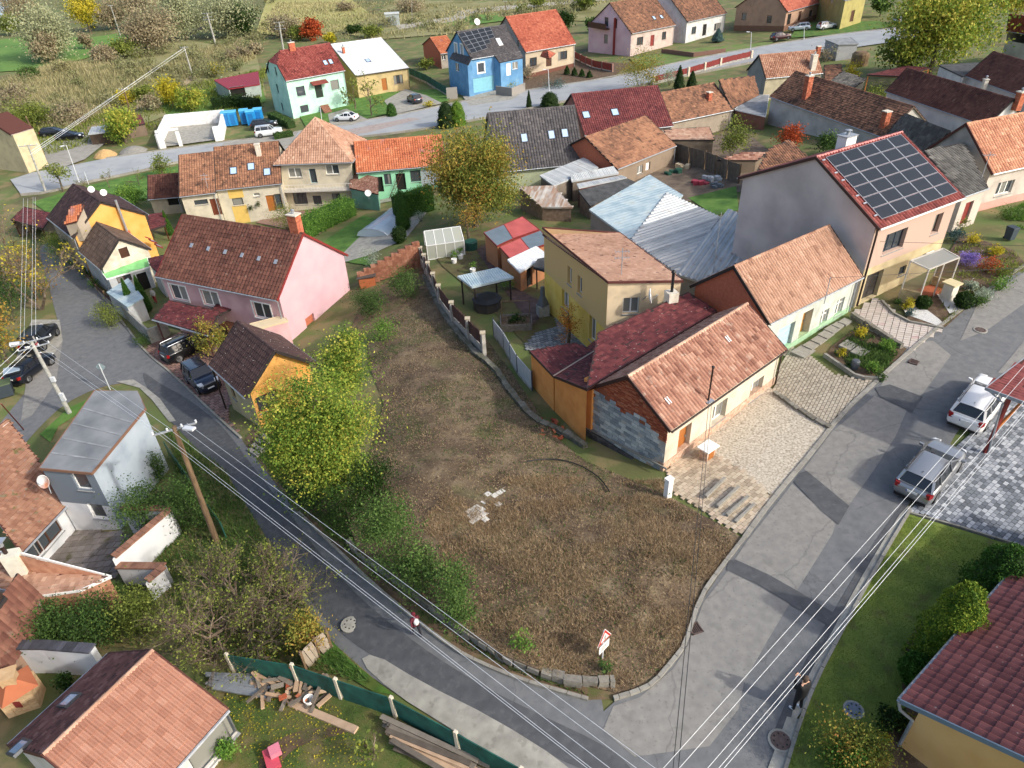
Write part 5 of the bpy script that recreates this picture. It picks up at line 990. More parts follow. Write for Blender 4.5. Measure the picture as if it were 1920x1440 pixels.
drape('green_verge', P2([(75, 815), (130, 765), (200, 735), (240, 738), (175, 760), (110, 800), (95, 830)]), GRASSB, .05, .8)
drape('plot_bank', P2([(650, 640), (680, 560), (800, 480), (820, 560), (760, 590), (700, 620)]), EARTH, .05, .9)
drape('pool_lawn', P2([(590, 465), (680, 405), (712, 412), (650, 470), (640, 490), (700, 500), (690, 480), (655, 490), (600, 480)]), GRASSB, .07, .8)
drape('patio', P2([(520, 395), (640, 395), (600, 440), (480, 418)]), mat('patio_tile', ['7a5f54', '94776a'], scale=3), .07, .9)
drape('pool_paving', P2([(620, 500), (730, 392), (760, 380), (800, 400), (760, 450), (690, 480)]), CONC, .08, .8)
drape('green_yard', P2([(700, 385), (760, 372), (835, 345), (840, 300), (700, 310)]), CONC, .08, .9)
drape('side_court', P2([(470, 262), (560, 248), (530, 300), (400, 300), (420, 270)]), mat('compact_gravel', ['83817a', '98968e'], rough=1, scale=1.2, detail=9), .15, 1.5)
drape('side_court', P2([(60, 300), (70, 262), (170, 252), (200, 268), (160, 300), (100, 322)]), mat('compact_gravel', 'fff'), .15, 1.5)
drape('verge_grass', P2([(60, 380), (150, 352), (330, 312), (500, 282), (650, 268), (640, 290), (500, 320), (300, 370), (90, 400)]), GRASSB, .07, 1.5)
drape('front_lawn', P2([(560, 215), (700, 175), (860, 165), (840, 190), (700, 220), (580, 250)]), GRASSB, .1, 1.5)
drape('drive', P2([(720, 190), (760, 168), (800, 180), (830, 195), (740, 215)]), CONC, .13, 1.5)
drape('drive', P2([(615, 215), (650, 205), (690, 225), (660, 236), (620, 238)]), CONC, .13, 1.5)
drape('drive', P2([(868, 182), (930, 165), (975, 178), (960, 188), (880, 200)]), CONC, .13, 1.5)
drape('rock_garden', P2([(935, 150), (1060, 110), (1180, 120), (1150, 145), (970, 178)]), SOIL, .11, 1.5)
drape('front_lawn', P2([(1180, 110), (1300, 92), (1450, 78), (1440, 92), (1300, 112), (1200, 130)]), mat('garden_soil_grass', ['5a5434', '5f7a34', '7a6a50'], rough=1, scale=.4), .1, 1.5)
drape('front_lawn', P2([(1500, 45), (1640, 40), (1700, 48), (1560, 66), (1480, 72)]), GRASS, .1, 1.5)
drape('small_lawn', P2([(1290, 372), (1380, 350), (1385, 395), (1340, 405)]), GRASSB, .08, 1)
drape('yard_soil', P2([(1080, 330), (1180, 300), (1390, 240), (1480, 310), (1390, 360), (1280, 380)]), mat('rubbish_yard', ['4c4238', '6a5c4e', '80725e'], rough=1, scale=.6, detail=10, bump=.7), .05, 1.5)
drape('inner_yard', P2([(830, 500), (800, 460), (900, 430), (1000, 500), (1130, 640), (1090, 690), (1000, 660), (930, 590)]), mat('garden_ground', ['4c4028', '5f5836', '5a6430'], rough=1, scale=1.0, detail=10, bump=.6), .05, .9)
gp = thing('grey_patio', 'grey block-paved patio between yellow house and white fence', 'patio', G(1040, 650)); poly = P2([(1035, 572), (1060, 600), (1100, 655), (1130, 668), (1010, 672), (985, 650), (1000, 630), (1045, 615)]); drape('mortar_bed', poly, mat('joint_dark', '5a554c'), .06, .9, parent=gp)
pavers(gp, poly, .5, .34, .34, mat('paver_grey2', ['5f6468', '7a7f82', '979a9c'], rough=.9, scale=3, tone=.8), off=.1, thick=.05, gap=.05)
drape('deck', P2([(893, 470), (925, 520), (968, 575), (1000, 612), (1030, 575), (975, 545), (935, 505), (912, 458)]), mat('brown_deck', ['3e2e2a', '54403a', '64504a'], scale=2), .09, .9)
for i_, pl in enumerate(([(1772, 612), (1750, 560), (1800, 450), (1900, 475), (1922, 500), (1830, 560)], [(1600, 618), (1690, 655), (1650, 705), (1560, 668)], [(1880, 400), (1925, 380), (1925, 430), (1890, 430)])): blades('garden_plants', P2(pl), 2600, .28, .035, LM[('olive', 'green', 'fresh')[i_]](), lean=.9, tone=(.5, .3, .2), label=('mixed low perennials in the front garden', 'small weeds in the garden bed', 'vegetable greens at the right edge')[i_], off=.05, patchy=.9, ps=1.1)
SP = []
for pl, n_ in (([(0, 60), (500, 60), (520, 0), (0, 0)], 60), ([(0, 250), (120, 240), (330, 180), (480, 120), (500, 60), (250, 110), (0, 160)], 110), ([(640, 60), (900, 20), (1160, 5), (1100, 40), (900, 62)], 40)):
 for q_ in sample_poly(P2(pl), n_): r_ = RNG.uniform(.8, 2.4); SP.append(clumpy((*q_, zg(*q_)+r_*.7), (r_*1.2, r_*1.2, r_*.8), int(110*r_), 6, .3)[0])
SP = np.vstack(SP); tag(leaves('scrub', SP, .24, .5+.3*patch(SP[:, 0], SP[:, 1], 6)+RNG.normal(0, .14, len(SP)), leafmat('scrub_leaf', ['56603c', '747a50', '8e8c66', '9c9672']), kind='stuff'), 'muted olive-brown scrub over the far meadow and railway land')
blades('dry_straw', plot, 36000, .11, .018, LM['straw'](), lean=1.1, tone=(.5, .2, .25), hf=plot_h, label='dry straw and bramble stalks over the plot', off=.02, patchy=.6, ps=1.2)
low_plot = P2([(820, 1010), (900, 975), (1000, 950), (1250, 935), (1385, 1010), (1348, 1068), (1312, 1126), (1280, 1215), (1222, 1284), (1153, 1295), (1040, 1276), (940, 1236), (850, 1160)])
blades('bramble_stalks', low_plot, 50000, .19, .013, LM['straw'](), lean=.95, tone=(.55, .2, .25), hf=plot_h, label='tangled dry bramble stalks on the lower plot', off=.02, patchy=.85, ps=1.0)
blades('dark_brush', low_plot, 9000, .22, .02, mat('dead_brush', ['4a3c2c', '62503c', '78644c'], rough=1, scale=2, tone=.6), lean=.9, hf=plot_h, label='dark dead brush on the lower plot', patchy=.7, ps=.8)
blades('bramble_edge', P2([(790, 1000), (840, 930), (980, 905), (1240, 900), (1260, 940), (1000, 975), (850, 1060)]), 16000, .24, .014, LM['straw'](), lean=1.0, hf=plot_h, tone=(.5, .25, .2), label='thin dry stalks where brambles fade into bare soil', patchy=.95, ps=.9)
blades('plot_tufts', plot, 14000, .16, .022, LM['green'](), lean=.8, tone=(.5, .2, .2), hf=plot_h, label='green grass tufts scattered over the plot', patchy=1.05, ps=2.6)
blades('plot_weeds', plot, 7000, .13, .03, LM['green'](), lean=.7, hf=plot_h, label='sparse green weeds on the plot', patchy=.9, ps=1.7)
blades('verge_weeds', P2([(1103, 1305), (973, 1265), (853, 1205), (700, 1080), (560, 950), (480, 850), (500, 850), (620, 950), (680, 1020), (850, 1150), (950, 1220), (1050, 1270)]), 6000, .2, .03, LM['green'](), lean=.7, label='weeds on the verge between lane and stone wall', patchy=.5)
blades('lawn_grass', P2([(1702, 970), (1800, 1000), (1900, 1040), (1750, 1180), (1690, 1310), (1650, 1440), (1480, 1440), (1510, 1352), (1540, 1276), (1580, 1192), (1625, 1108)]), 26000, .05, .014, leafmat('lawn_blade', ['52682a', '6c8234', '869444', '969650']), lean=.7, label='short grass of the right-hand lawn', off=.04)
blades('wild_grass_blades', P2([(330, 1000), (330, 860), (310, 800), (420, 880), (500, 1010), (600, 1185), (700, 1285), (560, 1250), (300, 1215), (60, 1195), (210, 1100), (290, 1060)]), 24000, .35, .03, LM['green'](), lean=.8, tone=(.6, .25, .2), label='wild grass and nettles in the sloping yard', patchy=.3)
blades('yard_blades', P2([(430, 1320), (450, 1260), (700, 1330), (960, 1460), (600, 1440), (420, 1440)]), 12000, .09, .02, LM['fresh'](), lean=.8, tone=(.35, .3, .2), label='short yard grass below the green fence', patchy=.7)
scatter_leaves('fallen_leaves', P2([(400, 1300), (430, 1260), (640, 1330), (700, 1440), (480, 1440)]), 800, .04, LM['gold'](), label='yellow fallen leaves in the yard', off=.1)
scatter_leaves('fallen_leaves', P2([(480, 1190), (560, 1130), (620, 1200), (600, 1240), (500, 1235)]), 350, .045, LM['gold'](), label='yellow fallen leaves under the bare tree', off=.15)
blades('reeds', P2([(0, 160), (110, 120), (200, 125), (300, 130), (360, 100), (450, 85), (480, 110), (380, 145), (240, 190), (120, 250), (0, 260)]), 20000, 1.6, .14, LM['reed'](), lean=.3, tone=(.5, .3, .2), label='tall pale reeds along the railway', patchy=.5, ps=9)
blades('reeds', P2([(480, 62), (520, 5), (860, 0), (1160, 0), (1000, 40), (880, 25), (880, 62), (700, 78)]), 9000, .9, .2, LM['reed'](), lean=.5, tone=(.5, .3, .2), label='dry tall grass behind the far houses', patchy=.6, ps=14)
blades('meadow_grass', P2([(0, 230), (120, 240), (380, 150), (500, 130), (480, 220), (300, 240), (60, 300)]), 16000, .7, .09, LM['olive'](), lean=.5, tone=(.5, .3, .2), label='rough green grass above the upper street', patchy=.5, ps=7)
# ---- roof coverings
def tm(key, cols, **k): return mat('tile_'+key, cols, rough=k.pop('rough', .85), scale=k.pop('scale', 1.3), tone=k.pop('tone', .75), spec=.3, **k)
T_TERRA = tm('terracotta', ['5c3a30', '875e4e', 'a37a66', 'ba9884'], spots=[('b8a898', 2.5, .6, .72, .5)]); T_PALE = tm('pale_terracotta', ['7c5a4a', 'a07c66', 'b4907a', 'c6aa92'], spots=[('6e4a3a', 1, .58, .7, .5)])
T_BROWN = tm('brown', ['36211c', '52342c', '69453a', '7e594a'], spots=[('8a7a6a', 3, .62, .74, .5)]); T_DARK = tm('dark_brown', ['241a1a', '3a2a29', '4c3837', '66504c'])
T_OLD = tm('old', ['33261f', '5e4436', '86604a', 'a2785c'], spots=[('3a3028', 1.6, .58, .66, .7)]); T_GREY = tm('grey', ['3c3a38', '54524e', '6b6964', '86827a']); T_SLATE = tm('slate', ['2c2b2d', '3e3c3e', '4e4b4c', '625e5c'], rough=.6)
T_RED = tm('red', ['50231f', '6c322d', '84443d', '965a50'], rough=.6); T_BRIGHT = tm('bright_red', ['6e3426', '8e4836', 'a05a44', 'b07058'], rough=.7); T_MAROON = tm('maroon', ['3a1a1c', '54282b', '6a3636', '824a46'], spots=[('9a9490', 6, .66, .72, .8)])
T_ORANGE = tm('orange', ['84462e', 'a45e40', 'b46e4c', 'c08a68'], spots=[('6a6a80', .6, .6, .72, .5)]); T_WHITE = tm('white_metal', ['b8bcc0', 'ccd0d2', 'dadcdc'], rough=.5, scale=.8); T_MOSS = tm('mossy_terracotta', ['523a30', '7e5846', '9a745e', 'b4927c'], spots=[('5a5a30', 2.0, .62, .68, .8), ('8a8078', 4, .6, .7, .6)])
DECK_R = mat('deck_red', '4e2a22'); DECK_D = mat('deck_dark', '2a2422'); DECK_G = mat('deck_grey', '54565a')
def RS(m, deck, p='wave', **k): d = dict(k='tile', m=m, deck=deck, p=p); d.update(k); return d
TERRA = RS(T_TERRA, DECK_D); PALE = RS(T_PALE, DECK_R); BROWN = RS(T_BROWN, DECK_D); OLD = RS(T_OLD, DECK_D, 'flat', tw=.22, tl=.3, tone=(.45, .3, .22), stag=.5); GREY = RS(T_GREY, DECK_D, 'wave'); SLATE = RS(T_SLATE, DECK_D, 'wave', amp=.6); RED_ = RS(T_RED, DECK_D); BRIGHT = RS(T_BRIGHT, DECK_R, 'flat', tw=.3, tl=.34, stag=.5); MAROON = RS(T_MAROON, DECK_D, 'flat', tw=.3, tl=.22, stag=.5, lift=.015); WHITER = RS(T_WHITE, DECK_G, 'wave', tw=.5, tl=.5, amp=.5)
TINM = mat('tin', ['83898c', '9fa5a8', 'bcc0c0', 'cccdca'], rough=.5, metal=.05, scale=.9, detail=8, tone=.7, spots=[('8a6a50', 1.3, .62, .72, .5)], stretch=(1, 1, 1)); TINB = mat('tin_blue', ['7e949e', '98acb4', 'b4c2c4', '9c9a8c'], rough=.5, metal=.05, scale=.8, detail=8, tone=.3); FELT = mat('roof_felt', ['6c7072', '808486', '92969a'], rough=.95, scale=1.2, detail=9, bump=.2); FELTD = mat('felt_dark', ['303234', '404244', '505254'], rough=.95, scale=1.5, detail=8)
TIN = dict(k='sheet', m=TINM, pitch=.22, h=.035); TINBS = dict(k='sheet', m=TINB, pitch=.45, h=.03); FLAT = dict(k='flat', m=FELT); FLATD = dict(k='flat', m=FELTD)
REDPAINT = cmat('7a2a26', .6); VERGE_BR = cmat('3a2220', .6)
def W(f, x, y, w_=1.2, h_=1.3, **o): return (f, x, y, w_, h_, o)
DBROWN = cmat('4a2c1c', .6); OAK = cmat('a0622c', .5); DK = cmat('15130f', .9)
zE = lambda px, dh: zg(*G(*px)[:2])+dh
# ---- the cream house with the bare brick gable
ze1 = hz((1252, 893), (1258, 812))
fh = house('cream_house', 'cream cottage with terracotta tile roof, bare brick gable and grey block wall', (1258, 808), (1475, 655), (1177, 705), ze1, side='l', Cl=(1101, 728), wall='f0e4c0', walls=['e6dabe', 'e6dabe', 'c8a878', zsplit('mortar_under_brick', ['8c8a84', 'a4a29c', 'b4b2ac'], '8c5038', ze1-1.0)], roof=RS(T_TERRA, DECK_R, 'wave', tw=.24, tl=.36, tone=(.55, .15, .2), objs=240), ov=.3, wins=[W(0, 1349, 772, 1.35, 1.35, dep=.3), W(0, 1418, 729, 1.35, 1.35, dep=.3), W(0, 1281, 838, 1.1, 2.1, st='d', fr=OAK, floor=1, dep=.3)], plinth=(mat('stone_cladding', ['9a7c66', 'b89a84', 'cbb49e'], rough=1, scale=5, bump=.5, bscale=15), .55), gutter=BROWNPIPE, verge=VERGE_BR, ridge_m=T_PALE, rt=.85)
GB = mat('grey_block', ['747c82', '8e969a', 'aab0b0', 'cccec8'], rough=.95, scale=3, tone=.8, bump=.3); mp = fh.F[3][0]; D_ = fh.D; R = random.Random(4); nb = 0; bl = MB(); sl_ = (fh.ze+fh.rise-fh.zb)
z = fh.zb+.1; row = 0
while z < ze1-.25:
 s = D_-fh.D+.35+(row % 2)*.22; top_row = z
 while s < D_-.4:
  w_ = R.uniform(.38, .52)
  lim = ze1-.05-(s/D_)*.9+.35*math.sin(s*2.1)
  if z < lim and s+w_ < D_-.35 and R.random() < .97:
   mb = MB(); q = [mp(s, z, 0), mp(s+w_-.03, z, 0), mp(s+w_-.03, z, .035+R.uniform(0, .02)), mp(s, z, .035+R.uniform(0, .02))]; mb.hexa([q[0], q[1], q[2], q[3]][::-1], [p+[0, 0, .2] for p in q][::-1], t=R.random()); part('block', mb, GB, fh.root); nb += 1
  s += w_
 z += .235; row += 1
bk = MB(); BRM = mat('gable_brick', ['6e3322', '94472e', 'b0603f', 'b88060'], rough=1, scale=6, tone=.8, bump=.4)
z = ze1-1.3
while z < fh.ze+fh.rise-.3:
 s = .3+(int(z*100) % 2)*.12
 while s < D_-.3:
  d2 = D_-s; lim = fh.ze+fh.rise*(1-abs(d2-fh.hd)/(fh.hd if d2 < fh.hd else D_-fh.hd))-.3; lo = ze1-.1-(s/D_)*.9+.35*math.sin(s*2.1)+.12
  if lo < z < lim and R.random() < .9:
   t = .01+R.uniform(0, .02); q = [mp(s, z, 0), mp(s+.23, z, 0), mp(s+.23, z, t), mp(s, z, t)]; bk.hexa(q[::-1], [p+[0, 0, .065] for p in q][::-1], t=R.random())
  s += .25
 z += .08
part('bricks', bk, BRM, fh.root, kind='stuff')
for px in ((1256, 758), (1368, 642)):
 c = onslope(fh.S[0], *px); mb = MB(); S = fh.S[0]
 for k in (-1, 1): mb.obox(c+S['U']*(.08*k-.04)+S['N']*.05, S['U']*.06, S['V']*.42, S['N']*.06)
 part('roof_vent', mb, WHITE, fh.root)
mb = MB(); mb.obox(mp(.2, fh.zb+.1, .02), mp(1, 0, 0)-mp(0, 0, 0)+np.array([0, 0, 0]), (mp(0, 0, 1)-mp(0, 0, 0))*.12, np.array([0, 0, .1])); BASEW = mat('bitumen_base', ['2c2c2c', '444240', '5c5a56'], rough=.95, scale=3)
mb = MB(); a, b = mp(-.2, fh.zb, .12), mp(D_+.2, fh.zb, .12); mb.beam(a+[0, 0, .25], b+[0, 0, .1], .3, .75); part('base_course', mb, BASEW, fh.root)
c = G(1325, 858); mb = thing('gas_cabinet', 'small stone-clad meter cabinet with white lid beside the cream house door', 'meter cabinet', c); b_ = MB(); b_.box(c, .75, .5, .75, .66, base=True); part('body', b_, mat('stone_cladding', 'fff'), mb); b_ = MB(); b_.box(c+[0, 0, .76], 1.0, .75, .07, .66, base=True); part('lid', b_, WHITE, mb); b_ = MB(); b_.box(c+[.16, -.2, .1], .45, .03, .5, .66, base=True); part('door', b_, OAK, mb)
c = G(1251, 934); mb = thing('meter_post', 'tall white electricity meter box at the corner of the brick-gabled house', 'meter box', c); b_ = MB(); b_.box(c, .34, .28, 1.35, .6, base=True); part('box', b_, WHITE, mb); b_ = MB(); b_.box(c+[0, 0, 1.35], .4, .34, .05, .6, base=True); part('cap', b_, WHITE, mb); b_ = MB(); b_.box(c+[.04, -.15, .45], .12, .03, .05, .6); part('slot', b_, DK, mb)
# ---- orange annex with maroon shingles and rear roof
h1, h2, h3 = hz((1000, 732), (998, 670)), hz((1037, 775), (1038, 708)), hz((1100, 832), (1100, 730))
OR = mat('wall_annex_orange', ['d08440', 'e0944c', 'e8a058'], rough=.9, scale=1, bump=.1)
an = shed('orange_annex', 'orange rendered annex with maroon shingle roofs behind the brick gable', [(993, 658, h1), (1037, 704, h2), (1112, 657, h2), (1078, 643)], OR, MAROON, 'annex', ov=.1, edge=VERGE_BR)
shed('', '', [(1037, 704, h2), (1100, 729, h3), (1215, 655, h3), (1130, 628)], OR, MAROON, ov=.1, edge=VERGE_BR, root=an.root, walls=[OR, None, None, None])
a_, b_, c_, d_ = at(1100, 729, h3), at(1347, 580, h3+.1), at(1292, 546, h3+.5), at(1122, 622, h2)
shed('', '', [(1100, 729, h3), (1345, 583, h3), (1290, 548, h3+.35), (1122, 624)], OR, MAROON, ov=.1, edge=VERGE_BR, root=an.root, walls=[None, None, None, None])
mb = MB(); mb.beam(at(1038, 705, h2+.08), at(1190, 612, h2+.12), .1, .06); part('roof_flashing', mb, cmat('a89080', .7), an.root)
c = fh.F[3][0](.1, 0, -.25); mb = MB(); mb.box((c[0], c[1], fh.zb), .75, .7, h3-.12-fh.zb, .6, base=True); part('corner_pier', mb, OR, an.root)
mb = MB()
for a, b in (((1000, 716), (1036, 755)), ((1037, 762), (1098, 812)), ((1100, 815), (1248, 892))): mb.beam(G(*a)+[0, 0, .5], G(*b)+[0, 0, .5], .05, .1)
tag(solo('cable_conduit', mb, cmat('8a8880', .7)), 'long grey conduit rail fixed along the foot of the orange annex wall', 'conduit')
zc = h3+.2; c = at(1258, 562, zc+.2); ch = MB(); ch.box(c-[0, 0, .6], .7, .7, 1.2, .3, base=True); o = part('chimney', ch, PLASTER, an.root); ch = MB(); ch.tube([c+[0, 0, .5], c+[0, 0, 2.0]], .1, 8).lathe(c+[0, 0, 1.95], [(.16, 0), (.16, .06), (.04, .2)], 8); part('flue_pipe', ch, BLACKP, o)
# ---- tall yellow house
y0, y1 = hz((1031, 582), (1022, 430)), hz((1143, 682), (1140, 527))
yh = shed('yellow_house', 'tall tan and yellow house with a single pale tiled roof slope', [(1140, 528, y1), (1281, 526, y1-.2), (1163, 436, y1-.9), (1017, 426, y0)], 'c8a878', RS(T_PALE, DECK_R, 'flat', tw=.2, tl=.26, stag=.5, tone=(.6, .25, .12), lift=.02), 'house', walls=['ffe2b0', 'd0b080', 'c0a070', zsplit('tan_over_yellow', ['c8a848', 'd8b858', 'e0c46c'], 'ccac74', .6)], edge=cmat('5a2e28', .7), wins=[W(0, 1183, 573, 1.1, 1.2, dep=.2), W(3, 1068, 517, .7, 1.4, dep=.25, s=1), W(3, 1087, 535, .7, 1.4, dep=.25), W(3, 1060, 563, 1.2, 1.5, dep=.25), W(3, 1111, 618, 1.0, 2.0, dep=.25)])
P3, P0 = yh.P[3], yh.P[0]; d = nz((P0-P3)*[1, 1, 0]); n = np.array([d[1], -d[0], 0]); L_ = float((P0-P3)@d); mb = MB(); YB = mat('yellow_band', 'd8b44c', rough=.9)
dish('satellite_dish', 'white satellite dish on the cream side wall of the tall yellow house', on_plane(1216, 555, yh.P[0]+[0, -.55, 0], [0, -1, 0]), -12, .5, 10, foot=on_plane(1205, 562, yh.P[0], [0, -1, 0]))
# ---- mint green cottage
ze4 = hz((1594, 588), (1606, 520))
mh = house('mint_cottage', 'mint and white cottage with light terracotta roof next to the solar house', (1443, 607), (1618, 519), (1555, 422), ze4, wall='e6f0de', walls=['d8e0d2', 'd8e0d2', 'b8b0a0', BRICK], roof=RS(T_PALE, DECK_D, 'wave', tw=.24, tl=.42, tone=(.45, .18, .14)), ov=.35, wins=[W(0, 1545, 596, .85, 1.25, st='p'), W(0, 1574, 575, .85, 1.25, st='p'), W(0, 1508, 620, 1.1, 2.2, st='d', fr=cmat('d09a50', .7), floor=1, dep=.5), W(0, 1471, 636, 1.7, 2.1, st='g', fr=cmat('a8c4cc', .6), floor=1, dep=.25)], plinth=(mat('mint_plinth', ['8ab08c', 'a8c8a4']), .45), rt=.3, gutter=ZINC)
# ---- house with solar panels
ze5 = hz((1603, 589), (1645, 436)); WD = cmat('2e3a48', .4); BR2 = cmat('4a3428', .6)
sh = house('solar_house', 'two-storey pink-beige house with a large solar array on its red roof', (1650, 429), (1809, 370), (1691, 247), ze5, C=None, wall='dcc6b8', walls=[zsplit('sandstone_under_beige', ['9c8c6c', 'b4a480', 'c4b690'], 'b49c8e', ze5-3.2), 'd2bfb2', 'b8a89e', mat('stained_render', ['b0a6a2', 'c8bdb8', 'd4cac4'], rough=.95, scale=.35, detail=8, bump=.15, bscale=20)], roof=RS(T_RED, DECK_D, 'wave', tw=.3, tl=.38), ov=.4, wins=[W(0, 1678, 452, 2.3, 1.5, st='t', fr=WD, dep=.3), W(0, 1757, 419, .9, 1.5, st='s', fr=BR2, dep=.3), W(0, 1632, 548, 1.8, 2.1, st='g', fr=cmat('3e3a36', .7), floor=1, dep=.3), W(0, 1692, 507, .8, .7, st='s', fr=WD)], gutter=WHITE, pipe='none', verge=VERGE_BR, Cl=(1384, 333), ridge_m=cmat('c07a74', .6))
mb = MB(); p = sh.pt(.35, .3, ze5-.1); downpipe(sh.root, sh.pt(.2, -.02, ze5-.05), zg(*p[:2]), sh.m, BROWNPIPE, .07, .3)
PANEL = mat('solar_cells', ['0e1216', '14181e', '1c2026'], rough=.4, scale=20, var=.2, spec=.25); ALU = mat('aluminium', 'b8bcc0', rough=.35, metal=.6)
def array(h, i, corners, nc, nr, gap=.03, skip=(), th=.08, rails=True, label=None):
 S = h.S[i]; q = [on_plane(u_, v_, S['o']+S['N']*.12, S['N']) for u_, v_ in corners]; k = 0
 for r in range(nr):
  for c in range(nc):
   if (c, r) in skip: continue
   def B(a, b): a, b = a/nc, b/nr; return (q[0]*(1-a)+q[1]*a)*(1-b)+(q[3]*(1-a)+q[2]*a)*b
   e = .006; ps = [B(c+e, r+e*4), B(c+1-e, r+e*4), B(c+1-e, r+1-e*4), B(c+e, r+1-e*4)]; N = S['N']; mb = MB(); mb.hexa([p-N*.04 for p in ps][::-1], ps[::-1]); o = part('solar_panel', mb, ALU, h.root); mb = MB(); cc = sum(ps)/4; nx, ny = (10, 6)
   a0 = [p+(cc-p)*.05+N*.004 for p in ps]
   for ii in range(nx):
    for jj in range(ny):
     I = lambda a, b: (a0[0]*(1-a)+a0[1]*a)*(1-b)+(a0[3]*(1-a)+a0[2]*a)*b
     x0, x1, z0, z1 = (ii+.05)/nx, (ii+.95)/nx, (jj+.05)/ny, (jj+.95)/ny; mb.quad(I(x0, z0), I(x1, z0), I(x1, z1), I(x0, z1), t=random.random())
   mb2 = MB(); mb2.quad(*[p+N*.002 for p in a0]); part('panel_glass', mb2, mat('panel_back', '23282f', rough=.4, spec=.25), o); part('cells', mb, PANEL, o, kind='stuff')
array(sh, 0, [(1548, 294), (1689, 251), (1796, 360), (1654, 411)], 5, 6)
S = sh.S[0]
for k, px in enumerate(((1543, 303), (1566, 327), (1579, 341), (1606, 370), (1620, 384), (1640, 407))): c = onslope(S, *px); mb = MB(); mb.obox(c+S['N']*.06-S['U']*.1, S['U']*.3, S['V']*.1, S['N']*.06); part('rail_end', mb, ALU, sh.root)
c = sh.pt(4.7, sh.hd+1.2, sh.ze+sh.rise-1); mb = MB(); mb.box(c, 1.1, .8, 1.3, math.atan2(sh.u[1], sh.u[0]), base=True); o = part('chimney', mb, WHITE, sh.root); mb = MB(); mb.box(c+[0, 0, 1.3], 1.25, .95, .06, math.atan2(sh.u[1], sh.u[0]), base=True).lathe(c+[0, 0, 1.35], [(.12, 0), (.12, .25), (.25, .3), (.25, .34), (.05, .4)], 10); part('chimney_cap', mb, ZINC, o)
f0 = sh.F[0][0]; s_, z_ = facepix(sh, sh.F, 0, 1738, 478); ac = thing('air_conditioner', 'white air conditioner unit on the wall above the glass porch', 'air conditioner', f0(s_, z_, .3)); mb = MB(); mb.box(f0(s_, z_, .3), .85, .35, .6, math.atan2(sh.u[1], sh.u[0])); part('casing', mb, WHITE, ac); mb = MB(); mb.lathe(f0(s_+.1, z_, .48), [(.22, 0), (.22, .015), (.02, .02)], 14, ax=-sh.m); part('fan_grille', mb, GREYFRAME, ac)
zp_ = hz((1720, 568), (1722, 503)); gl = sheer('dusty_glass', 'a09078', .55, .3); pq = [(1742, 505), (1799, 483), (1768, 466), (1707, 489)]
pr = thing('glass_porch', 'white-framed glazed porch on the street front of the solar house', 'porch', G(1745, 545)); q = [at(u_, v_, zp_+(.35 if k_ > 1 else 0)) for k_, (u_, v_) in enumerate(pq)]; mb = MB(); mb.quad(*q).quad(*[p-[0, 0, .03] for p in q][::-1]); part('roof_glass', mb, sheer('porch_roof', '8a8a84', .8, .3), pr); mb = MB()
for i in range(4): mb.beam(q[i], q[(i+1) % 4], .08, .08); g_ = zg(*q[i][:2]); mb.beam([q[i][0], q[i][1], g_], q[i], .08, .08)
WHITE2 = cmat('b4b0a8', .6)
for f_ in (.5,): a = q[0]*(1-f_)+q[1]*f_; mb.beam([a[0], a[1], zg(*a[:2])], a, .07, .07)
part('frame', mb, WHITE2, pr); g0 = zg(*q[0][:2])
for i, j in ((1, 2), (3, 0)): mb = MB(); mb.quad([q[i][0], q[i][1], g0+.9], [q[j][0], q[j][1], g0+.9], q[j], q[i]); part('side_pane', mb, gl, pr); mb = MB(); mb.beam([q[i][0], q[i][1], g0+.4], [q[j][0], q[j][1], g0+.4], .2, 1.0); part('side_wall', mb, mat('sandstone_clad', ['8a7c5e', 'a4946e', 'b8a880'], rough=1, scale=3, bump=.5, bscale=10), pr)
mb = MB(); mb.prism([p[:2] for p in q], g0-.2, g0+.25); part('tiled_floor', mb, mat('terracotta_floor', ['7a4028', '9a5436']), pr)
c = G(1775, 562); wp = thing('stone_pillar', 'white stone gate pillar with flat cap among the shrubs', 'pillar', c); mb = MB(); mb.box(c, .7, .7, 1.25, .5, base=True); part('shaft', mb, mat('limewash', ['c8c4b4', 'dcd8c8'], bump=.3), wp); mb = MB(); mb.box(c+[0, 0, 1.25], .95, .95, .1, .5, base=True); part('cap', mb, cmat('c4b890', .8), wp)
# ---- right edge houses
z6 = zE((1880, 400), 3.3)
h6 = house('terracotta_house', 'pale house with a light terracotta roof and grey gable at the right edge', (1862, 326), (1980, 300), (1812, 231), z6, side='l', Cl=(1733, 283), wall='d8c8b8', walls=['dccfc0', 'dccfc0', 'c0b8ac', mat('grey_render', ['7c7a78', '94918c', 'a8a49e'], rough=1, scale=.8, detail=8, bump=.3)], roof=RS(tm('peach', ['8c5c46', 'a8745a', 'bc8a6c', 'cca488']), DECK_R, 'wave'), wins=[W(0, 1884, 352, 2.0, 1.2, st='t', dep=.2)], plinth=(cmat('c8988c', .9), .7), gutter=WHITE)
c = onslope(h6.S[0], 1917, 258)
g7 = shed('gatehouse', 'low gatehouse with mossy grey tile roof between the two right-hand houses', [(1807, 368, z6-.2), (1853, 352, z6-.2), (1808, 268, z6+1.7), (1733, 283)], 'd8cbbb', GREY, 'gatehouse', wins=[W(0, 1812, 400, 1.1, 2.0, st='r', fr=REDPAINT)], gutter=True)
GW = mat('old_grey_wall', ['9c9a94', 'b4b2ac', 'c4c2bc'], rough=1, scale=.6, detail=9, bump=.3)
z8 = zE((1445, 232), 3.6)
h8 = house('long_old_house', 'long grey-walled house with a patchy brown roof and two brick chimneys', (1443, 181), (1652, 256), (1493, 133), z8, side='l', wall=None, walls=[GW]*4, roof=dict(OLD, tone=(.5, .3, .2), dark=.06), ov=.2, verge=cmat('5a4a40', .9), gutter=ZINC)
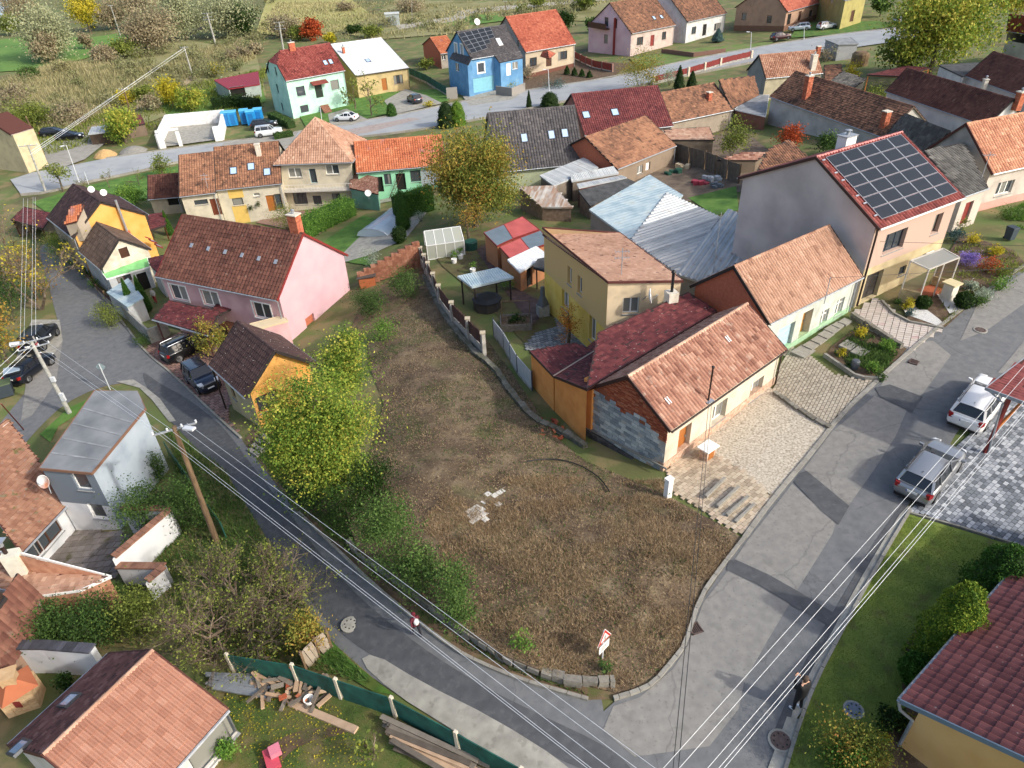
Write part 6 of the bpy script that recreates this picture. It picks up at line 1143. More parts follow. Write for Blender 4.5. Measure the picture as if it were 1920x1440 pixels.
chimney(h8, 0, 1511, 182, 2.6, .75, BRICK); chimney(h8, 0, 1657, 236, 1.6, .7, BRICK, pot=False)
zq = h8.ze+h8.rise; shed('grey_roof_wing', 'dark grey tiled wing at the end of the long old house', [(1657, 252, z8), (1733, 284, z8), (1782, 247, zq-.6), (1697, 213)], 'b0aca6', RS(T_GREY, DECK_D, 'wave', tone=(.3, .25, .15)), 'wing')
z9 = zE((1662, 210), 3.2); h9 = house('white_long_house', 'long white-walled house with even brown-red roof behind the patchy one', (1660, 171), (1850, 236), (1701, 127), z9, side='l', wall=None, walls=[mat('white_old', ['b4b6b8', 'c8cacb', 'd4d6d6'], rough=1, scale=.7, detail=8)]*4, roof=RS(T_BROWN, DECK_D, 'wave', tone=(.45, .25, .15)), ov=.2)
chimney(h9, 1, 1908, 196, 1.3, .7, BRICK)
z10 = zE((1830, 200), 3.4); h10 = house('right_barn', 'white-walled barn with red-brown roof at the right edge behind the long house', (1810, 142), (1990, 207), (1863, 96), z10, side='l', wall='d4d4d2', roof=RS(T_BROWN, DECK_D, tone=(.55, .2, .12)), ov=.2); chimney(h10, 0, 1843, 168, 1.2, .5, PLASTER, brick=False)
shed('white_shed', 'white shed with flat dark roof left of the right-edge barn', [(1805, 143, z10+.1), (1760, 122, z10+.2), (1835, 117, z10+.3), (1860, 122)][::1], 'dcdcda', FLATD)
z11 = zE((1880, 110), 5.0); h11 = house('corner_ruin_house', 'grey peeling house with red roof in the top right corner', (1888, 58), (2000, 76), (1893, 26), z11, side='l', D=9, wall=None, walls=[GW, GW, GW, mat('peeling', ['7a7468', '9a9488', 'aaa498'], scale=.6, rough=1)], roof=RED_)
z12 = zE((1440, 190), 3.2); h12 = house('gabled_old_cottage', 'old cottage with light brown roof and grey gable near the upper street', (1436, 147), (1543, 137), (1423, 103), z12, side='l', wall='c4b894', walls=['c8bc98', 'c8bc98', 'a8a498', 'a4a29c'], roof=RS(tm('tan', ['6a4636', '8c6450', 'a47e68', 'b8967e']), DECK_D), ov=.2); chimney(h12, 0, 1523, 128, 1.9, .8, PLASTER, brick=False)
chimney(h12, 1, 1533, 100, 1.0, .6, BRICK, pot=False)
shed('brown_leanto', 'small brown tiled lean-to on the right of the old cottage', [(1547, 152, z12-1), (1582, 148, z12-1), (1577, 120, z12), (1545, 122)], 'a89c84', RS(T_OLD, DECK_D, 'flat', stag=.5)); shed('grey_tiled_shed', 'low shed with dark grey tiles between the old houses', [(1552, 155, z12-1.2), (1596, 168, z12-1.4), (1624, 148, z12-.6), (1580, 134)], '9a9890', GREY)
z13 = zE((1290, 240), 3.0); h13 = house('brown_row_house', 'old house with a long weathered brown roof and brick chimney right of the maroon roof', (1250, 232), (1374, 206), (1215, 178), z13, side='l', wall='b4a48c', roof=RS(T_OLD, DECK_D, 'flat', stag=.5, tone=(.65, .25, .15)), ov=.2, hd=None); chimney(h13, 0, 1329, 186, .9, .6, BRICK, pot=False)
shed('brown_cross_wing', 'small cross wing with ribbed brown tiles beside the walled terrace', [(1372, 204, z13), (1424, 178, z13), (1414, 142, z13+2.2), (1348, 150)], 'b4a48c', RS(T_OLD, DECK_D, 'wave', tone=(.55, .25, .15)))
h13b = shed('terrace_block', 'brick block with a flat concrete roof terrace beside the long old house', [(1378, 205, z13-.1), (1436, 218, z13-.1), (1442, 178, z13), (1400, 178)], '9a6048', FLAT, 'outbuilding', edge=WHITE)
z14 = zE((1120, 330), 3.3); h14 = house('maroon_roof_house', 'house with maroon tile roof and two skylights beyond the grey roof', (1096, 254), (1262, 236), (1071, 176), z14, side='l', wall='c87868', walls=['c0b0a0', 'c0b0a0', 'c0b0a0', 'b86a58'], roof=RS(T_MAROON, DECK_D, 'wave', tone=(.6, .15, .15))); skylight(h14, 0, 1099, 216, 1, 1.2); skylight(h14, 0, 1153, 211, 1, 1.2)
shed('maroon_metal_wing', 'wing with smooth maroon metal roof joining the maroon tiled house', [(1205, 245, z14-.6), (1282, 225, z14-.6), (1222, 190, z14+1.2), (1186, 222)], 'c8a898', dict(k='sheet', m=mat('maroon_metal', ['5a2c2e', '6e3a3a'], rough=.5, metal=.3), pitch=.35, h=.03), 'wing')
z15 = zE((1010, 335), 2.9); h15 = house('dark_roof_house', 'house with a big dark grey tile roof and three skylights', (932, 323), (1097, 306), (1077, 197), z15, side='r', wall='b8c49a', roof=RS(T_SLATE, DECK_D, 'wave', tw=.34, tl=.4, tone=(.5, .3, .2)), verge=cmat('44423e', .8)); [skylight(h15, 0, x, y, .85, 1.15) for x, y in ((983, 259), (1034, 253), (1059, 250))]
z16 = zE((1170, 335), 2.6); h16 = house('brick_barn', 'brick barn with weathered orange-brown roof beside the metal sheds', (1158, 317), (1268, 273), (1098, 256), z16, side='l', wall=None, walls=['a08a70', 'a08a70', 'a08a70', BRICK], roof=RS(T_OLD, DECK_D, 'flat', stag=.5, tone=(.75, .25, .15)), ov=.15, wins=[W(0, 1200, 318, 1.1, 1.0), W(0, 1215, 312, .9, 1.0, st='r', fr=WHITE)])
for n_, (a, b, c, d) in enumerate((((1250, 262), (1340, 262), (1330, 238), (1245, 243)), ((1420, 320), (1520, 300), (1480, 262), (1440, 280)), ((1345, 300), (1420, 300), (1440, 285), (1395, 285)))):
 zz = zE(b, (2.4, 2.8, 1.6)[n_]); shed('old_outbuilding', ('low outbuilding with a pale broken tile roof among the yards', 'outbuilding with brown tiles behind the long rough fence', 'collapsed orange tile roof lying low in the yard')[n_], [(*a, zz), (*b, zz), (*c, zz+(.7, 1.4, .5)[n_]), d], '8a7860', RS((T_PALE, T_OLD, T_TERRA)[n_], DECK_D, 'flat' if n_ != 1 else 'wave', stag=.5 if n_ != 1 else 0, tone=(.6, .3, .2)), 'outbuilding')
# ---- upper street houses
WF = WHITE
def HH(px_base, px_top): return hz(px_base, px_top)
z_ = HH((884, 180), (884, 110)); BLU = mat('wall_blue', ['4c7ea8', '6090b8', '70a0c4'], rough=.9, scale=.6)
bh = house('blue_house', 'bright blue house with dark roof, solar panels and a garage', (884, 111), (975, 96), (856, 59), z_, side='l', wall=None, walls=[BLU]*4, roof=RS(T_SLATE, DECK_D, amp=.5), wins=[W(0, 902, 127, 1.4, 1.7, sur=WF, st='s', sw=.2), W(0, 905, 158, 5.2, 2.6, st='g', fr=cmat('7ab4c4', .6)), W(3, 855, 91, 1, 1.8, sur=WF, sw=.2), W(3, 866, 93, 1, 1.8, sur=WF, sw=.2), W(3, 856, 125, 1.6, 1.5, sur=WF, sw=.2), W(3, 860, 152, 1, 1, sur=WF), W(3, 871, 156, 1, 1, sur=WF)])
array(bh, 0, [(858, 63), (919, 50), (934, 84), (884, 100)], 5, 5, skip=((4, 3), (4, 4), (3, 4))); skylight(bh, 0, 936, 79, .9, 1.7, WHITE)
Q_ = lambda x, y: (x, y, float(on_plane(x, y, bh.S[0]['o']+bh.S[0]['N']*.02, bh.S[0]['N'])[2])); shed('', '', [Q_(937, 117), Q_(981, 108), Q_(970, 88), (922, 98)], None, RS(T_SLATE, DECK_D, amp=.5), walls=[BLU, BLU, None, BLU], wins=[W(0, 954, 130, 1.1, 2.2, st='d', fr=WHITE), W(0, 966, 123, 1.3, 1.3, sur=WF, sw=.2)], root=bh.root)
shed('', '', [(843, 110, z_-.9), (877, 122, z_-.9), (885, 108, z_+.3), (850, 98)], None, RS(T_SLATE, DECK_D, amp=.5), walls=[BLU, BLU, None, BLU], wins=[W(0, 857, 126, 1.6, 1.5, sur=WF, sw=.2)], root=bh.root)
dish('satellite_dish', 'white satellite dish on the ridge of the blue house', bh.pt(4.5, bh.hd, bh.ze+bh.rise+1.1), -60, .6, 25, foot=bh.pt(4.5, bh.hd, bh.ze+bh.rise)); bt = G(835, 155)
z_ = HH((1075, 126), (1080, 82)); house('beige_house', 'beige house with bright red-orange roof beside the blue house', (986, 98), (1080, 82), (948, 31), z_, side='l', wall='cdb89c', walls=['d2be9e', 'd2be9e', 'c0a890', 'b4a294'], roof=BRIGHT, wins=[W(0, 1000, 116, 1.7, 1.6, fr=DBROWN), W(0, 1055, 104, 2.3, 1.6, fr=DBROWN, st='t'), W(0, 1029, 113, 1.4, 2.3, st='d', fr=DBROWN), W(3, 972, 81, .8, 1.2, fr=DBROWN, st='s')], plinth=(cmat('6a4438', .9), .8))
zz = z_-.6; shed('', '', [(1013, 105, zz), (1030, 110, zz), (1028, 94, zz+1), (1018, 96)], None, BRIGHT, walls=[None]*4, root=bpy.data.objects['beige_house']); shed('', '', [(1030, 110, zz), (1042, 100, zz), (1029, 95, zz+1), (1027, 96)], None, BRIGHT, walls=[None]*4, root=bpy.data.objects['beige_house'])
z_ = HH((765, 166), (767, 127)); yw = house('white_roof_house', 'yellow house with a glaring white metal roof', (667, 142), (767, 127), (619, 83), z_, side='l', wall='d8b860', walls=['dcc07a', 'dcc07a', 'c8a040', mat('mustard', ['a8883c', 'bc9c4c'], scale=.6)], roof=WHITER, wins=[W(0, 747, 149, 2.0, 1.7, st='t', fr=DBROWN), W(0, 721, 158, 1.1, 2.3, st='d', fr=OAK)], gutter=BROWNPIPE); skylight(yw, 0, 690, 114, 1, 1.4); chimney(yw, 0, 645, 100, 1.2, .5, BRICK)
z_ = HH((549, 223), (536, 152)); MT = mat('wall_mint', ['9cc8b4', 'b0d8c6', 'bfe2d2'], rough=.9, scale=.6); gn = house('mint_house', 'pale mint-green three-storey house with half-hipped red roof', (536, 152), (647, 132), (618, 80), z_, hip=.45, wall=None, walls=[MT]*4, roof=RED_, wins=[W(0, 564, 171, 1.7, 1.7, fr=GREYFRAME, st='s'), W(0, 628, 159, 1.7, 1.7, fr=GREYFRAME, st='s'), W(0, 598, 170, 1.5, 2.5, st='d', fr=cmat('1e2c24', .5)), W(0, 571, 204, 1.6, 1.3, st='g', fr=GREYFRAME), W(3, 502, 128, .9, 1.6, fr=GREYFRAME, st='s'), W(3, 517, 134, .9, 1.6, fr=GREYFRAME, st='s'), W(3, 520, 166, .9, 1.6, fr=GREYFRAME, st='s'), W(3, 529, 200, .9, 1.4, fr=GREYFRAME, st='s')], gutter=ZINC)
[skylight(gn, 0, x, y, .8, 1.1) for x, y in ((610, 118), (620, 116))]; chimney(gn, 0, 548, 93, 1.2, 1.1, BRICK, s2=.7)
f0 = gn.F[0][0]; s_, z2 = facepix(gn, gn.F, 0, 596, 152); mb = MB(); mb.hexa([f0(s_-1.6, z2, 0), f0(s_+1.6, z2, 0), f0(s_+1.6, z2-.4, 1.2), f0(s_-1.6, z2-.4, 1.2)], [f0(s_-1.6, z2+.12, 0), f0(s_+1.6, z2+.12, 0), f0(s_+1.6, z2-.28, 1.2), f0(s_-1.6, z2-.28, 1.2)]); part('door_canopy', mb, T_RED, gn.root); mb = MB(); g_ = gn.gz.min()
for k in range(6): mb.box(f0(s_+.2, g_+.25*(5-k)-.3, .4+k*.35), 1.6, .36, .3+.25, math.atan2(gn.u[1], gn.u[0]), base=True)
part('front_steps', mb, mat('step_tile', ['7a5040', '96705a']), gn.root)
z_ = zE((440, 178), 2.6); shed('red_carport', 'garage with bright red metal roof left of the mint house', [(428, 167, z_), (487, 158, z_), (484, 134, z_+.7), (401, 150)], 'b8c8c0', dict(k='sheet', m=mat('red_metal', ['7e2028', '96303a'], rough=.5, tone=.3), pitch=.3, h=.04), 'garage', wins=[W(0, 446, 172, 3, 2, st='r', fr=DK)])
z_ = zE((822, 118), 3.2); house('orange_roof_shed', 'small rough house with orange roof behind the blue house', (826, 101), (858, 97), (806, 70), z_, side='l', wall='b0a494', walls=['b8ac9c', 'b8ac9c', '9a6048', BRICK], roof=RS(T_ORANGE, DECK_R), wins=[W(0, 832, 108, .9, 1)])
z_ = zE((1215, 95), 4.2); PK = mat('wall_pink_pale', ['c8a8b0', 'd8b8c0', 'dcc4c8'], scale=.5); pk = house('pale_pink_house', 'pale pink house with dark red balcony gable and brown roof', (1185, 63), (1267, 47), (1143, 5), z_, side='l', Cl=(1101, 48), wall=None, walls=['d8c0b4', PK, PK, PK], roof=RS(T_OLD, DECK_D, 'flat', stag=.5, tone=(.5, .15, .15)), wins=[W(0, 1200, 77, 1.9, 1.6, fr=DBROWN, st='t'), W(0, 1245, 67, 1.3, 1.6, fr=DBROWN), W(0, 1223, 76, 1.2, 2.2, st='d', fr=REDPAINT), W(3, 1136, 73, 1.2, 1.8, fr=DBROWN, st='s'), W(3, 1137, 41, 1.2, 1.8, fr=DBROWN, st='s'), W(3, 1154, 44, 1.0, 1.8, fr=DBROWN, st='s')]); [skylight(pk, 0, x, y) for x, y in ((1226, 34), (1240, 32))]
f3 = pk.F[3][0]; s_, z2 = facepix(pk, pk.F, 3, 1128, 52); mb = MB(); mb.beam(f3(s_-3.2, z2, .6), f3(s_+2.6, z2, .6), 1.2, .15); mb.beam(f3(s_-3.2, z2+.6, 1.15), f3(s_+2.6, z2+.6, 1.15), .06, 1.0); part('balcony', mb, DBROWN, pk.root); mb = MB(); s_, z2 = facepix(pk, pk.F, 3, 1154, 62); mb.beam(f3(s_, z2-5, .03), f3(s_, z2+3, .03), .08, 1.2, up=pk.u); part('red_stripe', mb, REDPAINT, pk.root)
z_ = zE((1320, 75), 4.0); wh = house('white_gable_house', 'white house with brown roof beside the pale pink one', (1290, 41), (1363, 25), (1247, -17), z_, side='l', wall='dcdedc', roof=RS(T_OLD, DECK_D, 'flat', stag=.5, tone=(.4, .15, .15)), wins=[W(0, 1301, 57, 1.6, 1.5, fr=DBROWN, st='s'), W(0, 1321, 56, 1.4, 2.4, st='d', fr=DK), W(0, 1345, 50, 2.4, 1.5, fr=DBROWN, st='t')])
z_ = zE((1500, 55), 3.6); ph = house('peach_house', 'peach-coloured house with red dormer roof at the top', (1477, 22), (1545, 3), (1440, -30), z_, side='l', wall='c89c7c', roof=BRIGHT, wins=[W(0, 1479, 38, 1.6, 2.6, st='d', fr=DK), W(0, 1499, 32, 1.3, 2.4, st='d', fr=DBROWN), W(0, 1520, 26, 1.5, 1.6, fr=DBROWN), W(3, 1395, 31, 1.2, 1.5, fr=DBROWN, st='s'), W(3, 1442, 36, 1.2, 1.5, fr=DBROWN, st='s')], plinth=(cmat('7a5a48', .9), 1.0), D=13, hd=None)
z_ = zE((1585, 45), 5.5); shed('yellow_block', 'bright yellow house with brown base at the top edge', [(1585, 1, z_), (1625, -8, z_), (1590, -40, z_), (1535, -20)], 'b8ac54', FLAT, 'house', wins=[W(3, 1560, 0, 1, 1), W(0, 1598, 30, 1.5, 2.2, st='g', fr=DBROWN)])
# ---- row with the pyramid roof
z_ = HH((663, 386), (655, 306)); ap_ = None
py = house('pyramid_house', 'cream two-storey house with a pyramid tile roof and balcony', (512, 309), (661, 304), None, z_, kind='pyramid', D=9.5, hd=4.75, rise=4.4, wall='e0d4b4', roof=RS(T_PALE, DECK_D, tone=(.4, .2, .15)), ov=.5, og=.4, wins=[W(0, 553, 324, 1.7, 1.2, st='w'), W(0, 623, 318, 1.7, 1.2), W(0, 587, 330, .9, 1.9, st='s', fr=cmat('9ab4b8', .6)), W(0, 563, 372, 1.8, 1.6, st='t', fr=GREYFRAME), W(0, 595, 375, 1.1, 1.2, fr=GREYFRAME), W(0, 631, 371, 1.1, 1.2, fr=GREYFRAME)])
f0 = py.F[0][0]; s0, z2 = facepix(py, py.F, 0, 590, 352); mb = MB(); L_ = py.L; mb.obox(f0(.4, z2-.1, 0), f0(L_-.4, z2-.1, 0)-f0(.4, z2-.1, 0), f0(0, 0, 1.3)-f0(0, 0, 0), np.array([0, 0, .16])); part('balcony', mb, cmat('b8b4aa', .8), py.root)
for k in range(24):
 mb = MB(); s = .4+(L_-.8)*k/23; mb.beam(f0(s, z2, 1.25), f0(s, z2+.85, 1.25), .03, .03) if k else mb.beam(f0(.4, z2+.85, 1.25), f0(L_-.4, z2+.85, 1.25), .06, .05); part('railing', mb, cmat('c8c4bc', .6), py.root)
z2_ = HH((490, 415), (470, 350)); rl = house('long_cream_house', 'long cream house with brown tile roof, three skylights and a yellow stripe', (403, 357), (528, 344), (401, 276), z2_, side='l', wall='e0d6ba', roof=RS(T_OLD, DECK_D, 'wave', tone=(.65, .25, .15)), wins=[W(0, 446, 378, 1.3, .9, fr=GREYFRAME, st='s'), W(0, 481, 365, .8, .4, st='s'), W(0, 509, 381, 1.1, 2.1, st='d', fr=OAK), W(0, 522, 378, .9, 2.0, st='s', fr=OAK)]); [skylight(rl, 0, x, y, .9, 1.2) for x, y in ((438, 321), (471, 313), (501, 323))]; chimney(rl, 0, 486, 290, 1.3, .6, PLASTER, brick=False, pot=False)
mb = MB(); f0 = rl.F[0][0]; s_, zq = facepix(rl, rl.F, 0, 446, 378)
for za_, zb_ in ((rl.zb, zq-.5), (zq+.48, rl.ze-.1)): mb.hexa([f0(s_-.9, za_, .0), f0(s_+.9, za_, 0), f0(s_+.9, za_, .02), f0(s_-.9, za_, .02)], [f0(s_-.9, zb_, .0), f0(s_+.9, zb_, 0), f0(s_+.9, zb_, .02), f0(s_-.9, zb_, .02)])
part('yellow_stripe', mb, cmat('d0b060', .9), rl.root)
for x, y in ((470, 388), (484, 381)): s_, zq = facepix(rl, rl.F, 0, x, y); P = RNG.normal(0, .16, (160, 3))+f0(s_, zq, .3); ob = leaves('hanging_flowers', P, .07, RNG.random(160), LM['dark'](), None); tag(ob, 'hanging basket of dark foliage on the long cream house wall, %s one' % ('lower' if x == 470 else 'upper'), 'hanging basket')
z3_ = z2_+.1; house('cream_annex', 'lower cream annex with orange-brown roof and an arched brown door', (336, 369), (404, 361), (335, 291), z3_, side='l', wall='e0d6ba', roof=RS(T_OLD, DECK_D, 'wave', tone=(.8, .2, .12)), wins=[W(0, 377, 379, 1.6, .6, fr=GREYFRAME, st='s'), W(0, 405, 388, 1.1, 2.1, st='d', fr=cmat('6a3420', .6))])
z4_ = zE((300, 400), 2.3); house('dark_brown_shed', 'open-fronted shed with dark brown roof at the left end of the cream row', (277, 374), (336, 369), (277, 329), z4_, side='l', wall='c4b89c', roof=RS(T_BROWN, DECK_D, tone=(.4, .2, .15)), wins=[W(0, 326, 378, 1.6, 1, st='r', fr=DK)])
z5_ = HH((836, 352), (836, 310)); lg = house('green_long_house', 'long low mint-green outbuilding with orange tile roof, ladder and garage', (668, 324), (836, 309), (663, 266), z5_, side='l', wall='8cc8a4', walls=[mat('wall_green', ['74b490', '8cc8a4', '9ad0b0'], scale=.6)]*4, roof=RS(T_ORANGE, DECK_R, tone=(.55, .25, .15)), wins=[W(0, 712, 346, .9, 2, st='r', fr=DK), W(0, 727, 336, .9, 1.4, fr=GREYFRAME), W(0, 752, 341, 1.2, 2.2, st='r', fr=DK), W(0, 779, 330, 1.3, 1.5, fr=GREYFRAME), W(0, 811, 333, 3.0, 2.2, st='g', fr=cmat('9aa4a8', .5))])
f0 = lg.F[0][0]; s_, zq = facepix(lg, lg.F, 0, 738, 340); ld = thing('ladder', 'dark ladder leaning on the green outbuilding wall', 'ladder', f0(s_-1.2, lg.gz.min(), 1)); a0, a1 = f0(s_-1.2, lg.gz.min(), .5), f0(s_+1.2, lg.ze-.3, .15)
for k in (-.2, .2): mb = MB(); mb.beam(a0+lg.u*k, a1+lg.u*k, .06, .06); part('rail', mb, DBROWN, ld)
for k in range(9): p = a0+(a1-a0)*(k+.5)/9; mb = MB(); mb.beam(p-lg.u*.2, p+lg.u*.2, .04, .04); part('rung', mb, DBROWN, ld)
zz = zE((690, 390), 2.8); shed('green_shed', 'small green-walled shed with a brick-red tile roof', [(655, 352, zz-.5), (709, 364, zz-.3), (708, 333, zz+.7), (657, 322)], '78b898', RS(T_TERRA, DECK_R, 'flat', tw=.2, tl=.2), 'shed')
dish('satellite_dish', 'grey dish on the green shed wall', at(690, 362, zz-.2), -80, .4, 20)
# ---- pink house, chalet and left lane houses
z_ = HH((664, 545), (652, 477)); PINK = mat('wall_pink', ['b89094', 'c8a2a4', 'd0acae'], rough=.9, scale=.6); PINK_SUNLIT = mat('wall_pink_sunlit', ['c09aa2', 'ccaab0'], rough=.9, scale=.5)  # paler copy of the pink: sunlight on the gable is put into its colour
pn = house('pink_house', 'large pink house with long dark brown tile roof and white-framed windows', (292, 518), (519, 563), (568, 437), z_, C=(652, 478), wall=None, walls=[PINK, PINK_SUNLIT, PINK, PINK], roof=RS(T_BROWN, DECK_D, 'wave', tw=.34, tl=.4, tone=(.45, .14, .13)), ov=.45, wins=[W(0, 336, 549, 1.9, 1.5, sur=WF), W(0, 395, 560, 1.9, 1.5, sur=WF), W(0, 492, 583, 1.9, 1.5, sur=WF), W(1, 583, 607, 1.2, 1.6, st='r', fr=BRICK)], verge=REDPAINT, rt=.6); chimney(pn, 0, 556, 430, 1.3, .9, BRICK, s2=.7)
for k in range(6): x = 356+k*31.5; c = onslope(pn.S[0], x, 464+k*6.2); mb = MB(); S = pn.S[0]; mb.obox(c+S['N']*.05, S['U']*.3, S['V']*.4, S['N']*.06); part('glass_tile', mb, ALU, pn.root)
MB2 = mat('carport_maroon', ['4e2628', '5e3030', '6a3836'], rough=.8, scale=2); CT = dict(k='flat', m=MB2); CTP = RS(T_MAROON, DECK_D, 'flat', stag=.5, tw=.3, tl=.22, lift=.015)
zc_ = hz((384, 665), (384, 604)); cpt = shed('maroon_carport', 'maroon lean-to carport along the pink house front', [(286, 598, zc_-.3), (390, 628, zc_-.3), (412, 584, zc_+.3), (316, 563)], None, CTP, 'carport', walls=[None]*4, posts=dict(at=(0, 1), m=cmat('5a3c34', .7)), gutter=True)
zp2 = zc_+.6; pc = shed('porch_roof', 'small maroon hipped roof over the pink house entrance', [(397, 580, zp2-.5), (412, 590, zp2-.6), (450, 570, zp2-.6), (462, 565, zp2-.3), (440, 550, zp2+.3), (423, 553)], None, CTP, 'porch', walls=[None]*6)
g0 = zg(*G(440, 610)[:2]); p1, p2 = at(418, 592, zp2-.7), at(458, 572, zp2-.7); mb = MB(); mb.obox([p1[0], p1[1], g0], (p2-p1)*[1, 1, 0], nz(np.cross(p2-p1, [0, 0, 1.]))*-1.2, np.array([0, 0, 2.0])); part('entrance', mb, DBROWN, pc.root)
mb = MB(); d_ = nz((p2-p1)*[1, 1, 0]); n_ = np.array([d_[1], -d_[0], 0]); mb.obox(np.array([p1[0], p1[1], g0+.1])+d_*.7+n_*.02, d_*.7, n_*.04, np.array([0, 0, 1.7])); part('door', mb, WHITE, pc.root)
zt = zE((520, 640), 2.7); shed('beige_lid_wall', 'long beige flat-topped garden annex between pink house and chalet', [(468, 607, zt), (476, 618, zt), (540, 601, zt), (530, 591)], PINK, dict(k='flat', m=cmat('c8b898', .8)), 'annex', ov=.05)
zh = HH((446, 792), (419, 715)); ORG_ = mat('wall_orange', ['cc9040', 'd8a054', 'dca860'], rough=.9, scale=.7); ch_ = house('orange_chalet', 'small orange chalet with dark spotted tile roof beside the yellow tree', (393, 684), (460, 745), (515, 657), zh, wall=None, walls=['d8c490', ORG_, ORG_, 'd8c490'], roof=RS(tm('spotted', ['2c2224', '40302f', '55423f'], spots=[('c8c4bc', 9, .69, .71, .95)]), DECK_D, 'wave', tw=.26, tl=.4, tone=(.5, .15, .15)), ov=.5, og=.35, D=None, wins=[W(0, 437, 736, .7, 1.1, fr=DBROWN, st='s'), W(1, 503, 752, 1.6, 1.3, fr=REDPAINT, st='w')], pipe='none', gutter=ZINC)
p = ch_.pt(.4, 0, ch_.ze); downpipe(ch_.root, ch_.pt(.2, -.02, ch_.ze), zg(*p[:2]), ch_.m, BROWNPIPE, .06, .1)
z_ = zE((150, 480), 5.2); o1 = house('orange_gable_house', 'house with a bare orange gable wall and dark brown roof on the lane', (88, 408), (136, 446), (188, 378), z_, C=(277, 402), wall=None, walls=['c8b090', ORG_, ORG_, ORG_], roof=RS(T_DARK, DECK_D, 'flat', stag=.5), ov=.3)
c = o1.F[1][0](*facepix(o1, o1.F, 1, 236, 432), .35); mb = MB(); mb.box(c-[0, 0, 2.2], .55, .4, 2.2, .4, base=True); o_ = part('wall_chimney', mb, BRICK, o1.root); mb = MB(); mb.tube([c, c+[0, 0, 3.6]], .13, 8); part('steel_flue', mb, ALU, o_)
[dish('satellite_dish', 'white satellite dish on the ridge of the orange-gabled house, %s of two' % t, at(x, y, o1.ze+o1.rise+1.0), -60, .34, 20, foot=at(x, y+13, o1.ze+o1.rise-.2)) for x, y, t in ((171, 355, 'rear'), (194, 361, 'front'))]
zz = o1.ze-.2; shed('orange_dormer', 'small dormer with bright orange tiles on the dark roof', [(120, 421, zz+1.6), (143, 415, zz+1.9), (157, 384, zz+3.2), (131, 388)], 'b8a890', RS(T_ORANGE, DECK_R, tw=.26, tl=.3), 'dormer', zb=zz-.4)
z_ = zE((170, 520), 3.6); o2 = house('plank_roof_house', 'white gabled cottage with grey-brown roof and small brown attic shutter', (148, 471), (188, 505), (223, 447), z_, C=(283, 467), wall=None, walls=['c4ccd0', mat('flaking_white', ['b4ac98', 'd0c8b4', 'dcd6c6'], rough=1, scale=1.2, detail=8, bump=.3), 'c4ccd0', 'c4ccd0'], roof=RS(tm('plank', ['4a3c32', '625044', '7a6658']), DECK_D, 'flat', tw=.2, tl=.5, tone=(.5, .2, .2)), ov=.25, wins=[W(1, 233, 474, .9, 1.1, st='g', fr=DBROWN)])
[skylight(o2, 1, x, y, .9, .7, m_) for x, y, m_ in ((274, 445, REDPAINT), (286, 453, REDPAINT), (297, 462, REDPAINT))]
zz = z_-.9; shed('green_canopy', 'bright green metal canopy roof on the front of the white cottage', [(200, 523, zz), (281, 500, zz), (276, 483, zz+.5), (189, 508)], 'd0d4d4', dict(k='sheet', m=mat('green_metal', ['5c9c5c', '78b874', '88c484'], rough=.5, scale=.7), pitch=1.4, h=.03), 'canopy', edge=WHITE, wins=[W(0, 233, 522, 1.4, .8, fr=DBROWN), W(0, 270, 528, 1.0, 2.0, st='r', fr=DK)])
shed('grey_sheet_roof', 'low shed with pale grey sheet roof beside two tall thujas', [(200, 548, zE((200, 575), 2.2)), (238, 575, zE((238, 600), 2.2)), (268, 558, zE((268, 590), 2.5)), (240, 522)], 'c4c8ca', TINBS); shed('small_red_leanto', 'small red roof between the cottage and the pink house', [(283, 500, z_-.2), (297, 512, z_-.2), (308, 478, z_+.5), (277, 485)], 'd4d4d0', CTP)
z_ = zE((60, 430), 2.4); shed('maroon_open_shed', 'open shed with flat maroon roof at the far left end of the lane', [(20, 412, z_), (80, 428, z_), (100, 400, z_+.5), (45, 388)], 'a09080', CTP, 'shed', walls=[None, None, 'a09080', 'a09080'], posts=dict(at=(0, 1), m=DBROWN)); shed('maroon_garden_roof', 'maroon garden canopy right of the orange gable', [(280, 432, z_), (310, 422, z_), (308, 398, z_+.3), (276, 402)], None, CTP, 'canopy', walls=[None]*4, posts=dict(at=(0, 1), m=DBROWN))
z_ = zE((40, 318), 2.6); yl = house('left_yellow_house', 'plain yellow house with orange roof at the left edge of the upper street', (-25, 285), (16, 272), (14, 210), z_, side='r', wall=None, walls=['d8c898', 'dccca0', 'd8c898', 'd8c898'], roof=RS(T_ORANGE, DECK_R), C=(62, 240), ov=.2, wins=[W(1, 12, 318, .8, 1.4, fr=GREYFRAME, st='s')])
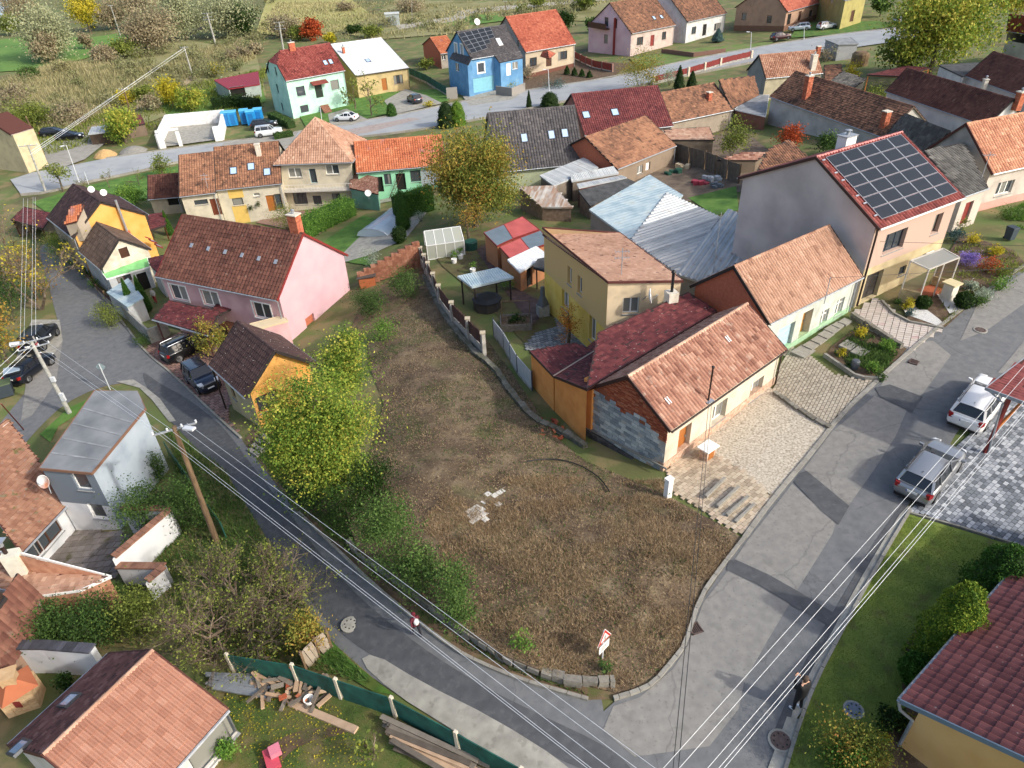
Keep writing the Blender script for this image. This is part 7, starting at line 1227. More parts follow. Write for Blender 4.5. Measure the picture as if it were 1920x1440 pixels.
# ---- grey house and terracotta roofs, lower left
zg_ = hz((221, 996), (171, 888)); GH = mat('wall_bluegrey', ['5c6672', '6a7480', '76808a'], rough=.95, scale=.6, detail=8); GH_SUNLIT = mat('wall_bluegrey_sunlit', ['8c98a4', 'a0acb6', 'acb6c0'], rough=.95, scale=.7, detail=8, bump=.2)  # lighter copy for the sunlit side walls; their brightness is painted in
gh = shed('grey_flat_house', 'two-storey blue-grey and white house with a flat bitumen roof', [(73, 878, zg_), (172, 887, zg_), (273, 765, zg_+.2), (258, 734, zg_+.2), (177, 732)], None, dict(k='flat', m=mat('roof_sheets', ['64686c', '75797c', '86898b'], rough=.9, scale=.7, detail=9, bump=.2), deck=None) if 0 else dict(k='flat', m=mat('roof_sheets', ['64686c', '75797c', '86898b'], rough=.9, scale=.7, detail=9, bump=.2)), 'house', walls=[zsplit('grey_over_white', ['b8bcc0', 'd4d6d8', 'dcdcdc'], '6c7680', zg_-2.75), GH_SUNLIT, GH_SUNLIT, GH_SUNLIT, GH], edge=cmat('7a5a48', .8), wins=[W(0, 153, 903, 1.0, 1.3, st='s'), W(0, 183, 959, 1.0, 1.2, st='s')], ov=.12)
f = gh.P; N_ = gh.S[0]['N']
for a in (.18, .36, .55, .75): mb = MB(); p, q = f[0]*(1-a)+f[4]*a, f[1]*(1-a)+f[2]*a; mb.beam(p+N_*.015+(q-p)*.03, q+N_*.015-(q-p)*.03, .12, .02); part('roof_seam', mb, FELT, gh.root)
mb = MB(); A_, B_ = f[0].copy(), f[1].copy(); d = nz((B_-A_)*[1, 1, 0]); n = np.array([d[1], -d[0], 0]); g_ = G(221, 996)[2]
mb = MB(); mb.hexa([A_*[1, 1, 0]+[0, 0, gh.zb]+n*-.02, B_*[1, 1, 0]+[0, 0, gh.zb]+n*-.02, B_*[1, 1, 0]+[0, 0, gh.zb]+n*-.1, A_*[1, 1, 0]+[0, 0, gh.zb]+n*-.1], [A_*[1, 1, 0]+[0, 0, zg_-2.7]+n*-.02, B_*[1, 1, 0]+[0, 0, zg_-2.7]+n*-.02, B_*[1, 1, 0]+[0, 0, zg_-2.7]+n*-.1, A_*[1, 1, 0]+[0, 0, zg_-2.7]+n*-.1]) if 0 else mb
dish('satellite_dish', 'white satellite dish with rust stains on the grey house', at(84, 902, zg_-1.0), -100, .42, 25, m=mat('rusty_dish', ['dcdcd8', 'dcdcd8', 'c8825c'], rough=.5, scale=1.6), foot=at(96, 925, zg_-1.8))
LWP = mat('limewhite', ['b4b8bc', 'd0d2d4', 'dcdcdc'], rough=1, scale=.7, detail=8)
zl = hz((146, 990), (128, 943)); lw = shed('left_terracotta_house', 'white courtyard wing under a mossy terracotta roof at the left edge', [(40, 1037, zl), (129, 942, zl), (16, 786, zl+2.6), (-90, 860)], None, RS(T_MOSS, DECK_R, 'flat', tw=.21, tl=.27, objs=300, tone=(.55, .25, .12), stag=.5), 'house', walls=[LWP]*4, wins=[W(0, 90, 1003, 2.0, 1.3, fr=DBROWN, st='w'), W(0, 62, 1033, 1.2, 1.3, fr=DBROWN, st='s')], ov=.3, gutter=True)
z2 = zE((150, 1110), 2.9); r2 = shed('pinkish_low_roof', 'low wing with a faded pinkish tile roof and white chimney', [(70, 1117, z2), (150, 1106, z2), (208, 1080, z2), (42, 1037, z2+1.3), (-60, 1030), (-60, 1100)][:6], None, RS(T_PALE, DECK_R, 'flat', tw=.22, tl=.3, tone=(.55, .3, .2), stag=.5), 'house', walls=[mat('tile_brick', ['9a6a50', 'b88468', 'c89a7c'], scale=2, bump=.4)]*6, edge=WHITE)
c = onslope(r2.S[0], 40, 1072); mb = MB(); mb.box(c-[0, 0, .5], .75, .6, 1.9, .2, base=True); o = part('chimney', mb, mat('limewash', 'fff'), r2.root); mb = MB(); mb.tube([c+[-.15, 0, 1.3], c+[-.15, 0, 1.9]], .1, 8); part('brown_flue', mb, BROWNPIPE, o); mb = MB(); mb.tube([c+[-.15, 0, 1.9], c+[-.15, 0, 2.2]], .12, 8).box(c+[-.15, 0, 2.25], .5, .5, .05); part('cowl', mb, ALU, o)
z3 = zE((60, 1180), 2.3); r3 = shed('brown_ribbed_roof', 'reddish-brown ribbed tile roof with a zinc edge at the left margin', [(14, 1262, z3), (66, 1185, z3), (76, 1119, z3+.8), (-60, 1095, z3+1.6), (-80, 1280)], 'a88468', RS(T_BROWN, DECK_D, 'wave', tone=(.7, .2, .15), tw=.3, tl=.36), 'house', edge=ZINC)
z4 = hz((430, 1400), (427, 1330)); h31 = house('near_terracotta_house', 'white house with a large bright terracotta tile roof in the bottom left corner', (236, 1545), (427, 1330), (285, 1220), z4, side='r', C=(203, 1226), wall='e0dcd4', roof=RS(tm('near_terracotta', ['603e32', '8c604e', 'a67a66', 'ba9684'], tone=.85), DECK_R, 'twin', tw=.25, tl=.38, objs=300, tone=(.55, .14, .07), dark=0, amp=.8), backslope=RS(tm('near_old', ['42302e', '643e39', '7c524a', '8e6a62'], tone=.8), DECK_D, 'flat', tw=.2, tl=.3, stag=.5, tone=(.5, .25, .22)), ov=.5, wins=[W(0, 400, 1395, 2.0, 1.6, st='s', fr=GREYFRAME)], gutter=ZINC, pipe='none', ridge_m=T_PALE)
[skylight(h31, 1, x, y, .7, 1.3) for x, y in ((132, 1315), (38, 1404))]
# ---- bottom-right house, carport, middle yards
z5 = zE((1700, 1400), 2.7); AP = mat('wall_apricot', ['d0a060', 'dcb072', 'e0b87c'], rough=.9, scale=.5)
br = house('apricot_house', 'apricot house with a dark red profiled tile roof in the bottom right corner', (2020, 935), (1690, 1312), None, z5, D=9, hd=4.5, rise=1.8, wall=None, walls=[AP]*4, roof=RS(tm('near_red', ['442628', '5e3636', '764846', '885a56'], rough=.5, spots=[('b0a8a0', 9, .7, .73, .8)]), DECK_D, 'wave', tw=.3, tl=.36, objs=300, tone=(.55, .1, .12), amp=1.1), ov=.55, og=.35, gutter=ZINC, pipe='none', verge=cmat('6a7c8c', .6))
p = br.pt(br.L+.1, .3, br.ze-.1); mb = MB(); mb.tube([br.pt(br.L+.02, -.06, br.ze-.1), br.pt(br.L-.0, .1, br.ze-.5), br.pt(br.L-.3, .5, br.ze-.95), br.pt(br.L-.3, .5, zg(*p[:2])+.1)], .06, 8); part('downpipe', mb, ZINC, br.root)
zcp = hz((1846, 850), (1880, 735)); CPM = mat('redbrown_shingle', ['6a3030', '7e3e3a', '8c4a44'], rough=.8, scale=3); cr = shed('red_carport_roof', 'red shingle carport roof on orange wooden posts at the right edge', [(1848, 727, zcp), (1990, 780, zcp), (2060, 690, zcp+.6), (1925, 668)], None, RS(CPM, DECK_R, 'flat', tw=.3, tl=.2, lift=.012), 'carport', walls=[None]*4, edge=ZINC)
WOODO = mat('orange_wood', ['a05a24', 'b86e30', 'c88244'], rough=.6, scale=4); b0 = G(1846, 850); mb = MB(); mb.beam(b0, [b0[0], b0[1], zcp-.1], .15, .15); o = part('post', mb, REDPAINT, cr.root); mb = MB(); mb.beam(b0+[0, 0, 1.6], [b0[0]+1.3, b0[1]+.3, zcp-.15], .12, .12); part('brace', mb, WOODO, cr.root); mb = MB(); mb.beam([b0[0], b0[1], zcp-.1], [b0[0]+5, b0[1]+1.5, zcp-.1], .15, .2); part('tie_beam', mb, WOODO, cr.root); mb = MB(); mb.tube([at(1848, 727, zcp-.08), at(1880, 755, zcp-.5), b0+[.1, -.1, .1]], .05, 6); part('downpipe', mb, ZINC, cr.root)
PB = mat('panel_red', ['a04a48', 'b85a56'], rough=.8, scale=1); PG = mat('panel_greyblue', ['5a6872', '687680'], rough=.8, scale=1)
def zs(b, dh): return zE(b, dh)
za = zs((925, 540), 2.2)
for n_, (pts, m_, lb) in enumerate((([(932, 461), (962, 447), (945, 421), (907, 436)], PG, 'grey-blue half of the shed roof row'), ([(962, 447), (1011, 430), (980, 406), (945, 421)], PB, 'red half of the shed roof row'), ([(958, 486), (994, 468), (976, 446), (937, 463)], PB, ''), ([(994, 468), (1030, 455), (1014, 432), (976, 446)], PG, ''))):
 if n_ == 0: sr = shed('orange_sheds', 'row of small orange sheds with red and grey-blue roof sheets', [(*pts[0], za), (*pts[1], za), (*pts[2], za+.2), pts[3]], 'c88044', dict(k='flat', m=m_), 'shed', ov=.1, edge=REDPAINT, wins=[])
 else: shed('', '', [(*pts[0], za), (*pts[1], za), (*pts[2], za+.2), pts[3]], 'c88044', dict(k='flat', m=m_), ov=.1, edge=REDPAINT, root=sr.root)
shed('white_metal_shed', 'orange shed with white ribbed metal roof beside the barbecue', [(975, 510, za-.2), (1028, 478, za-.2), (1005, 462, za+.2), (952, 487)], 'c88044', dict(k='sheet', m=T_WHITE, pitch=.25, h=.03), ov=.1, wins=[W(0, 993, 520, .8, 1.8, st='r', fr=DK)])
zp = zs((880, 570), 2.3); shed('pergola', 'garden pergola with pale corrugated roof on dark posts', [(885, 538, zp), (963, 520, zp), (933, 502, zp+.25), (858, 518)], None, dict(k='sheet', m=TINB, pitch=.2, h=.04), 'pergola', walls=[None]*4, posts=dict(at=(0, 1, 2, 3), m=cmat('2e2420', .8), w=.14))
shed('dark_leanto', 'dark small roof between the tall yellow house and the sheds', [(1000, 500, za), (1028, 508, za), (1028, 482, za+.3), (1008, 486)], None, FLATD, 'canopy', walls=[None]*4, posts=dict(at=(0,), m=DK))
zm = zs((1200, 470), 4.0); shed('blue_metal_roof', 'long workshop with pale blue metal roof sheets', [(1105, 393, zm), (1180, 448, zm-.3), (1280, 366, zm+.5), (1218, 328)], 'a09484', TINBS, 'workshop'); g1 = dict(k='sheet', m=TINM, pitch=.42, h=.11)
shed('ribbed_metal_hall', 'grey ribbed metal roof of the hall behind the tall yellow house, nearer the blue one', [(1182, 450, zm-.3), (1268, 512, zm-.6), (1350, 407, zm+.3), (1250, 361)], 'a8a49c', g1, 'hall'); shed('second_metal_hall', 'grey ribbed metal roof of the hall between mint cottage and solar house', [(1268, 514, zm-.6), (1310, 527, zm-.8), (1487, 445, zm-.4), (1366, 392)], 'a8a49c', g1, 'hall')
zs1 = zs((1050, 370), 2.6); RW = mat('rubble_wall', ['6a5a4c', '86705e', '9a8674'], rough=1, scale=3, bump=.6, tone=.2); shed('white_tin_shed', 'shed with curved white tin roof near the autumn tree', [(1038, 348, zs1), (1122, 314, zs1), (1096, 295, zs1+.4), (1012, 329)], '8a7c6a', TIN); shed('patchwork_shed', 'rubble shed with patchwork tin and rust roof', [(1016, 388, zs1-.6), (1073, 389, zs1-.4), (1038, 348, zs1+.3), (973, 350)], None, dict(k='sheet', m=mat('patch_tin', ['a8aaa6', 'c0bcb4', '9a7c64', 'b4b4b0'], rough=.6, scale=.7, detail=1, tone=.5), pitch=.9, h=.02), walls=[RW, None, RW, RW], zb=None)
shed('black_flat_shed', 'shed with black felt roof beside the blue metal roof', [(1107, 386, zs1-.4), (1194, 343, zs1-.2), (1176, 335, zs1+.1), (1085, 358)], None, FLATD, walls=[RW]*4); shed('grey_ribbed_shed', 'small shed with grey curved roof behind the black one', [(1072, 340, zs1), (1160, 325, zs1), (1150, 312, zs1+.5), (1070, 328)], '7a6a5a', dict(k='sheet', m=TINM, pitch=.2, h=.03)); shed('white_strip_shed', 'narrow white metal roof strip between the sheds', [(1085, 352, zs1+.1), (1175, 333, zs1+.1), (1165, 329, zs1+.2), (1082, 345)], '6a3a30', TIN)
WB = mat('white_block', ['c8c8c6', 'dadad8', 'e4e4e2'], rough=.95, scale=1.5); bs = thing('unfinished_house', 'roofless white-block house shell under construction', 'building site', G(360, 240)); q = [G(u_, v_) for u_, v_ in ((300, 278), (418, 262), (424, 230), (318, 240))]; zt = top_z(q[0], 247)
for (a, b, f0_, f1_) in ((0, 3, 0, 1), (3, 2, 0, 1), (2, 1, 0, 1), (0, 1, 0, .1), (0, 1, .3, .36), (0, 1, .88, 1)):
 A_, B_ = q[a]+(q[b]-q[a])*f0_, q[a]+(q[b]-q[a])*f1_; L_ = np.linalg.norm(B_-A_); k = 0; z = min(q[a][2], q[b][2])-.1; rows = int((zt-z)/.5)
 for r in range(rows):
  n = max(1, round(L_/1.2))
  for i in range(n):
   mb = MB(); p0, p1 = A_+(B_-A_)*(i/n), A_+(B_-A_)*((i+1)/n); p0[2] = p1[2] = z+r*.5+.25; mb.beam(p0, p1-(p1-p0)*.02, .4, .48, t=random.random()); part('block_course', mb, WB, bs)
mb = MB(); A_, B_ = q[0].copy(), q[1].copy(); A_[2] = B_[2] = zt; mb.beam(A_, A_+(B_-A_)*.36, .4, .3); part('lintel', mb, WB, bs)
drape('slab_floor', [p[:2] for p in q], CONC, .18, 2)
shed('red_roof_shed_far', 'shed with dull red roof behind the building site', [(225, 240, zE((240, 250), 2)), (272, 232, zE((272, 250), 2)), (262, 212, zE((260, 230), 2.4)), (212, 222)], '8a7460', CTP)
zz = zE((190, 265), 2.0); shed('board_shed', 'dark board shed with tin roof between cars and building site', [(165, 252, zz), (215, 246, zz), (205, 234, zz+.3), (172, 238)], '5a4838', TIN); zz = zE((1420, 95), 3);
zz = zE((1570, 110), 2.6); shed('grey_block_garage', 'grey garage with whitish flat roof beside the upper road', [(1572, 84, zz), (1610, 82, zz), (1595, 70, zz+.1), (1547, 74)], 'a8acb0', FLAT, 'garage'); zz = zE((1660, 160), 2.6); shed('red_flat_pergola', 'flat red roof on wooden posts by the white long house', [(1625, 140, zz), (1690, 143, zz), (1745, 127, zz+.1), (1700, 123)], None, CTP, 'pergola', walls=[None]*4, posts=dict(at=(0, 1, 2, 3), m=WOODO))
# ---- trees and shrubs
def dep(p): return float((CM@(np.asarray(p)-CP))[2])
def mT(b, top, hw): p = G(*b); return p, max(.3, top_z(p, top)-p[2]), hw*dep(p)/F_PX
def TR(name, label, b, top, hw, col, n=1500, leaf=.12, **k): p, h_, r = mT(b, top, hw); return tree(name, label, p, h_, r, col, n, leaf, **k)
def SH(label, b, top, hw, col, n=400, leaf=.07, **k): p, h_, r = mT(b, top, hw); return shrub(k.pop('name', 'shrub'), label, p, h_, r, col, n, leaf, **k)
def TO(label, b, top, hw, shape='cone', col='thuja', n=1500, leaf=.06, **k): p, h_, r = mT(b, top, hw); return topiary(k.pop('name', 'thuja'), label, p, h_, r, col, n, leaf, shape, **k)
TR('ash_tree', 'big yellow-green tree with feathery leaves above the lane beside the orange chalet', (636, 955), 672, 94, 'yellowgreen', 42000, .072, k=90, trunk=.2, cbase=.12, spread=.19, tone=(.3, .24, .18))
TR('ash_tree', 'low left lobe of yellow-green foliage nearest the lane and chalet', (570, 935), 745, 56, 'yellowgreen', 9000, .075, k=30, cbase=.1, tone=(.32, .2, .18))
TR('ash_tree', 'yellow-green tree crown rising behind the big feathery one, towards the pink house', (668, 790), 588, 46, 'yellowgreen', 11000, .08, k=34, trunk=.15, cbase=.15, tone=(.36, .22, .18))
TR('walnut_tree', 'large autumn tree with brown-yellow top and green foot in the middle of the village', (893, 425), 226, 84, 'autumn', 30000, .13, k=80, trunk=.25, cbase=.06, spread=.19, tone=(.36, .25, .16))
TR('poplar_tree', 'tall yellow-green tree clump in the upper right corner', (1742, 140), -50, 92, 'yellowgreen', 18000, .24, k=70, trunk=.3, cbase=.05, tone=(.42, .22, .15)); TR('poplar_tree', 'yellow tree at the top right edge behind the corner ruin', (1890, 70), -60, 60, 'yellowgreen', 6000, .28, k=34, tone=(.75, .15, .15)); TR('poplar_tree', 'greener tree at the left foot of the tall clump in the upper right', (1690, 135), 60, 50, 'olive', 2500, .3, k=24, cbase=.05)
SH('glossy dark green bush at the right foot of the big feathery tree', (712, 965), 852, 46, 'dark', 5200, .06, k=30, spread=.2)
for lb, b, t, r, n in (('grey-green feathery shrub above the stone wall, largest of the bank', (742, 1075), 935, 68, 8000), ('feathery green shrub in the middle of the bank above the lane', (795, 1120), 1010, 50, 4500), ('lowest feathery green shrub on the bank beside the brambles', (860, 1165), 1045, 50, 5000)): SH(lb, b, t, r, 'green', n, .055, k=34, spread=.2, tone=(.62, .15, .15), name='feathery_shrub')
SH('small light green vine on the bramble slope by the stone wall', (985, 1225), 1180, 22, 'fresh', 500, .05); SH('green weed clump near the foot of the warning sign', (1135, 1265), 1238, 18, 'green', 250, .05); SH('undergrowth below the big feathery tree by the lane', (600, 940), 850, 70, 'green', 3000, .08, k=26); SH('tangle of dark undergrowth between tree and lane verge', (660, 1000), 900, 45, 'dark', 2500, .07)
TR('small_tree', 'small orange-yellow tree in a bed between carport and chalet', (405, 672), 588, 33, 'autumn', 2600, .09, k=24, cbase=.1, tone=(.6, .18, .15)); TR('small_tree', 'small orange maple on the grey patio by the yellow house', (1065, 655), 568, 28, 'orange', 1300, .06, cbase=.15)
TR('fruit_tree', 'thin half-bare fruit tree below the big autumn tree', (880, 452), 365, 34, 'autumn', 900, .09, cbase=.1, tone=(.75, .15, .1))
for lb, b, t, r in (('tall dark thuja by the pink house, left one', (254, 590), 522, 12), ('tall dark thuja by the pink house, right one', (277, 584), 516, 12), ('slim dark thuja behind the orange gable house', (320, 440), 395, 8), ('columnar thuja in front of the clipped hedge by the pool', (758, 432), 355, 14)): TO(lb, b, t, r, 'cone' if r < 13 else 'col', n=2600, leaf=.055)
for lb, b, t, r, sh_, c_ in (('dark rounded bush beside the pool enclosure', (750, 455), 425, 14, 'ball', 'dark'), ('clipped ball by the drive of the yellow house', (735, 218), 193, 10, 'dome', 'thuja'), ('dark half of the big two-tone evergreen by the street', (838, 237), 190, 18, 'dome', 'dark'), ('golden half of the big two-tone evergreen by the street', (859, 234), 188, 16, 'dome', 'thujay'), ('dark dome-shaped conifer behind the dark grey roof', (1031, 200), 172, 18, 'dome', 'dark'), ('slim conifer left of the dark dome by the street', (992, 203), 170, 6, 'cone', 'dark'), ('dark cone of the conifer group by the red fence, left', (1272, 168), 122, 12, 'cone', 'dark'), ('dark cone of the conifer group by the red fence, right', (1296, 166), 132, 12, 'cone', 'dark'), ('small green cypress beside the dark grey roof edge', (1076, 300), 281, 7, 'cone', 'thuja'), ('clipped dark ball by the solar house steps', (1728, 578), 556, 13, 'ball', 'dark'), ('dark green ball bush by the road kerb below the pillar', (1803, 577), 549, 16, 'ball', 'dark'), ('large golden-green domed thuja by the apricot house', (1852, 1135), 1030, 55, 'dome', 'thuja'), ('ragged golden-tipped thuja between lawn and apricot house', (1757, 1235), 1100, 48, 'dome', 'thujay'), ('low dark green bush under the ragged thuja', (1708, 1275), 1235, 26, 'ball', 'thuja'), ('blue-green spruce shrub in the front garden near the white house', (1345, 78), 53, 14, 'cone', 'bluegreen')): TO(lb, b, t, r, sh_, c_, n=1100 if r < 20 else 9000, leaf=.07 if r < 20 else .05, rough_=.05 if r < 20 else .08, name='evergreen')
for i in range(4): TO('small clipped cone conifer by the beige house, %s of the row from the left' % ('first', 'second', 'third', 'last')[i], (1063+i*14, 140+i*2), 123+i*3, 7, 'cone', 'dark', n=300, leaf=.12, group='clipped cones', name='conifer')
SH('orange-brown rounded barberry at the bottom edge of the lawn', (1590, 1440), 1372, 62, 'autumn', 6500, .05, k=34, tone=(.35, .2, .15)); SH('dark green low bush in front of the barberry', (1575, 1460), 1412, 42, 'thuja', 3000, .05); SH('small yellow-green variegated plant under the downpipe', (1692, 1362), 1338, 18, 'gold', 400, .06); SH('yellow flowering plant at the right of the barberry', (1655, 1395), 1378, 12, 'gold', 200, .05); SH('dark low plants along the wall of the apricot house', (1665, 1365), 1335, 30, 'dark', 900, .06)
for i, (u_, v_, t, r, c_, n, l) in enumerate(((1612, 632, 610, 14, 'gold', 260, 'yellow-tipped tuft at the back of the garden bed'), (1662, 655, 636, 17, 'fresh', 420, 'bright green mound in the garden bed'), (1578, 668, 655, 9, 'gold', 150, 'small yellow flower tuft by the flat stones of the bed'), (1632, 702, 680, 13, 'fresh', 300, 'fresh green plant beside the grey barrel'), (1590, 690, 678, 9, 'green', 120, 'little green clump near the low kerb of the bed'), (1650, 712, 700, 10, 'green', 140, 'green clump in the tip of the bed by the road'), (1698, 582, 555, 9, 'gold', 300, 'upright golden shrub on the white gravel'), (1704, 592, 578, 8, 'bluegreen', 120, 'tiny blue-green juniper on the white gravel'), (1682, 568, 560, 8, 'green', 120, 'tiny green mound by the striped driveway'), (1822, 458, 437, 14, 'gold', 300, 'yellow-green shrub by the paved path on the right'), (1866, 480, 455, 13, 'gold', 350, 'brighter yellow shrub right of the path'), (1788, 452, 428, 18, 'bluegreen', 500, 'blue-green spreading juniper by the red-brick doorway'), (1812, 498, 468, 22, 'purple', 600, 'purple aster clump in the front garden'), (1815, 545, 527, 14, 'grey', 400, 'round silver-green shrub nearest the pillar'), (1843, 560, 538, 18, 'grey', 450, 'whitish santolina mound by the road'), (1830, 575, 552, 14, 'green', 300, 'green mound between silver shrub and kerb'), (1872, 545, 520, 22, 'fresh', 400, 'ground-cover plants at the garden edge by the road'), (1850, 510, 480, 24, 'red', 350, 'rose bushes with reddish leaves in the front garden'), (1885, 520, 495, 25, 'olive', 350, 'greyish perennials at the right end of the front garden'), (1800, 440, 405, 9, 'olive', 150, 'thin sapling in front of the red-brick doorway'), (1770, 535, 515, 14, 'fresh', 200, 'green and yellow plants behind the stone pillar'), (1895, 410, 388, 26, 'green', 400, 'leafy vegetables in the bed at the right edge'), (1370, 300, 215, 26, 'olive', 1200, 'loose yellow-green tree in the rubbish yard'), (1478, 280, 226, 24, 'red', 900, 'dark bush with rusty leaves against the grey wall'), (1550, 290, 250, 24, 'green', 800, 'green bush behind the solar house ridge'), (1640, 195, 160, 26, 'olive', 500, 'scrub between the grey shed and the long houses'), (1595, 150, 112, 16, 'gold', 400, 'light yellow shrub beside the round rusty tank'), (1545, 115, 85, 22, 'brown', 500, 'bare grey bush near the flat-roofed garage'), (1200, 168, 92, 42, 'autumn', 1800, 'orange-green tree at the red fence corner'), (1255, 160, 125, 20, 'grey', 300, 'silvery shrub right of the orange-green tree'), (990, 150, 120, 16, 'brown', 350, 'brown pampas shrub in the rock garden'), (975, 140, 128, 13, 'red', 250, 'rusty round shrub in front of the beige house'), (1010, 135, 112, 9, 'green', 250, 'green upright shrub by the beige house window'), (1040, 165, 150, 25, 'bluegreen', 350, 'blue-green ground cover by the street'), (960, 165, 152, 18, 'gold', 250, 'yellow plants on the terraced slope'), (805, 200, 190, 13, 'gold', 180, 'yellow low shrub by the drive'), (540, 432, 380, 26, 'olive', 1500, 'weeping grey-green shrub at the cream house corner'), (702, 500, 462, 17, 'grey', 500, 'grey-green lavender shrub near the pool lawn'), (250, 385, 345, 28, 'fresh', 1300, 'bright green laurel shrub behind the orange gable'), (210, 612, 562, 25, 'olive', 1500, 'round olive-green shrub at the lane wall'), (163, 522, 503, 13, 'green', 400, 'clipped green ball by the white cottage'), (180, 540, 520, 11, 'fresh', 300, 'small yellow-green ball by the white cottage'), (130, 505, 435, 28, 'green', 1800, 'bushy green thicket at the lane bend'), (110, 470, 430, 20, 'yellowgreen', 700, 'yellowish bush at the top of the lane'), (250, 735, 700, 0, 'green', 0, ''), (270, 650, 625, 14, 'green', 350, 'green plants in the small bed at the lane'), (790, 415, 395, 14, 'grey', 200, 'rocky plants by the brick post'), (860, 455, 425, 10, 'gold', 260, 'yellow potted plant at the greenhouse'), (885, 580, 545, 0, 'green', 0, ''), (950, 545, 512, 16, 'fresh', 350, 'white flowering climber behind the raised bed'), (700, 590, 540, 40, 'green', 2200, 'nettle patch on the bank below the brick wall'), (760, 560, 505, 35, 'green', 2000, 'dark green brambles by the stepped brick wall'), (720, 640, 590, 30, 'fresh', 900, 'bright green growth at the top of the plot'), (290, 1000, 905, 45, 'green', 3000, 'dense green thicket below the wooden pole'), (370, 985, 890, 40, 'green', 3000, 'green thicket right of the wooden pole foot'), (265, 1045, 1005, 24, 'fresh', 900, 'bright green sapling by the courtyard wall'), (110, 1210, 1135, 50, 'green', 3000, 'green bush against the brick gable lower left'), (190, 1205, 1130, 50, 'green', 2600, 'green bush behind the dark-topped wall'), (280, 1180, 1100, 48, 'olive', 2200, 'yellowish brush in the wild yard'), (60, 1215, 1180, 0, 'dark', 0, ''), (130, 1290, 1262, 14, 'dark', 500, 'small dark shrub by the outdoor oven'), (590, 1215, 1150, 36, 'autumn', 1500, 'yellowing brush beside the plank fence'), (430, 1420, 1390, 16, 'fresh', 400, 'green grass tuft at the white house corner'), (300, 900, 845, 22, 'green', 1000, 'green weeds at the grey house corner'))):
 if n: SH(l, (u_, v_), t, r, c_, n*2, .06 if v_ > 400 else .12, k=14+n//80)
hedge('hedge', 'tall clipped hedge block beside the pool', [G(742, 415), G(812, 392)], 3.0, 1.2, 'thuja', 5000, .07); hedge('hedge', 'loose bright green hedge behind the pink house', [G(565, 450), G(610, 425), G(660, 402)], 2.2, 2.0, 'fresh', 5000, .09, rough_=.2); hedge('hedge', 'clipped hedge in front of the mint house', [G(510, 222), G(548, 240)], 1.2, 1.6, 'green', 1200, .1); hedge('hedge', 'low hedge by the parked white off-roader', [G(515, 262), G(550, 256)], 1.0, 1.2, 'green', 900, .1)
hedge('hedge', 'dark scrub strip between the mint house and the blue tanks', [G(400, 205), G(440, 200), G(485, 205)], 2.0, 2.0, 'dark', 2500, .14, rough_=.3)
def BT(lb, b, t, n, col='gold', **k): p, h_, _ = mT(b, t, 1); return bare_tree('bare_tree', lb, p, h_, 1, col, n, **k)
BT('large half-bare tree with grey twigs and few yellow leaves in the wild yard', (450, 1175), 1035, 4200, 'olive', depth=5, trunk=.09, stems=7, leaf=.06, lean=1.15, kids=3); BT('twiggy bare bush in the wild yard beside the lane', (520, 1140), 1060, 1200, 'olive', depth=4, trunk=.06, stems=6, lean=1.0); BT('grey twiggy bush near the plank fence', (400, 1225), 1150, 1200, 'olive', depth=4, trunk=.06, stems=6, lean=1.0)
BT('leaning half-bare tree with yellowing leaves left of the lane', (78, 580), 400, 700, depth=5, trunk=.16, stems=2, leaf=.12, lean=.5); BT('bare tree at the far left edge above the parked van', (20, 560), 380, 350, depth=5, trunk=.14, stems=3, leaf=.1, lean=.5)
TR('thicket', 'yellow-leaved thicket at the left edge by the parked cars', (15, 680), 545, 55, 'autumn', 3500, .12, cbase=.0, tone=(.65, .2, .15)); TR('thicket', 'sparse yellow-green tree over the verge at the left edge', (70, 560), 455, 48, 'autumn', 1600, .12, cbase=.1, tone=(.7, .2, .1)); SH('green undergrowth at the left edge of the lane', (25, 600), 500, 45, 'green', 2200, .1)
for lb, b, t in (('small bare fruit tree on the street verge, nearest the bus sign', (205, 352), 315), ('small bare fruit tree on the street verge, wide crowned', (262, 348), 305), ('thin sapling on the street verge by the lamp', (165, 365), 322), ('bare tree with grey crown in front of the mint house', (697, 218), 128), ('half-bare tree in front of the white-roofed house', (666, 205), 140), ('small bare sapling in the lower yard', (700, 1425), 1385)): BT(lb, b, t, 120 if b[1] > 240 else 500, 'olive', depth=4, trunk=.07 if b[1] > 240 else .14, leaf=.09 if b[1] > 240 else .16)
TR('fruit_tree', 'round green fruit tree on the verge by the concrete pylon', (118, 358), 305, 27, 'olive', 900, .13, cbase=.3); TR('fruit_tree', 'dense grey-green bush tree left of the cream annex', (308, 335), 288, 25, 'olive', 1100, .13, cbase=.05)
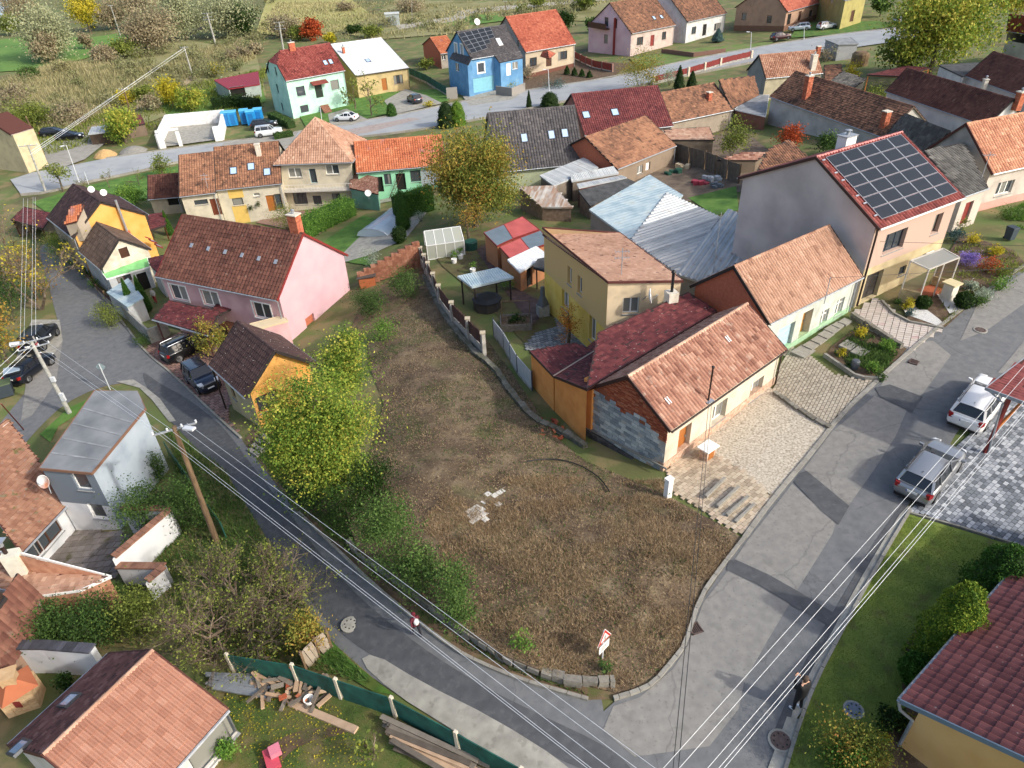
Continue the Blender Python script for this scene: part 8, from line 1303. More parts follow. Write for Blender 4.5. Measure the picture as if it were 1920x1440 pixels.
BG = ((100, 112, 8, 50, 'willow', 3600, 'yellow-green willow by the meadow, largest on the left'), (95, 118, 55, 26, 'brown', 1400, 'grey-brown bush at the foot of the large willow'), (165, 92, 58, 14, 'brown', 500, 'small grey bush right of the large willow'), (50, 45, -20, 40, 'brown', 1600, 'grey-brown tree at the top left corner by the river'), (170, 60, -25, 26, 'gold', 1600, 'tall yellow poplar at the top left'), (215, 55, 0, 30, 'brown', 1200, 'brown reed-coloured tree behind the yellow poplar'), (290, 98, 15, 52, 'brown', 3800, 'wide grey-brown willow by the railway'), (270, 50, -30, 45, 'brown', 2000, 'grey willow at the top edge left of the lattice pylon'), (350, 75, -25, 45, 'willow', 2400, 'silvery willow left of the lattice pylon'), (430, 68, -25, 58, 'willow', 4200, 'dark silvery willow right of the lattice pylon'), (458, 68, 5, 34, 'dark', 1600, 'dark lower crown beside the silvery willow'), (22, 65, 28, 24, 'olive', 900, 'green bush by the river'), (60, 150, 122, 20, 'green', 700, 'yellow-green ball bush in the reeds'), (120, 140, 112, 22, 'reed', 500, 'pale reedy clump by the meadow'), (200, 120, 85, 30, 'brown', 900, 'brown scrub along the railway, upper'), (235, 110, 70, 30, 'olive', 900, 'olive scrub along the railway, middle'), (588, 75, 27, 20, 'red', 1200, 'bright orange-red tree behind the mint house'), (535, 70, 25, 30, 'brown', 1300, 'loose brown tree behind the mint house'), (560, 75, 48, 20, 'olive', 500, 'olive bush left of the orange-red tree'), (620, 80, 62, 14, 'gold', 350, 'yellow bush behind the white roof'), (325, 200, 143, 24, 'gold', 1200, 'yellow orchard tree, left of the pair'), (362, 208, 155, 26, 'yellowgreen', 1400, 'yellow-green orchard tree, right of the pair'), (272, 190, 155, 22, 'olive', 700, 'olive orchard tree behind the yellow ones'), (238, 195, 170, 22, 'gold', 600, 'golden bush by the slanting wooden pole'), (236, 268, 200, 34, 'yellowgreen', 1800, 'yellow tree between the board shed and the building site'), (285, 208, 178, 18, 'brown', 500, 'thin brown orchard tree by the track'), (405, 140, 118, 18, 'gold', 450, 'yellow bush near the concrete pole'), (440, 120, 90, 14, 'brown', 350, 'bare orchard tree, first of the row'), (460, 112, 84, 14, 'brown', 350, 'bare orchard tree, second of the row'), (480, 102, 76, 14, 'brown', 350, 'bare orchard tree, third of the row'), (425, 172, 150, 24, 'grey', 500, 'pale bush left of the red metal garage'), (140, 230, 195, 40, 'brown', 900, 'brown scrub above the parked black cars'), (60, 240, 190, 45, 'olive', 1100, 'olive scrub at the left edge above the yellow house'), (30, 200, 160, 40, 'brown', 900, 'pale scrub at the left edge'), (390, 250, 225, 0, 'olive', 0, ''), (700, 70, 48, 22, 'olive', 500, 'olive bush behind the white roof house chimney'), (665, 62, 48, 18, 'dark', 400, 'dark bush in the dry meadow'), (800, 130, 105, 16, 'olive', 400, 'bush between white-roofed and blue houses'), (980, 25, 5, 14, 'olive', 350, 'bush behind the beige house ridge, left'), (1060, 55, 18, 16, 'dark', 600, 'dark tree right of the beige house roof'), (1010, 15, -10, 20, 'olive', 400, 'green tree at the top edge behind the beige house'), (1095, 20, -20, 25, 'olive', 600, 'green tree at the top edge left of the pink house'), (1110, 60, 30, 14, 'green', 350, 'green bush by the balcony gable'), (1650, 30, -15, 20, 'green', 500, 'green bush above the retaining wall at the top'), (770, 22, 0, 35, 'brown', 700, 'dry bushes at the top edge above the transformer hut'), (650, 20, 5, 20, 'brown', 400, 'dry bush by the field edge'), (560, 20, -5, 26, 'brown', 0, ''))
for (u_, v_, t, r, c_, n, l) in BG:
 if n: TR('tree' if r > 24 else 'bush', l, (u_, v_), t, r, c_, int(n*2.6), .3 if v_ < 130 else .2, k=18+n//70, cbase=.03, cat='tree' if r > 24 else 'bush', spread=.24, trunk=.12 if r < 25 else .3)
# ---- cars
def CW(label, rw, fw, side='R', **k):   # contact pixels of the rear and front wheel on one side
 a, b = G(*rw), G(*fw); d = nz((b-a)*[1, 1, 0]); n = np.array([-d[1], d[0], 0])*(1 if side == 'R' else -1); c = (a+b)/2+n*(k.get('W', 1.82)/2-.05); c[2] = zg(*c[:2])+k.pop('dz', .03); return car(label, c, math.degrees(math.atan2(d[1], d[0])), **k)
def CC(label, c, ang, **k): p = G(*c); p[2] += k.pop('dz', .05); return car(label, p, ang, **k)
CW('silver estate car parked half on the grey forecourt, nearest the lawn', (1751, 942), (1797, 883), L=4.75, W=1.86, Hh=1.5, col='9a9c9e', metal=.6)
CW('white estate car parked half under the red carport roof', (1843, 811), (1885, 752), L=4.95, W=1.87, Hh=1.5, col='e4e4e2', metal=0)
CW('black crossover parked under the maroon carport edge', (349, 675), (386, 657), L=4.7, W=1.9, Hh=1.66, col='101318', kind='suv', rails=True, railm=ALU)
CW('dark blue boxy off-roader parked nose to the lane on red paving', (352, 719), (375, 741), L=4.4, W=1.82, Hh=1.8, col='1c2438', kind='suv', rails=True, rimm=RIM)
CC('black people carrier parked at the top of the left lane', (80, 645), 96, L=4.6, W=1.85, Hh=1.8, col='14171c', kind='suv'); CC('dark blue saloon parked under the yellow-leaved thicket', (62, 700), 80, L=4.5, Hh=1.45, col='10151e', kind='sedan')
CC('white saloon parked on the verge drive by the upper street', (650, 227), 165, L=4.5, Hh=1.42, col='e0e2e4', kind='sedan', metal=0, dz=.17); CC('dark grey hatchback on the drive of the white-roofed house', (778, 193), 118, L=4.2, Hh=1.6, col='2c3440', kind='hatch', dz=.17)
CC('white off-road car on the gravel yard', (506, 256), 12, L=4.7, Hh=1.8, col='d4d8da', kind='suv', rails=True, metal=0, dz=.2); CC('dark estate car behind the white off-roader', (497, 241), 8, L=4.7, Hh=1.5, col='22242a', dz=.2)
CC('black saloon on the gravel at the far left, in front', (134, 263), 5, L=4.6, Hh=1.45, col='0c0e12', kind='sedan', dz=.2); CC('dark estate car behind the black saloon', (104, 256), 10, L=4.6, Hh=1.5, col='10141a', dz=.2)
CC('silver-blue estate car on the peach house forecourt', (1498, 58), 168, L=4.6, Hh=1.5, col='a8b4c0', dz=.15); CC('small white hatchback beside the silver-blue estate', (1549, 55), 10, L=4.0, Hh=1.5, col='e0e0e0', kind='hatch', metal=0, dz=.15); CC('maroon hatchback by the front garden of the white house', (1463, 76), 8, L=4.1, Hh=1.55, col='3c1c24', kind='hatch', dz=.15); CC('grey car at the very top of the upper street', (1686, 44), 40, L=4.3, col='8a929a', dz=.15, kind='hatch')
# ---- people
def phone(root, base, Q, s): mb = MB(); c = Q(.36, 0, 1.52); mb.box(c, .015, .08, .16, math.radians(118)); part('phone', mb, BLACKP, root)
person('person in a black coat and white shoes holding up a phone by the kerb', G(1493, 1330), 2.1, 120, pose='phone', bulk=1.3, extra=phone, hair='4a3c32')
def bag(root, base, Q, s): mb = MB(); mb.sphere(Q(-.1, -.02, 1.2), .17*s, 8, 6, sq=(.8, .9, 1.2)); part('white_bag', mb, WHITE, root)
person('person in a maroon hood with a white bag walking down the lane', G(783, 1193), 1.6, 125, top='5a1826', legs='1c1c26', hair='6a1c2c', shoe='c49aa4', pose='walk', extra=bag)
person('person in a light shirt and red trousers beside the pink house', G(293, 568), 1.75, -100, top='c4c0ba', legs='a02a34', hair='8a8078', shoe='3a3a3a')
# ---- poles, lamps, signs, wires
CONCP = mat('pole_concrete', ['84847e', '9c9c96', 'aeaea8'], rough=.9, scale=3); WOODP = mat('pole_wood', ['4a3a28', '6a5640', '7e6a50'], rough=.95, scale=5, stretch=(1, 1, .2)); WIRE = mat('wire', 'd8dcde', rough=.4); WIRED = cmat('26282a', .6); ISO = cmat('c8ccd0', .4)
def pole(label, b, t, r=.14, m=CONCP, arm=None, lamp=None, cat='utility pole', name='utility_pole', nb=4, az=0, tt=None):
 p = G(*b); h = top_z(p, t[1]) if tt is None else tt; q = at(t[0], t[1], h); root = thing(name, label, cat, p); mb = MB(); mb.tube([p-[0, 0, .4], q], [r*1.25, r*.8], 10); part('shaft', mb, m, root); tips = []
 if arm:
  for k, (L_, dz) in enumerate(arm):
   c = q-[0, 0, dz]; u = np.array([math.cos(math.radians(az)), math.sin(math.radians(az)), 0]); mb = MB(); mb.beam(c-u*L_, c+u*L_, .07, .09); ar = part('crossarm', mb, ZINC, root)
   for i in range(nb): e = c+u*L_*(-1+2*i/(nb-1)); mb = MB(); mb.lathe(e, [(.03, 0), (.06, .06), (.035, .1), (.06, .15), (.02, .2)], 8); part('insulator', mb, ISO, ar); tips.append(e+[0, 0, .2])
 if lamp: d = np.array([math.cos(math.radians(lamp[0])), math.sin(math.radians(lamp[0])), .1])*lamp[1]; mb = MB(); mb.tube([q-[0, 0, .3], q+d*.6+[0, 0, .05], q+d], .03, 6); part('lamp_arm', mb, ZINC, root); mb = MB(); mb.beam(q+d*.9, q+d*1.0+nz(d)*.55, .26, .1); part('lamp_head', mb, ISO, root)
 return root, q, tips
_, q1, _ = pole('tall wooden pole with crossarm and white street lamp by the lane', (407, 1018), (326, 800), .14, WOODP, [(1.0, .15)], (-20, .7), tt=hz((407, 1018), (326, 800)), az=25)
r2_, q2, _ = pole('big pale concrete pole with crossarms at the left lane fork', (131, 775), (58, 640), .15, CONCP, [(1.3, .0), (1.0, .5)], (200, .8), az=30); b0 = G(131, 775)
for f_, s_ in ((.25, .7), (.5, .4)): c = b0*(1-f_)+q2*f_; mb = MB(); mb.box(c+[.2, -.12, 0], .3, .2, s_); part('junction_box', mb, ISO, r2_)
pole('twin grey pole with transformer gear at the left street corner', (86, 360), (52, 272), .14, CONCP, [(1.2, .1)], az=10); pole('dark leaning wooden pole by the parked black cars', (83, 291), (48, 218), .15, WOODP)
pole('concrete pole standing above the orchard track', (363, 148), (345, 88), .16, CONCP, [(.9, .1)]); pole('slim concrete pole in front of the orange orchard tree', (245, 211), (231, 166), .14, WOODP, [(.8, .1)]); pole('thin concrete pole near the top left meadow', (226, 67), (207, 10), .14, CONCP, [(.7, .1)])
for lb, b, t in (('lattice-topped pylon between the two silvery willows', (407, 92), (388, 25)), ('lattice-topped pylon behind the mint house', (531, 92), (523, 42))): pole(lb, b, t, .22, CONCP, [(1.4, .0), (1.1, .9), (1.4, 1.6)], nb=3, name='pylon', cat='pylon')
for lb, b, t, a in (('street lamp beside the orange gable house verge', (149, 344), (124, 272), 250), ('street lamp in front of the mint house lawn', (604, 232), (600, 200), 180), ('street lamp by the rock garden of the beige house', (1030, 172), (1028, 130), 200), ('street lamp near the spruce of the white house', (1407, 104), (1409, 60), 190), ('roadside pole by the parked white hatchback', (1508, 76), (1508, 50), 180)): pole(lb, b, t, .06, ISO, None, (a, .5), 'street lamp', 'street_lamp')
pole('short thin sign mast on the street verge near the lamp', (166, 345), (158, 322), .04, ISO, name='sign_mast', cat='mast'); pole('thin pole at the dry meadow edge', (388//1+384, 40), (772, 2), .08, CONCP, None); pole('fork-topped pole behind the blue house', (949, 28), (947, 3), .1, WOODP, [(.5, 0)], nb=3)
def wire(label, a, b, r=.012, m=WIRE, sag=0, n=10, name='power_line', grp=None):
 a, b = np.asarray(a, float), np.asarray(b, float); mb = MB(); mb.tube([a+(b-a)*i/n-[0, 0, 4*sag*(i/n)*(1-i/n)] for i in range(n+1)], r, 4); return tag(solo(name, mb, m, label, 'power line', grp), label)
O5 = ('first', 'second', 'third', 'fourth', 'fifth')
for i, (a, b) in enumerate((((350, 793), (1228, 1440)), ((345, 805), (1193, 1440)), ((322, 808), (1143, 1440)), ((306, 814), (1108, 1440)), ((303, 818), (1101, 1440)))):
 s_ = (b[1]-a[1])/(b[0]-a[0]); wire('white overhead wire above the lane, %s counted from the plot side' % O5[i], at(*a, q1[2]+.05), at(b[0]+180, b[1]+180*s_, 8.4), .008, grp='wires over the lane')
for i, (a, b) in enumerate((((1280, 1400), (1920, 686)), ((1280, 1433), (1920, 708)), ((1327, 1440), (1920, 752)), ((1348, 1440), (1920, 770)), ((1358, 1440), (1920, 777)))):
 s_ = (b[1]-a[1])/(b[0]-a[0]); wire('white overhead wire above the right road, %s from the left' % O5[i], at(a[0]-110, a[1]-110*s_, 8.2), at(b[0]+60, b[1]+60*s_, 9.6), .0062, grp='wires over the right road')
for i, (a, b) in enumerate((((38, 637), (44, 372)), ((45, 632), (52, 372)), ((59, 629), (62, 370)), ((67, 627), (66, 370)))): wire('thin overhead wire up the left lane, %s from the left' % O5[i], at(*a, q2[2]), at(*b, q2[2]-.6), .011, grp='wires over the left lane')
for i, (a, b) in enumerate((((72, 630), (322, 806)), ((66, 644), (306, 814)), ((70, 655), (303, 818)))): wire('thin wire between concrete pole and wooden pole, %s from above' % O5[i], at(*a, q2[2]), at(*b, q1[2]), .01, grp='wires between the two poles')
for i, (a, b) in enumerate((((50, 640), (-30, 715)), ((60, 645), (-30, 730)), ((66, 648), (-30, 738)))): wire('pale wire leaving the concrete pole to the left edge, %s from above' % O5[i], at(*a, q2[2]), at(*b, q2[2]), .015)
for i, (a, b, c) in enumerate((((60, 282), (231, 168), (345, 90)), ((56, 290), (228, 171), (341, 92)), ((64, 288), (234, 171), (349, 92)))): z1, z2, z3 = top_z(G(86, 360), 272), top_z(G(245, 211), 166), top_z(G(363, 148), 88); mb = MB(); mb.tube([at(*a, z1), at(*b, z2), at(*c, z3)], .025, 4); solo('power_line', mb, WIRE, 'wire run from the left street corner past the orchard, %s' % ('middle', 'outer', 'inner')[i], 'power line')
S = fh.S[0]; c = onslope(S, 1328, 752); mt = top_z(c, 690); ms = thing('roof_mast', 'tall dark service mast on the cream house roof', 'mast', c); mb = MB(); mb.tube([c-[0, 0, .2], at(1337, 690, mt)], .05, 6); part('tube', mb, BROWNPIPE, ms); mb = MB(); mb.box(c+S['N']*.05, .5, .4, .03, .6); part('base_plate', mb, ZINC, ms); mb = MB(); mb.lathe([*at(1337, 690, mt)], [(.06, 0), (.1, .08), (.02, .14)], 8); part('cap', mb, BLACKP, ms)
for i, (a, b) in enumerate((((1330, 745), (1262, 1440)), ((1334, 760), (1272, 1440)))): s_ = (b[0]-a[0])/(b[1]-a[1]); wire('dark cable from the roof mast down over the road, %s one' % ('left', 'right')[i], at(*a, mt-.6), at(b[0]+60*s_, b[1]+60, 8.2), .011, WIRED)
def mast(label, b, t, r=.03, arms=1, dz=0):
 p = b if len(b) == 3 and not isinstance(b, tuple) else b; h = top_z(p, t); root = thing('antenna_mast', label, 'antenna', p); mb = MB(); mb.tube([p, [p[0], p[1], h]], r, 5); part('mast', mb, ZINC, root)
 for k in range(arms): z = h-.25-k*.45; mb = MB(); mb.beam([p[0]-.5, p[1], z], [p[0]+.5, p[1], z], .03, .03); [mb.beam([p[0]+x, p[1]-.25, z], [p[0]+x, p[1]+.25, z], .02, .02) for x in (-.45, -.25, 0, .2, .4)]; part('antenna', mb, ZINC, root)
mast('antenna mast with small dish on the tall yellow house roof', onslope(yh.S[0], 1165, 515), 465, arms=2); mast('tall thin mast between the two grey metal halls', at(1337, 512, zm), 398, arms=0); mast('green wall mast on the mint cottage', onslope(mh.S[0], 1545, 570), 520, arms=0); mast('aerial on the gatehouse corner at the right', onslope(g7.S[0], 1840, 335), 285, arms=1); mast('aerial by the long cream house', onslope(rl.S[0], 400, 356) if 0 else at(392, 360, z2_), 325, arms=2)
wire('thin dark wire over the striped driveway to the right edge', at(1650, 453, ze5-1.2), at(1960, 462, ze5-.5), .012, WIRED); wire('thin dark wire from mint cottage to the right edge', at(1557, 521, ze4+1.4), at(1960, 500, 5), .012, WIRED); pole('thin red-brown mast at the ridge of the left terracotta house', (42, 800), (2, 757), .04, REDPAINT, tt=hz((146, 990), (128, 943))+4.5, name='roof_mast', cat='mast')
p = G(1129, 1241); sg = thing('road_sign', 'red-bordered triangular warning sign with white text plate in the brambles', 'road sign', p); h = top_z(p, 1183); u = nz([.55, .83, 0]); n = np.array([u[1], -u[0], 0]); u, n = nz(np.array([.72, .7, 0])), nz(np.array([.7, -.72, 0])); mb = MB(); mb.tube([p-[0, 0, .2], [p[0], p[1], h]], .035, 8); part('post', mb, ISO, sg)
c = np.array([p[0], p[1], h-.35]); tri = lambda r, d: [c+n*(.05+d)+u*(math.cos(a)*r)+np.array([0, 0, math.sin(a)*r]) for a in (math.pi/2, math.pi*7/6, math.pi*11/6)]
for nm, r, d, m in (('border', .52, 0, cmat('e6e6e6', .4)), ('red_band', .47, .006, cmat('b82a24', .4)), ('white_field', .30, .012, WHITE)): mb = MB(); q = tri(r, d); mb.quad(*q); mb.quad(*[x-n*.015 for x in q][::-1]); part(nm, mb, m, sg)
mb = MB(); mb.beam(c+n*.07-[0, 0, .1], c+n*.07+[0, 0, .13], .05, .01, up=n); part('black_mark', mb, BLACKP, sg); mb = MB(); c2 = c-[0, 0, .62]; mb.beam(c2+n*.05-[0, 0, .22], c2+n*.05+[0, 0, .22], .62, .02, up=n); tp = part('text_plate', mb, WHITE, sg)
for k in range(3): mb = MB(); z = .1-k*.1; mb.beam(c2+n*.065-u*.22+[0, 0, z], c2+n*.065+u*(.22-.08*k)+[0, 0, z], .006, .028); part('text_line', mb, GREYFRAME, tp)
p = G(207, 731); h = top_z(p, 683); sg = thing('road_sign', 'back of a grey diamond-shaped road sign at the lane junction', 'road sign', p); mb = MB(); mb.tube([p, [p[0], p[1], h]], .04, 6); part('post', mb, ISO, sg); c = np.array([p[0], p[1], h-.3]); mb = MB(); q = [c+[0, .05, .42], c+[.4, .07, 0], c+[0, .05, -.42], c+[-.4, .03, 0]]; mb.quad(*q); mb.quad(*[x+np.array([0, .02, 0]) for x in q][::-1]); part('plate', mb, cmat('8a9aa0', .5), sg)
p = G(82, 303); sg = thing('road_sign', 'small red and white triangle sign at the far left street junction', 'road sign', p); h = top_z(p, 284); mb = MB(); mb.tube([p, [p[0], p[1], h]], .05, 5); part('post', mb, ISO, sg); mb = MB(); c = np.array([p[0], p[1]-.08, h]); mb.quad(c+[-.5, 0, -.9], c+[.5, 0, -.9], c); part('plate', mb, cmat('b82a24', .4), sg)
# ---- fences and walls
BOARD = mat('brown_board', ['33201c', '482e28', '5a3c34'], rough=.8, scale=4, tone=.5); PANEL_C = mat('fence_concrete', ['8a8780', 'a09c94', 'b2aea4'], rough=.95, scale=2.5, bump=.3, spots=[('55583c', 2, .58, .68, .6)])
def fence(name, label, px, h, post, pane, step=2.0, base=0, slat=None, pw=.16, cap=None, dzb=0, cat='fence', th=.04):
 L = densify([g[:2] for g in gpts(px)], step, closed=False); c = np.mean(L, axis=0); root = thing(name, label, cat, (*c, zg(*c)))
 for i, q in enumerate(L):
  z = zg(*q)+dzb; mb = MB(); mb.box((*q, z-.2), pw, pw, h+.3, math.atan2(*(L[min(i+1, len(L)-1)]-L[max(0, i-1)])[::-1]), base=True); po = part('post', mb, post, root)
  if cap: mb = MB(); mb.box((*q, z+h+.1), pw+.12, pw+.12, .07, 0, base=True); part('post_cap', mb, cap, po)
  if i == len(L)-1: break
  a, b = np.append(q, z), np.append(L[i+1], zg(*L[i+1])+dzb); d = b-a; a2, b2 = a+d*.04, b-d*.04
  if base: mb = MB(); mb.beam(a2+[0, 0, base/2-.1], b2+[0, 0, base/2-.1], .08, base+.2); part('base_slab', mb, PANEL_C, root)
  if slat:
   n = max(1, int(np.linalg.norm(d)/slat))
   for k in range(n): mb = MB(); e, f = a2+(b2-a2)*(k+.04)/n, a2+(b2-a2)*(k+.96)/n; o = np.array([0, 0, (h-base)*.5+base+random.uniform(-.02, .05)]); mb.beam(e+o, f+o, th, h-base-.05, t=random.random()); part('board', mb, pane, root)
  else: mb = MB(); o = np.array([0, 0, (h+base)/2]); mb.beam(a2+o, b2+o, th, h-base-.04); part('panel', mb, pane, root)
 return root
fence('garden_fence', 'concrete fence with brown board panels stepping down the plot edge', [(792, 500), (806, 530), (826, 575), (850, 608), (880, 640), (908, 668)], 1.9, PANEL_C, BOARD, 1.9, .8, .3, .28, cmat('b4a890', .9)); fence('metal_fence', 'pale grey sheet fence beside the patio down to the orange annex', [(926, 630), (945, 655), (970, 700), (998, 733)], 1.5, GREYFRAME, mat('pale_sheet', ['a8acb0', 'bcc0c2'], rough=.5), 1.6, .15, None, .07)
drystone('stone_footing', 'mossy crumbling stone footing along the upper plot edge', P2([(795, 520), (830, 590), (880, 655), (925, 690), (960, 740), (1000, 790), (1060, 815), (1098, 840)]), .45, .4, .5, mat('mossy_stone', ['4c4c38', '68665a', '84827a'], rough=1, scale=3, bump=.5, tone=.5), cat='stone footing')
R = random.Random(3); rb = thing('brick_rubble', 'small heap of broken bricks beside the orange annex', 'rubble', G(1030, 805))
for i in range(26): c = G(1010+R.random()*45, 790+R.random()*36); mb = MB(); mb.box(c+[0, 0, .06+R.random()*.15], .28, .14, .1, R.random()*3, t=R.random()); part('brick', mb, BRM, rb)
def wallrun(name, label, px, h, m, capm=None, th=.3, dz=0, cat='wall', step=0):
 P = gpts(px); c = sum(P)/len(P); root = thing(name, label, cat, c)
 for a, b in zip(P[:-1], P[1:]):
  hh = h; mb = MB(); mb.hexa([[*(a[:2]), a[2]-.3], [*(b[:2]), b[2]-.3], [b[0]+.01, b[1]+th, b[2]-.3], [a[0]+.01, a[1]+th, a[2]-.3]], [a+[0, 0, hh], b+[0, 0, hh], b+[.01, th, hh], a+[.01, th, hh]]); part('wall_run', mb, m, root)
  if capm:
   n = max(1, int(np.linalg.norm(b-a)/.3)); o = np.array([0, th/2, h+.05])
   for k in range(min(n, 60)): mb = MB(); mb.beam(a+(b-a)*(k+.03)/n+o, a+(b-a)*(k+.97)/n+o, th+.14, .09, t=R.random()); part('coping_brick', mb, capm, root)
 return root
zfix = mat('cap_brick', ['6a4a3c', '8c6450', 'a07a62'], rough=1, scale=4, tone=.6)
wallrun('courtyard_wall', 'white courtyard wall with worn brick coping ending in a long diagonal', [(250, 1000), (338, 1005), (236, 1096)], 2.0, LWP, zfix); wallrun('courtyard_wall', 'short white wall stub with brick coping below the courtyard', [(236, 1098), (322, 1100), (290, 1128)], 1.4, LWP, zfix); wallrun('yard_wall', 'white and brick yard wall topped with dark grey tiles', [(-20, 1262), (110, 1262), (200, 1270)], 1.9, LWP, mat('dark_coping', ['2e2e32', '44444a', '585860'], rough=.8, tone=.6), .35)
BRW = mat('old_brick_wall', ['6e4434', '8e5e48', 'a47a62'], rough=1, scale=3, bump=.5, bscale=14, tone=.6)
st = thing('stepped_brick_wall', 'old brick wall with stepped top between pool garden and plot', 'brick wall', G(730, 520))
for i in range(9):
 a, b = G(674+i*13, 540-i*4.5), G(687+i*13, 535.5-i*4.5); a[2] = b[2] = max(a[2], b[2]); hh = 1.5+.14*i
 for r in range(7): n = 3; [part('brick_course', MB().beam(a+(b-a)*(k+.03)/n+[0, 0, hh*(r+.5)/7], a+(b-a)*(k+.97)/n+[0, 0, hh*(r+.5)/7], .35, hh/7*.93, t=R.random()), BRW, st) for k in range(n)]
p = G(690, 535); kn = thing('dog_kennel', 'small orange-brown kennel with dark roof at the brick wall', 'kennel', p); mb = MB(); mb.box(p, 1.5, 1.1, .9, .2, base=True); part('box', mb, cmat('a05a34', .8), kn); mb = MB(); mb.beam(p+[-.9, 0, 1.0], p+[.9, .2, 1.15], 1.4, .08); part('roof', mb, cmat('4a4440', .8), kn)
GNET = mat('green_netting', ['0e4034', '14524a', '1c6454'], rough=.8, scale=2); fence('green_fence', 'dark green netting fence with pale posts above the timber yard', [(440, 1262), (560, 1282), (640, 1310), (742, 1345), (860, 1410), (980, 1478)], 1.35, cmat('c8c0ac', .9), GNET, 3.6, 0, None, .13); fence('lane_mesh_fence', 'thin green mesh fence at the lane edge by the wooden pole', [(318, 855), (370, 930), (425, 1010)], 1.2, cmat('1c5044', .7), sheer('green_mesh', '1c5a48', .6), 2.5, 0, None, .06)
fence('plank_fence', 'short weathered plank fence leaning by the lane bend', [(575, 1258), (600, 1232), (622, 1215)], 1.3, WOODP, mat('grey_plank', ['7a6e60', '948878', 'a89c8c'], rough=.95, scale=3, tone=.6), 3, 0, .2, .1); fence('red_slat_fence', 'dark red slatted fence along the pale pink house', [(1078, 112), (1110, 128), (1148, 136)], 1.6, cmat('8a6a60', .8), REDPAINT, 3, .3, .5, .3)
fence('red_slat_fence', 'red slat fence on white pillars above the conifer garden', [(1225, 158), (1290, 142), (1350, 124), (1408, 110)], 1.4, cmat('c8bca8', .9), REDPAINT, 4, .4, .6, .4); fence('green_board_fence', 'dark green screen fence left of the blue house', [(768, 142), (800, 156), (838, 180)], 1.7, GNET, GNET, 3, .3, None, .1)
wallrun('terrace_wall', 'grey block terrace wall right of the blue garage', [(930, 178), (960, 182), (985, 172)], 1.6, cmat('8a8680', .9)); wallrun('pillar_wall', 'pale grey gate wall left of the blue house', [(838, 186), (858, 184)], 2.0, cmat('9a968e', .9)); wallrun('front_garden_wall', 'long brown low wall of the white house front garden', [(1240, 100), (1300, 108), (1360, 100)], .9, cmat('7a5c50', .9)); fence('rough_board_fence', 'long dark rough fence behind the metal hall', [(1262, 300), (1320, 318), (1384, 345)], 2.2, WOODP, mat('dark_planks', ['4a443c', '5e574c', '726a5e'], scale=2, tone=.4), 2.5, 0, .3, .12)
wallrun('lane_garden_wall', 'grey block wall of the maroon carport garden at the lane', [(228, 590), (285, 645), (300, 640), (318, 628)], 1.5, CONC, None, .25); fence('lane_fence', 'weathered low fence and wall along the upper left lane', [(145, 500), (185, 548), (232, 590)], .9, WOODP, BOARD, 2.4, .3, .5)
# ---- garden things
p = [G(*q) for q in ((803, 488), (872, 478), (860, 452), (797, 460))]; gh2 = thing('greenhouse', 'small white-framed greenhouse with milky panes', 'greenhouse', sum(p)/4); gp_ = sheer('milky_pane', 'c8ccc0', .65, .3); H1, H2 = 1.5, 2.3; up = np.array([0, 0, 1.]); mL, mR = (p[0]+p[3])/2, (p[1]+p[2])/2
def pane_(a, b, c_, d_, n):
 for k in range(n): f, g = k/n, (k+1)/n; mb = MB(); mb.quad(a+(b-a)*f, a+(b-a)*g, d_+(c_-d_)*g, d_+(c_-d_)*f); part('pane', mb, gp_, gh2); mb = MB(); mb.beam(a+(b-a)*f, d_+(c_-d_)*f, .06, .06); part('glazing_bar', mb, WHITE, gh2)
pane_(p[0], p[1], p[1]+up*H1, p[0]+up*H1, 4); pane_(p[0]+up*H1, p[1]+up*H1, mR+up*H2, mL+up*H2, 4); pane_(p[3]+up*H1, p[2]+up*H1, mR+up*H2, mL+up*H2, 4); pane_(p[3], p[2], p[2]+up*H1, p[3]+up*H1, 2)
mb = MB(); [mb.beam(a, b, .07, .07) for a, b in ((p[0]+up*H1, p[1]+up*H1), (mL+up*H2, mR+up*H2), (p[1], p[1]+up*H1), (p[1]+up*H1, mR+up*H2), (p[0]+up*.05, p[1]+up*.05), (p[3]+up*H1, p[2]+up*H1), (p[3], p[3]+up*H1), (p[2], p[2]+up*H1))]; part('frame', mb, WHITE, gh2)
a, b = G(700, 445), G(752, 400); d = b-a; dn = nz(d*[1, 1, 0]); x = np.array([dn[1], -dn[0], 0]); pd = thing('pool_enclosure', 'pale blue arched pool enclosure', 'pool cover', (a+b)/2); PG_ = sheer('pool_plastic', 'b4c8d4', .75, .2)
for s in range(5):
 p0, p1 = a+d*s/5, a+d*(s+.97)/5; w_ = 2.0-.06*s; hh = 1.0-.05*s; mb = MB(); arc = [(w_*math.cos(t), hh*math.sin(t)) for t in np.linspace(0, math.pi, 9)]
 for k in range(8): mb.quad(p0+x*arc[k][0]+up*arc[k][1], p0+x*arc[k+1][0]+up*arc[k+1][1], p1+x*arc[k+1][0]+up*arc[k+1][1], p1+x*arc[k][0]+up*arc[k][1])
 if s == 0: mb.quad(*[p0+x*q[0]+up*q[1] for q in arc])
 part('segment', mb, PG_, pd); mb = MB(); mb.tube([p0+x*q[0]+up*q[1] for q in arc], .04, 4); part('hoop', mb, ALU, pd)
p = G(914, 578); ht = thing('hot_tub', 'octagonal hot tub under a black cover beneath the pergola', 'hot tub', p); mb = MB(); mb.lathe(p, [(1.15, 0), (1.15, .85)], 8); part('tub', mb, cmat('33302e', .8), ht); mb = MB(); mb.lathe(p+up*.85, [(1.25, 0), (1.25, .08), (.8, .25), (.3, .28)], 8); part('cover', mb, BLACKP, ht)
p = G(968, 612); rbd = thing('raised_bed', 'grey timber raised bed with net frame by the grey patio', 'raised bed', p)
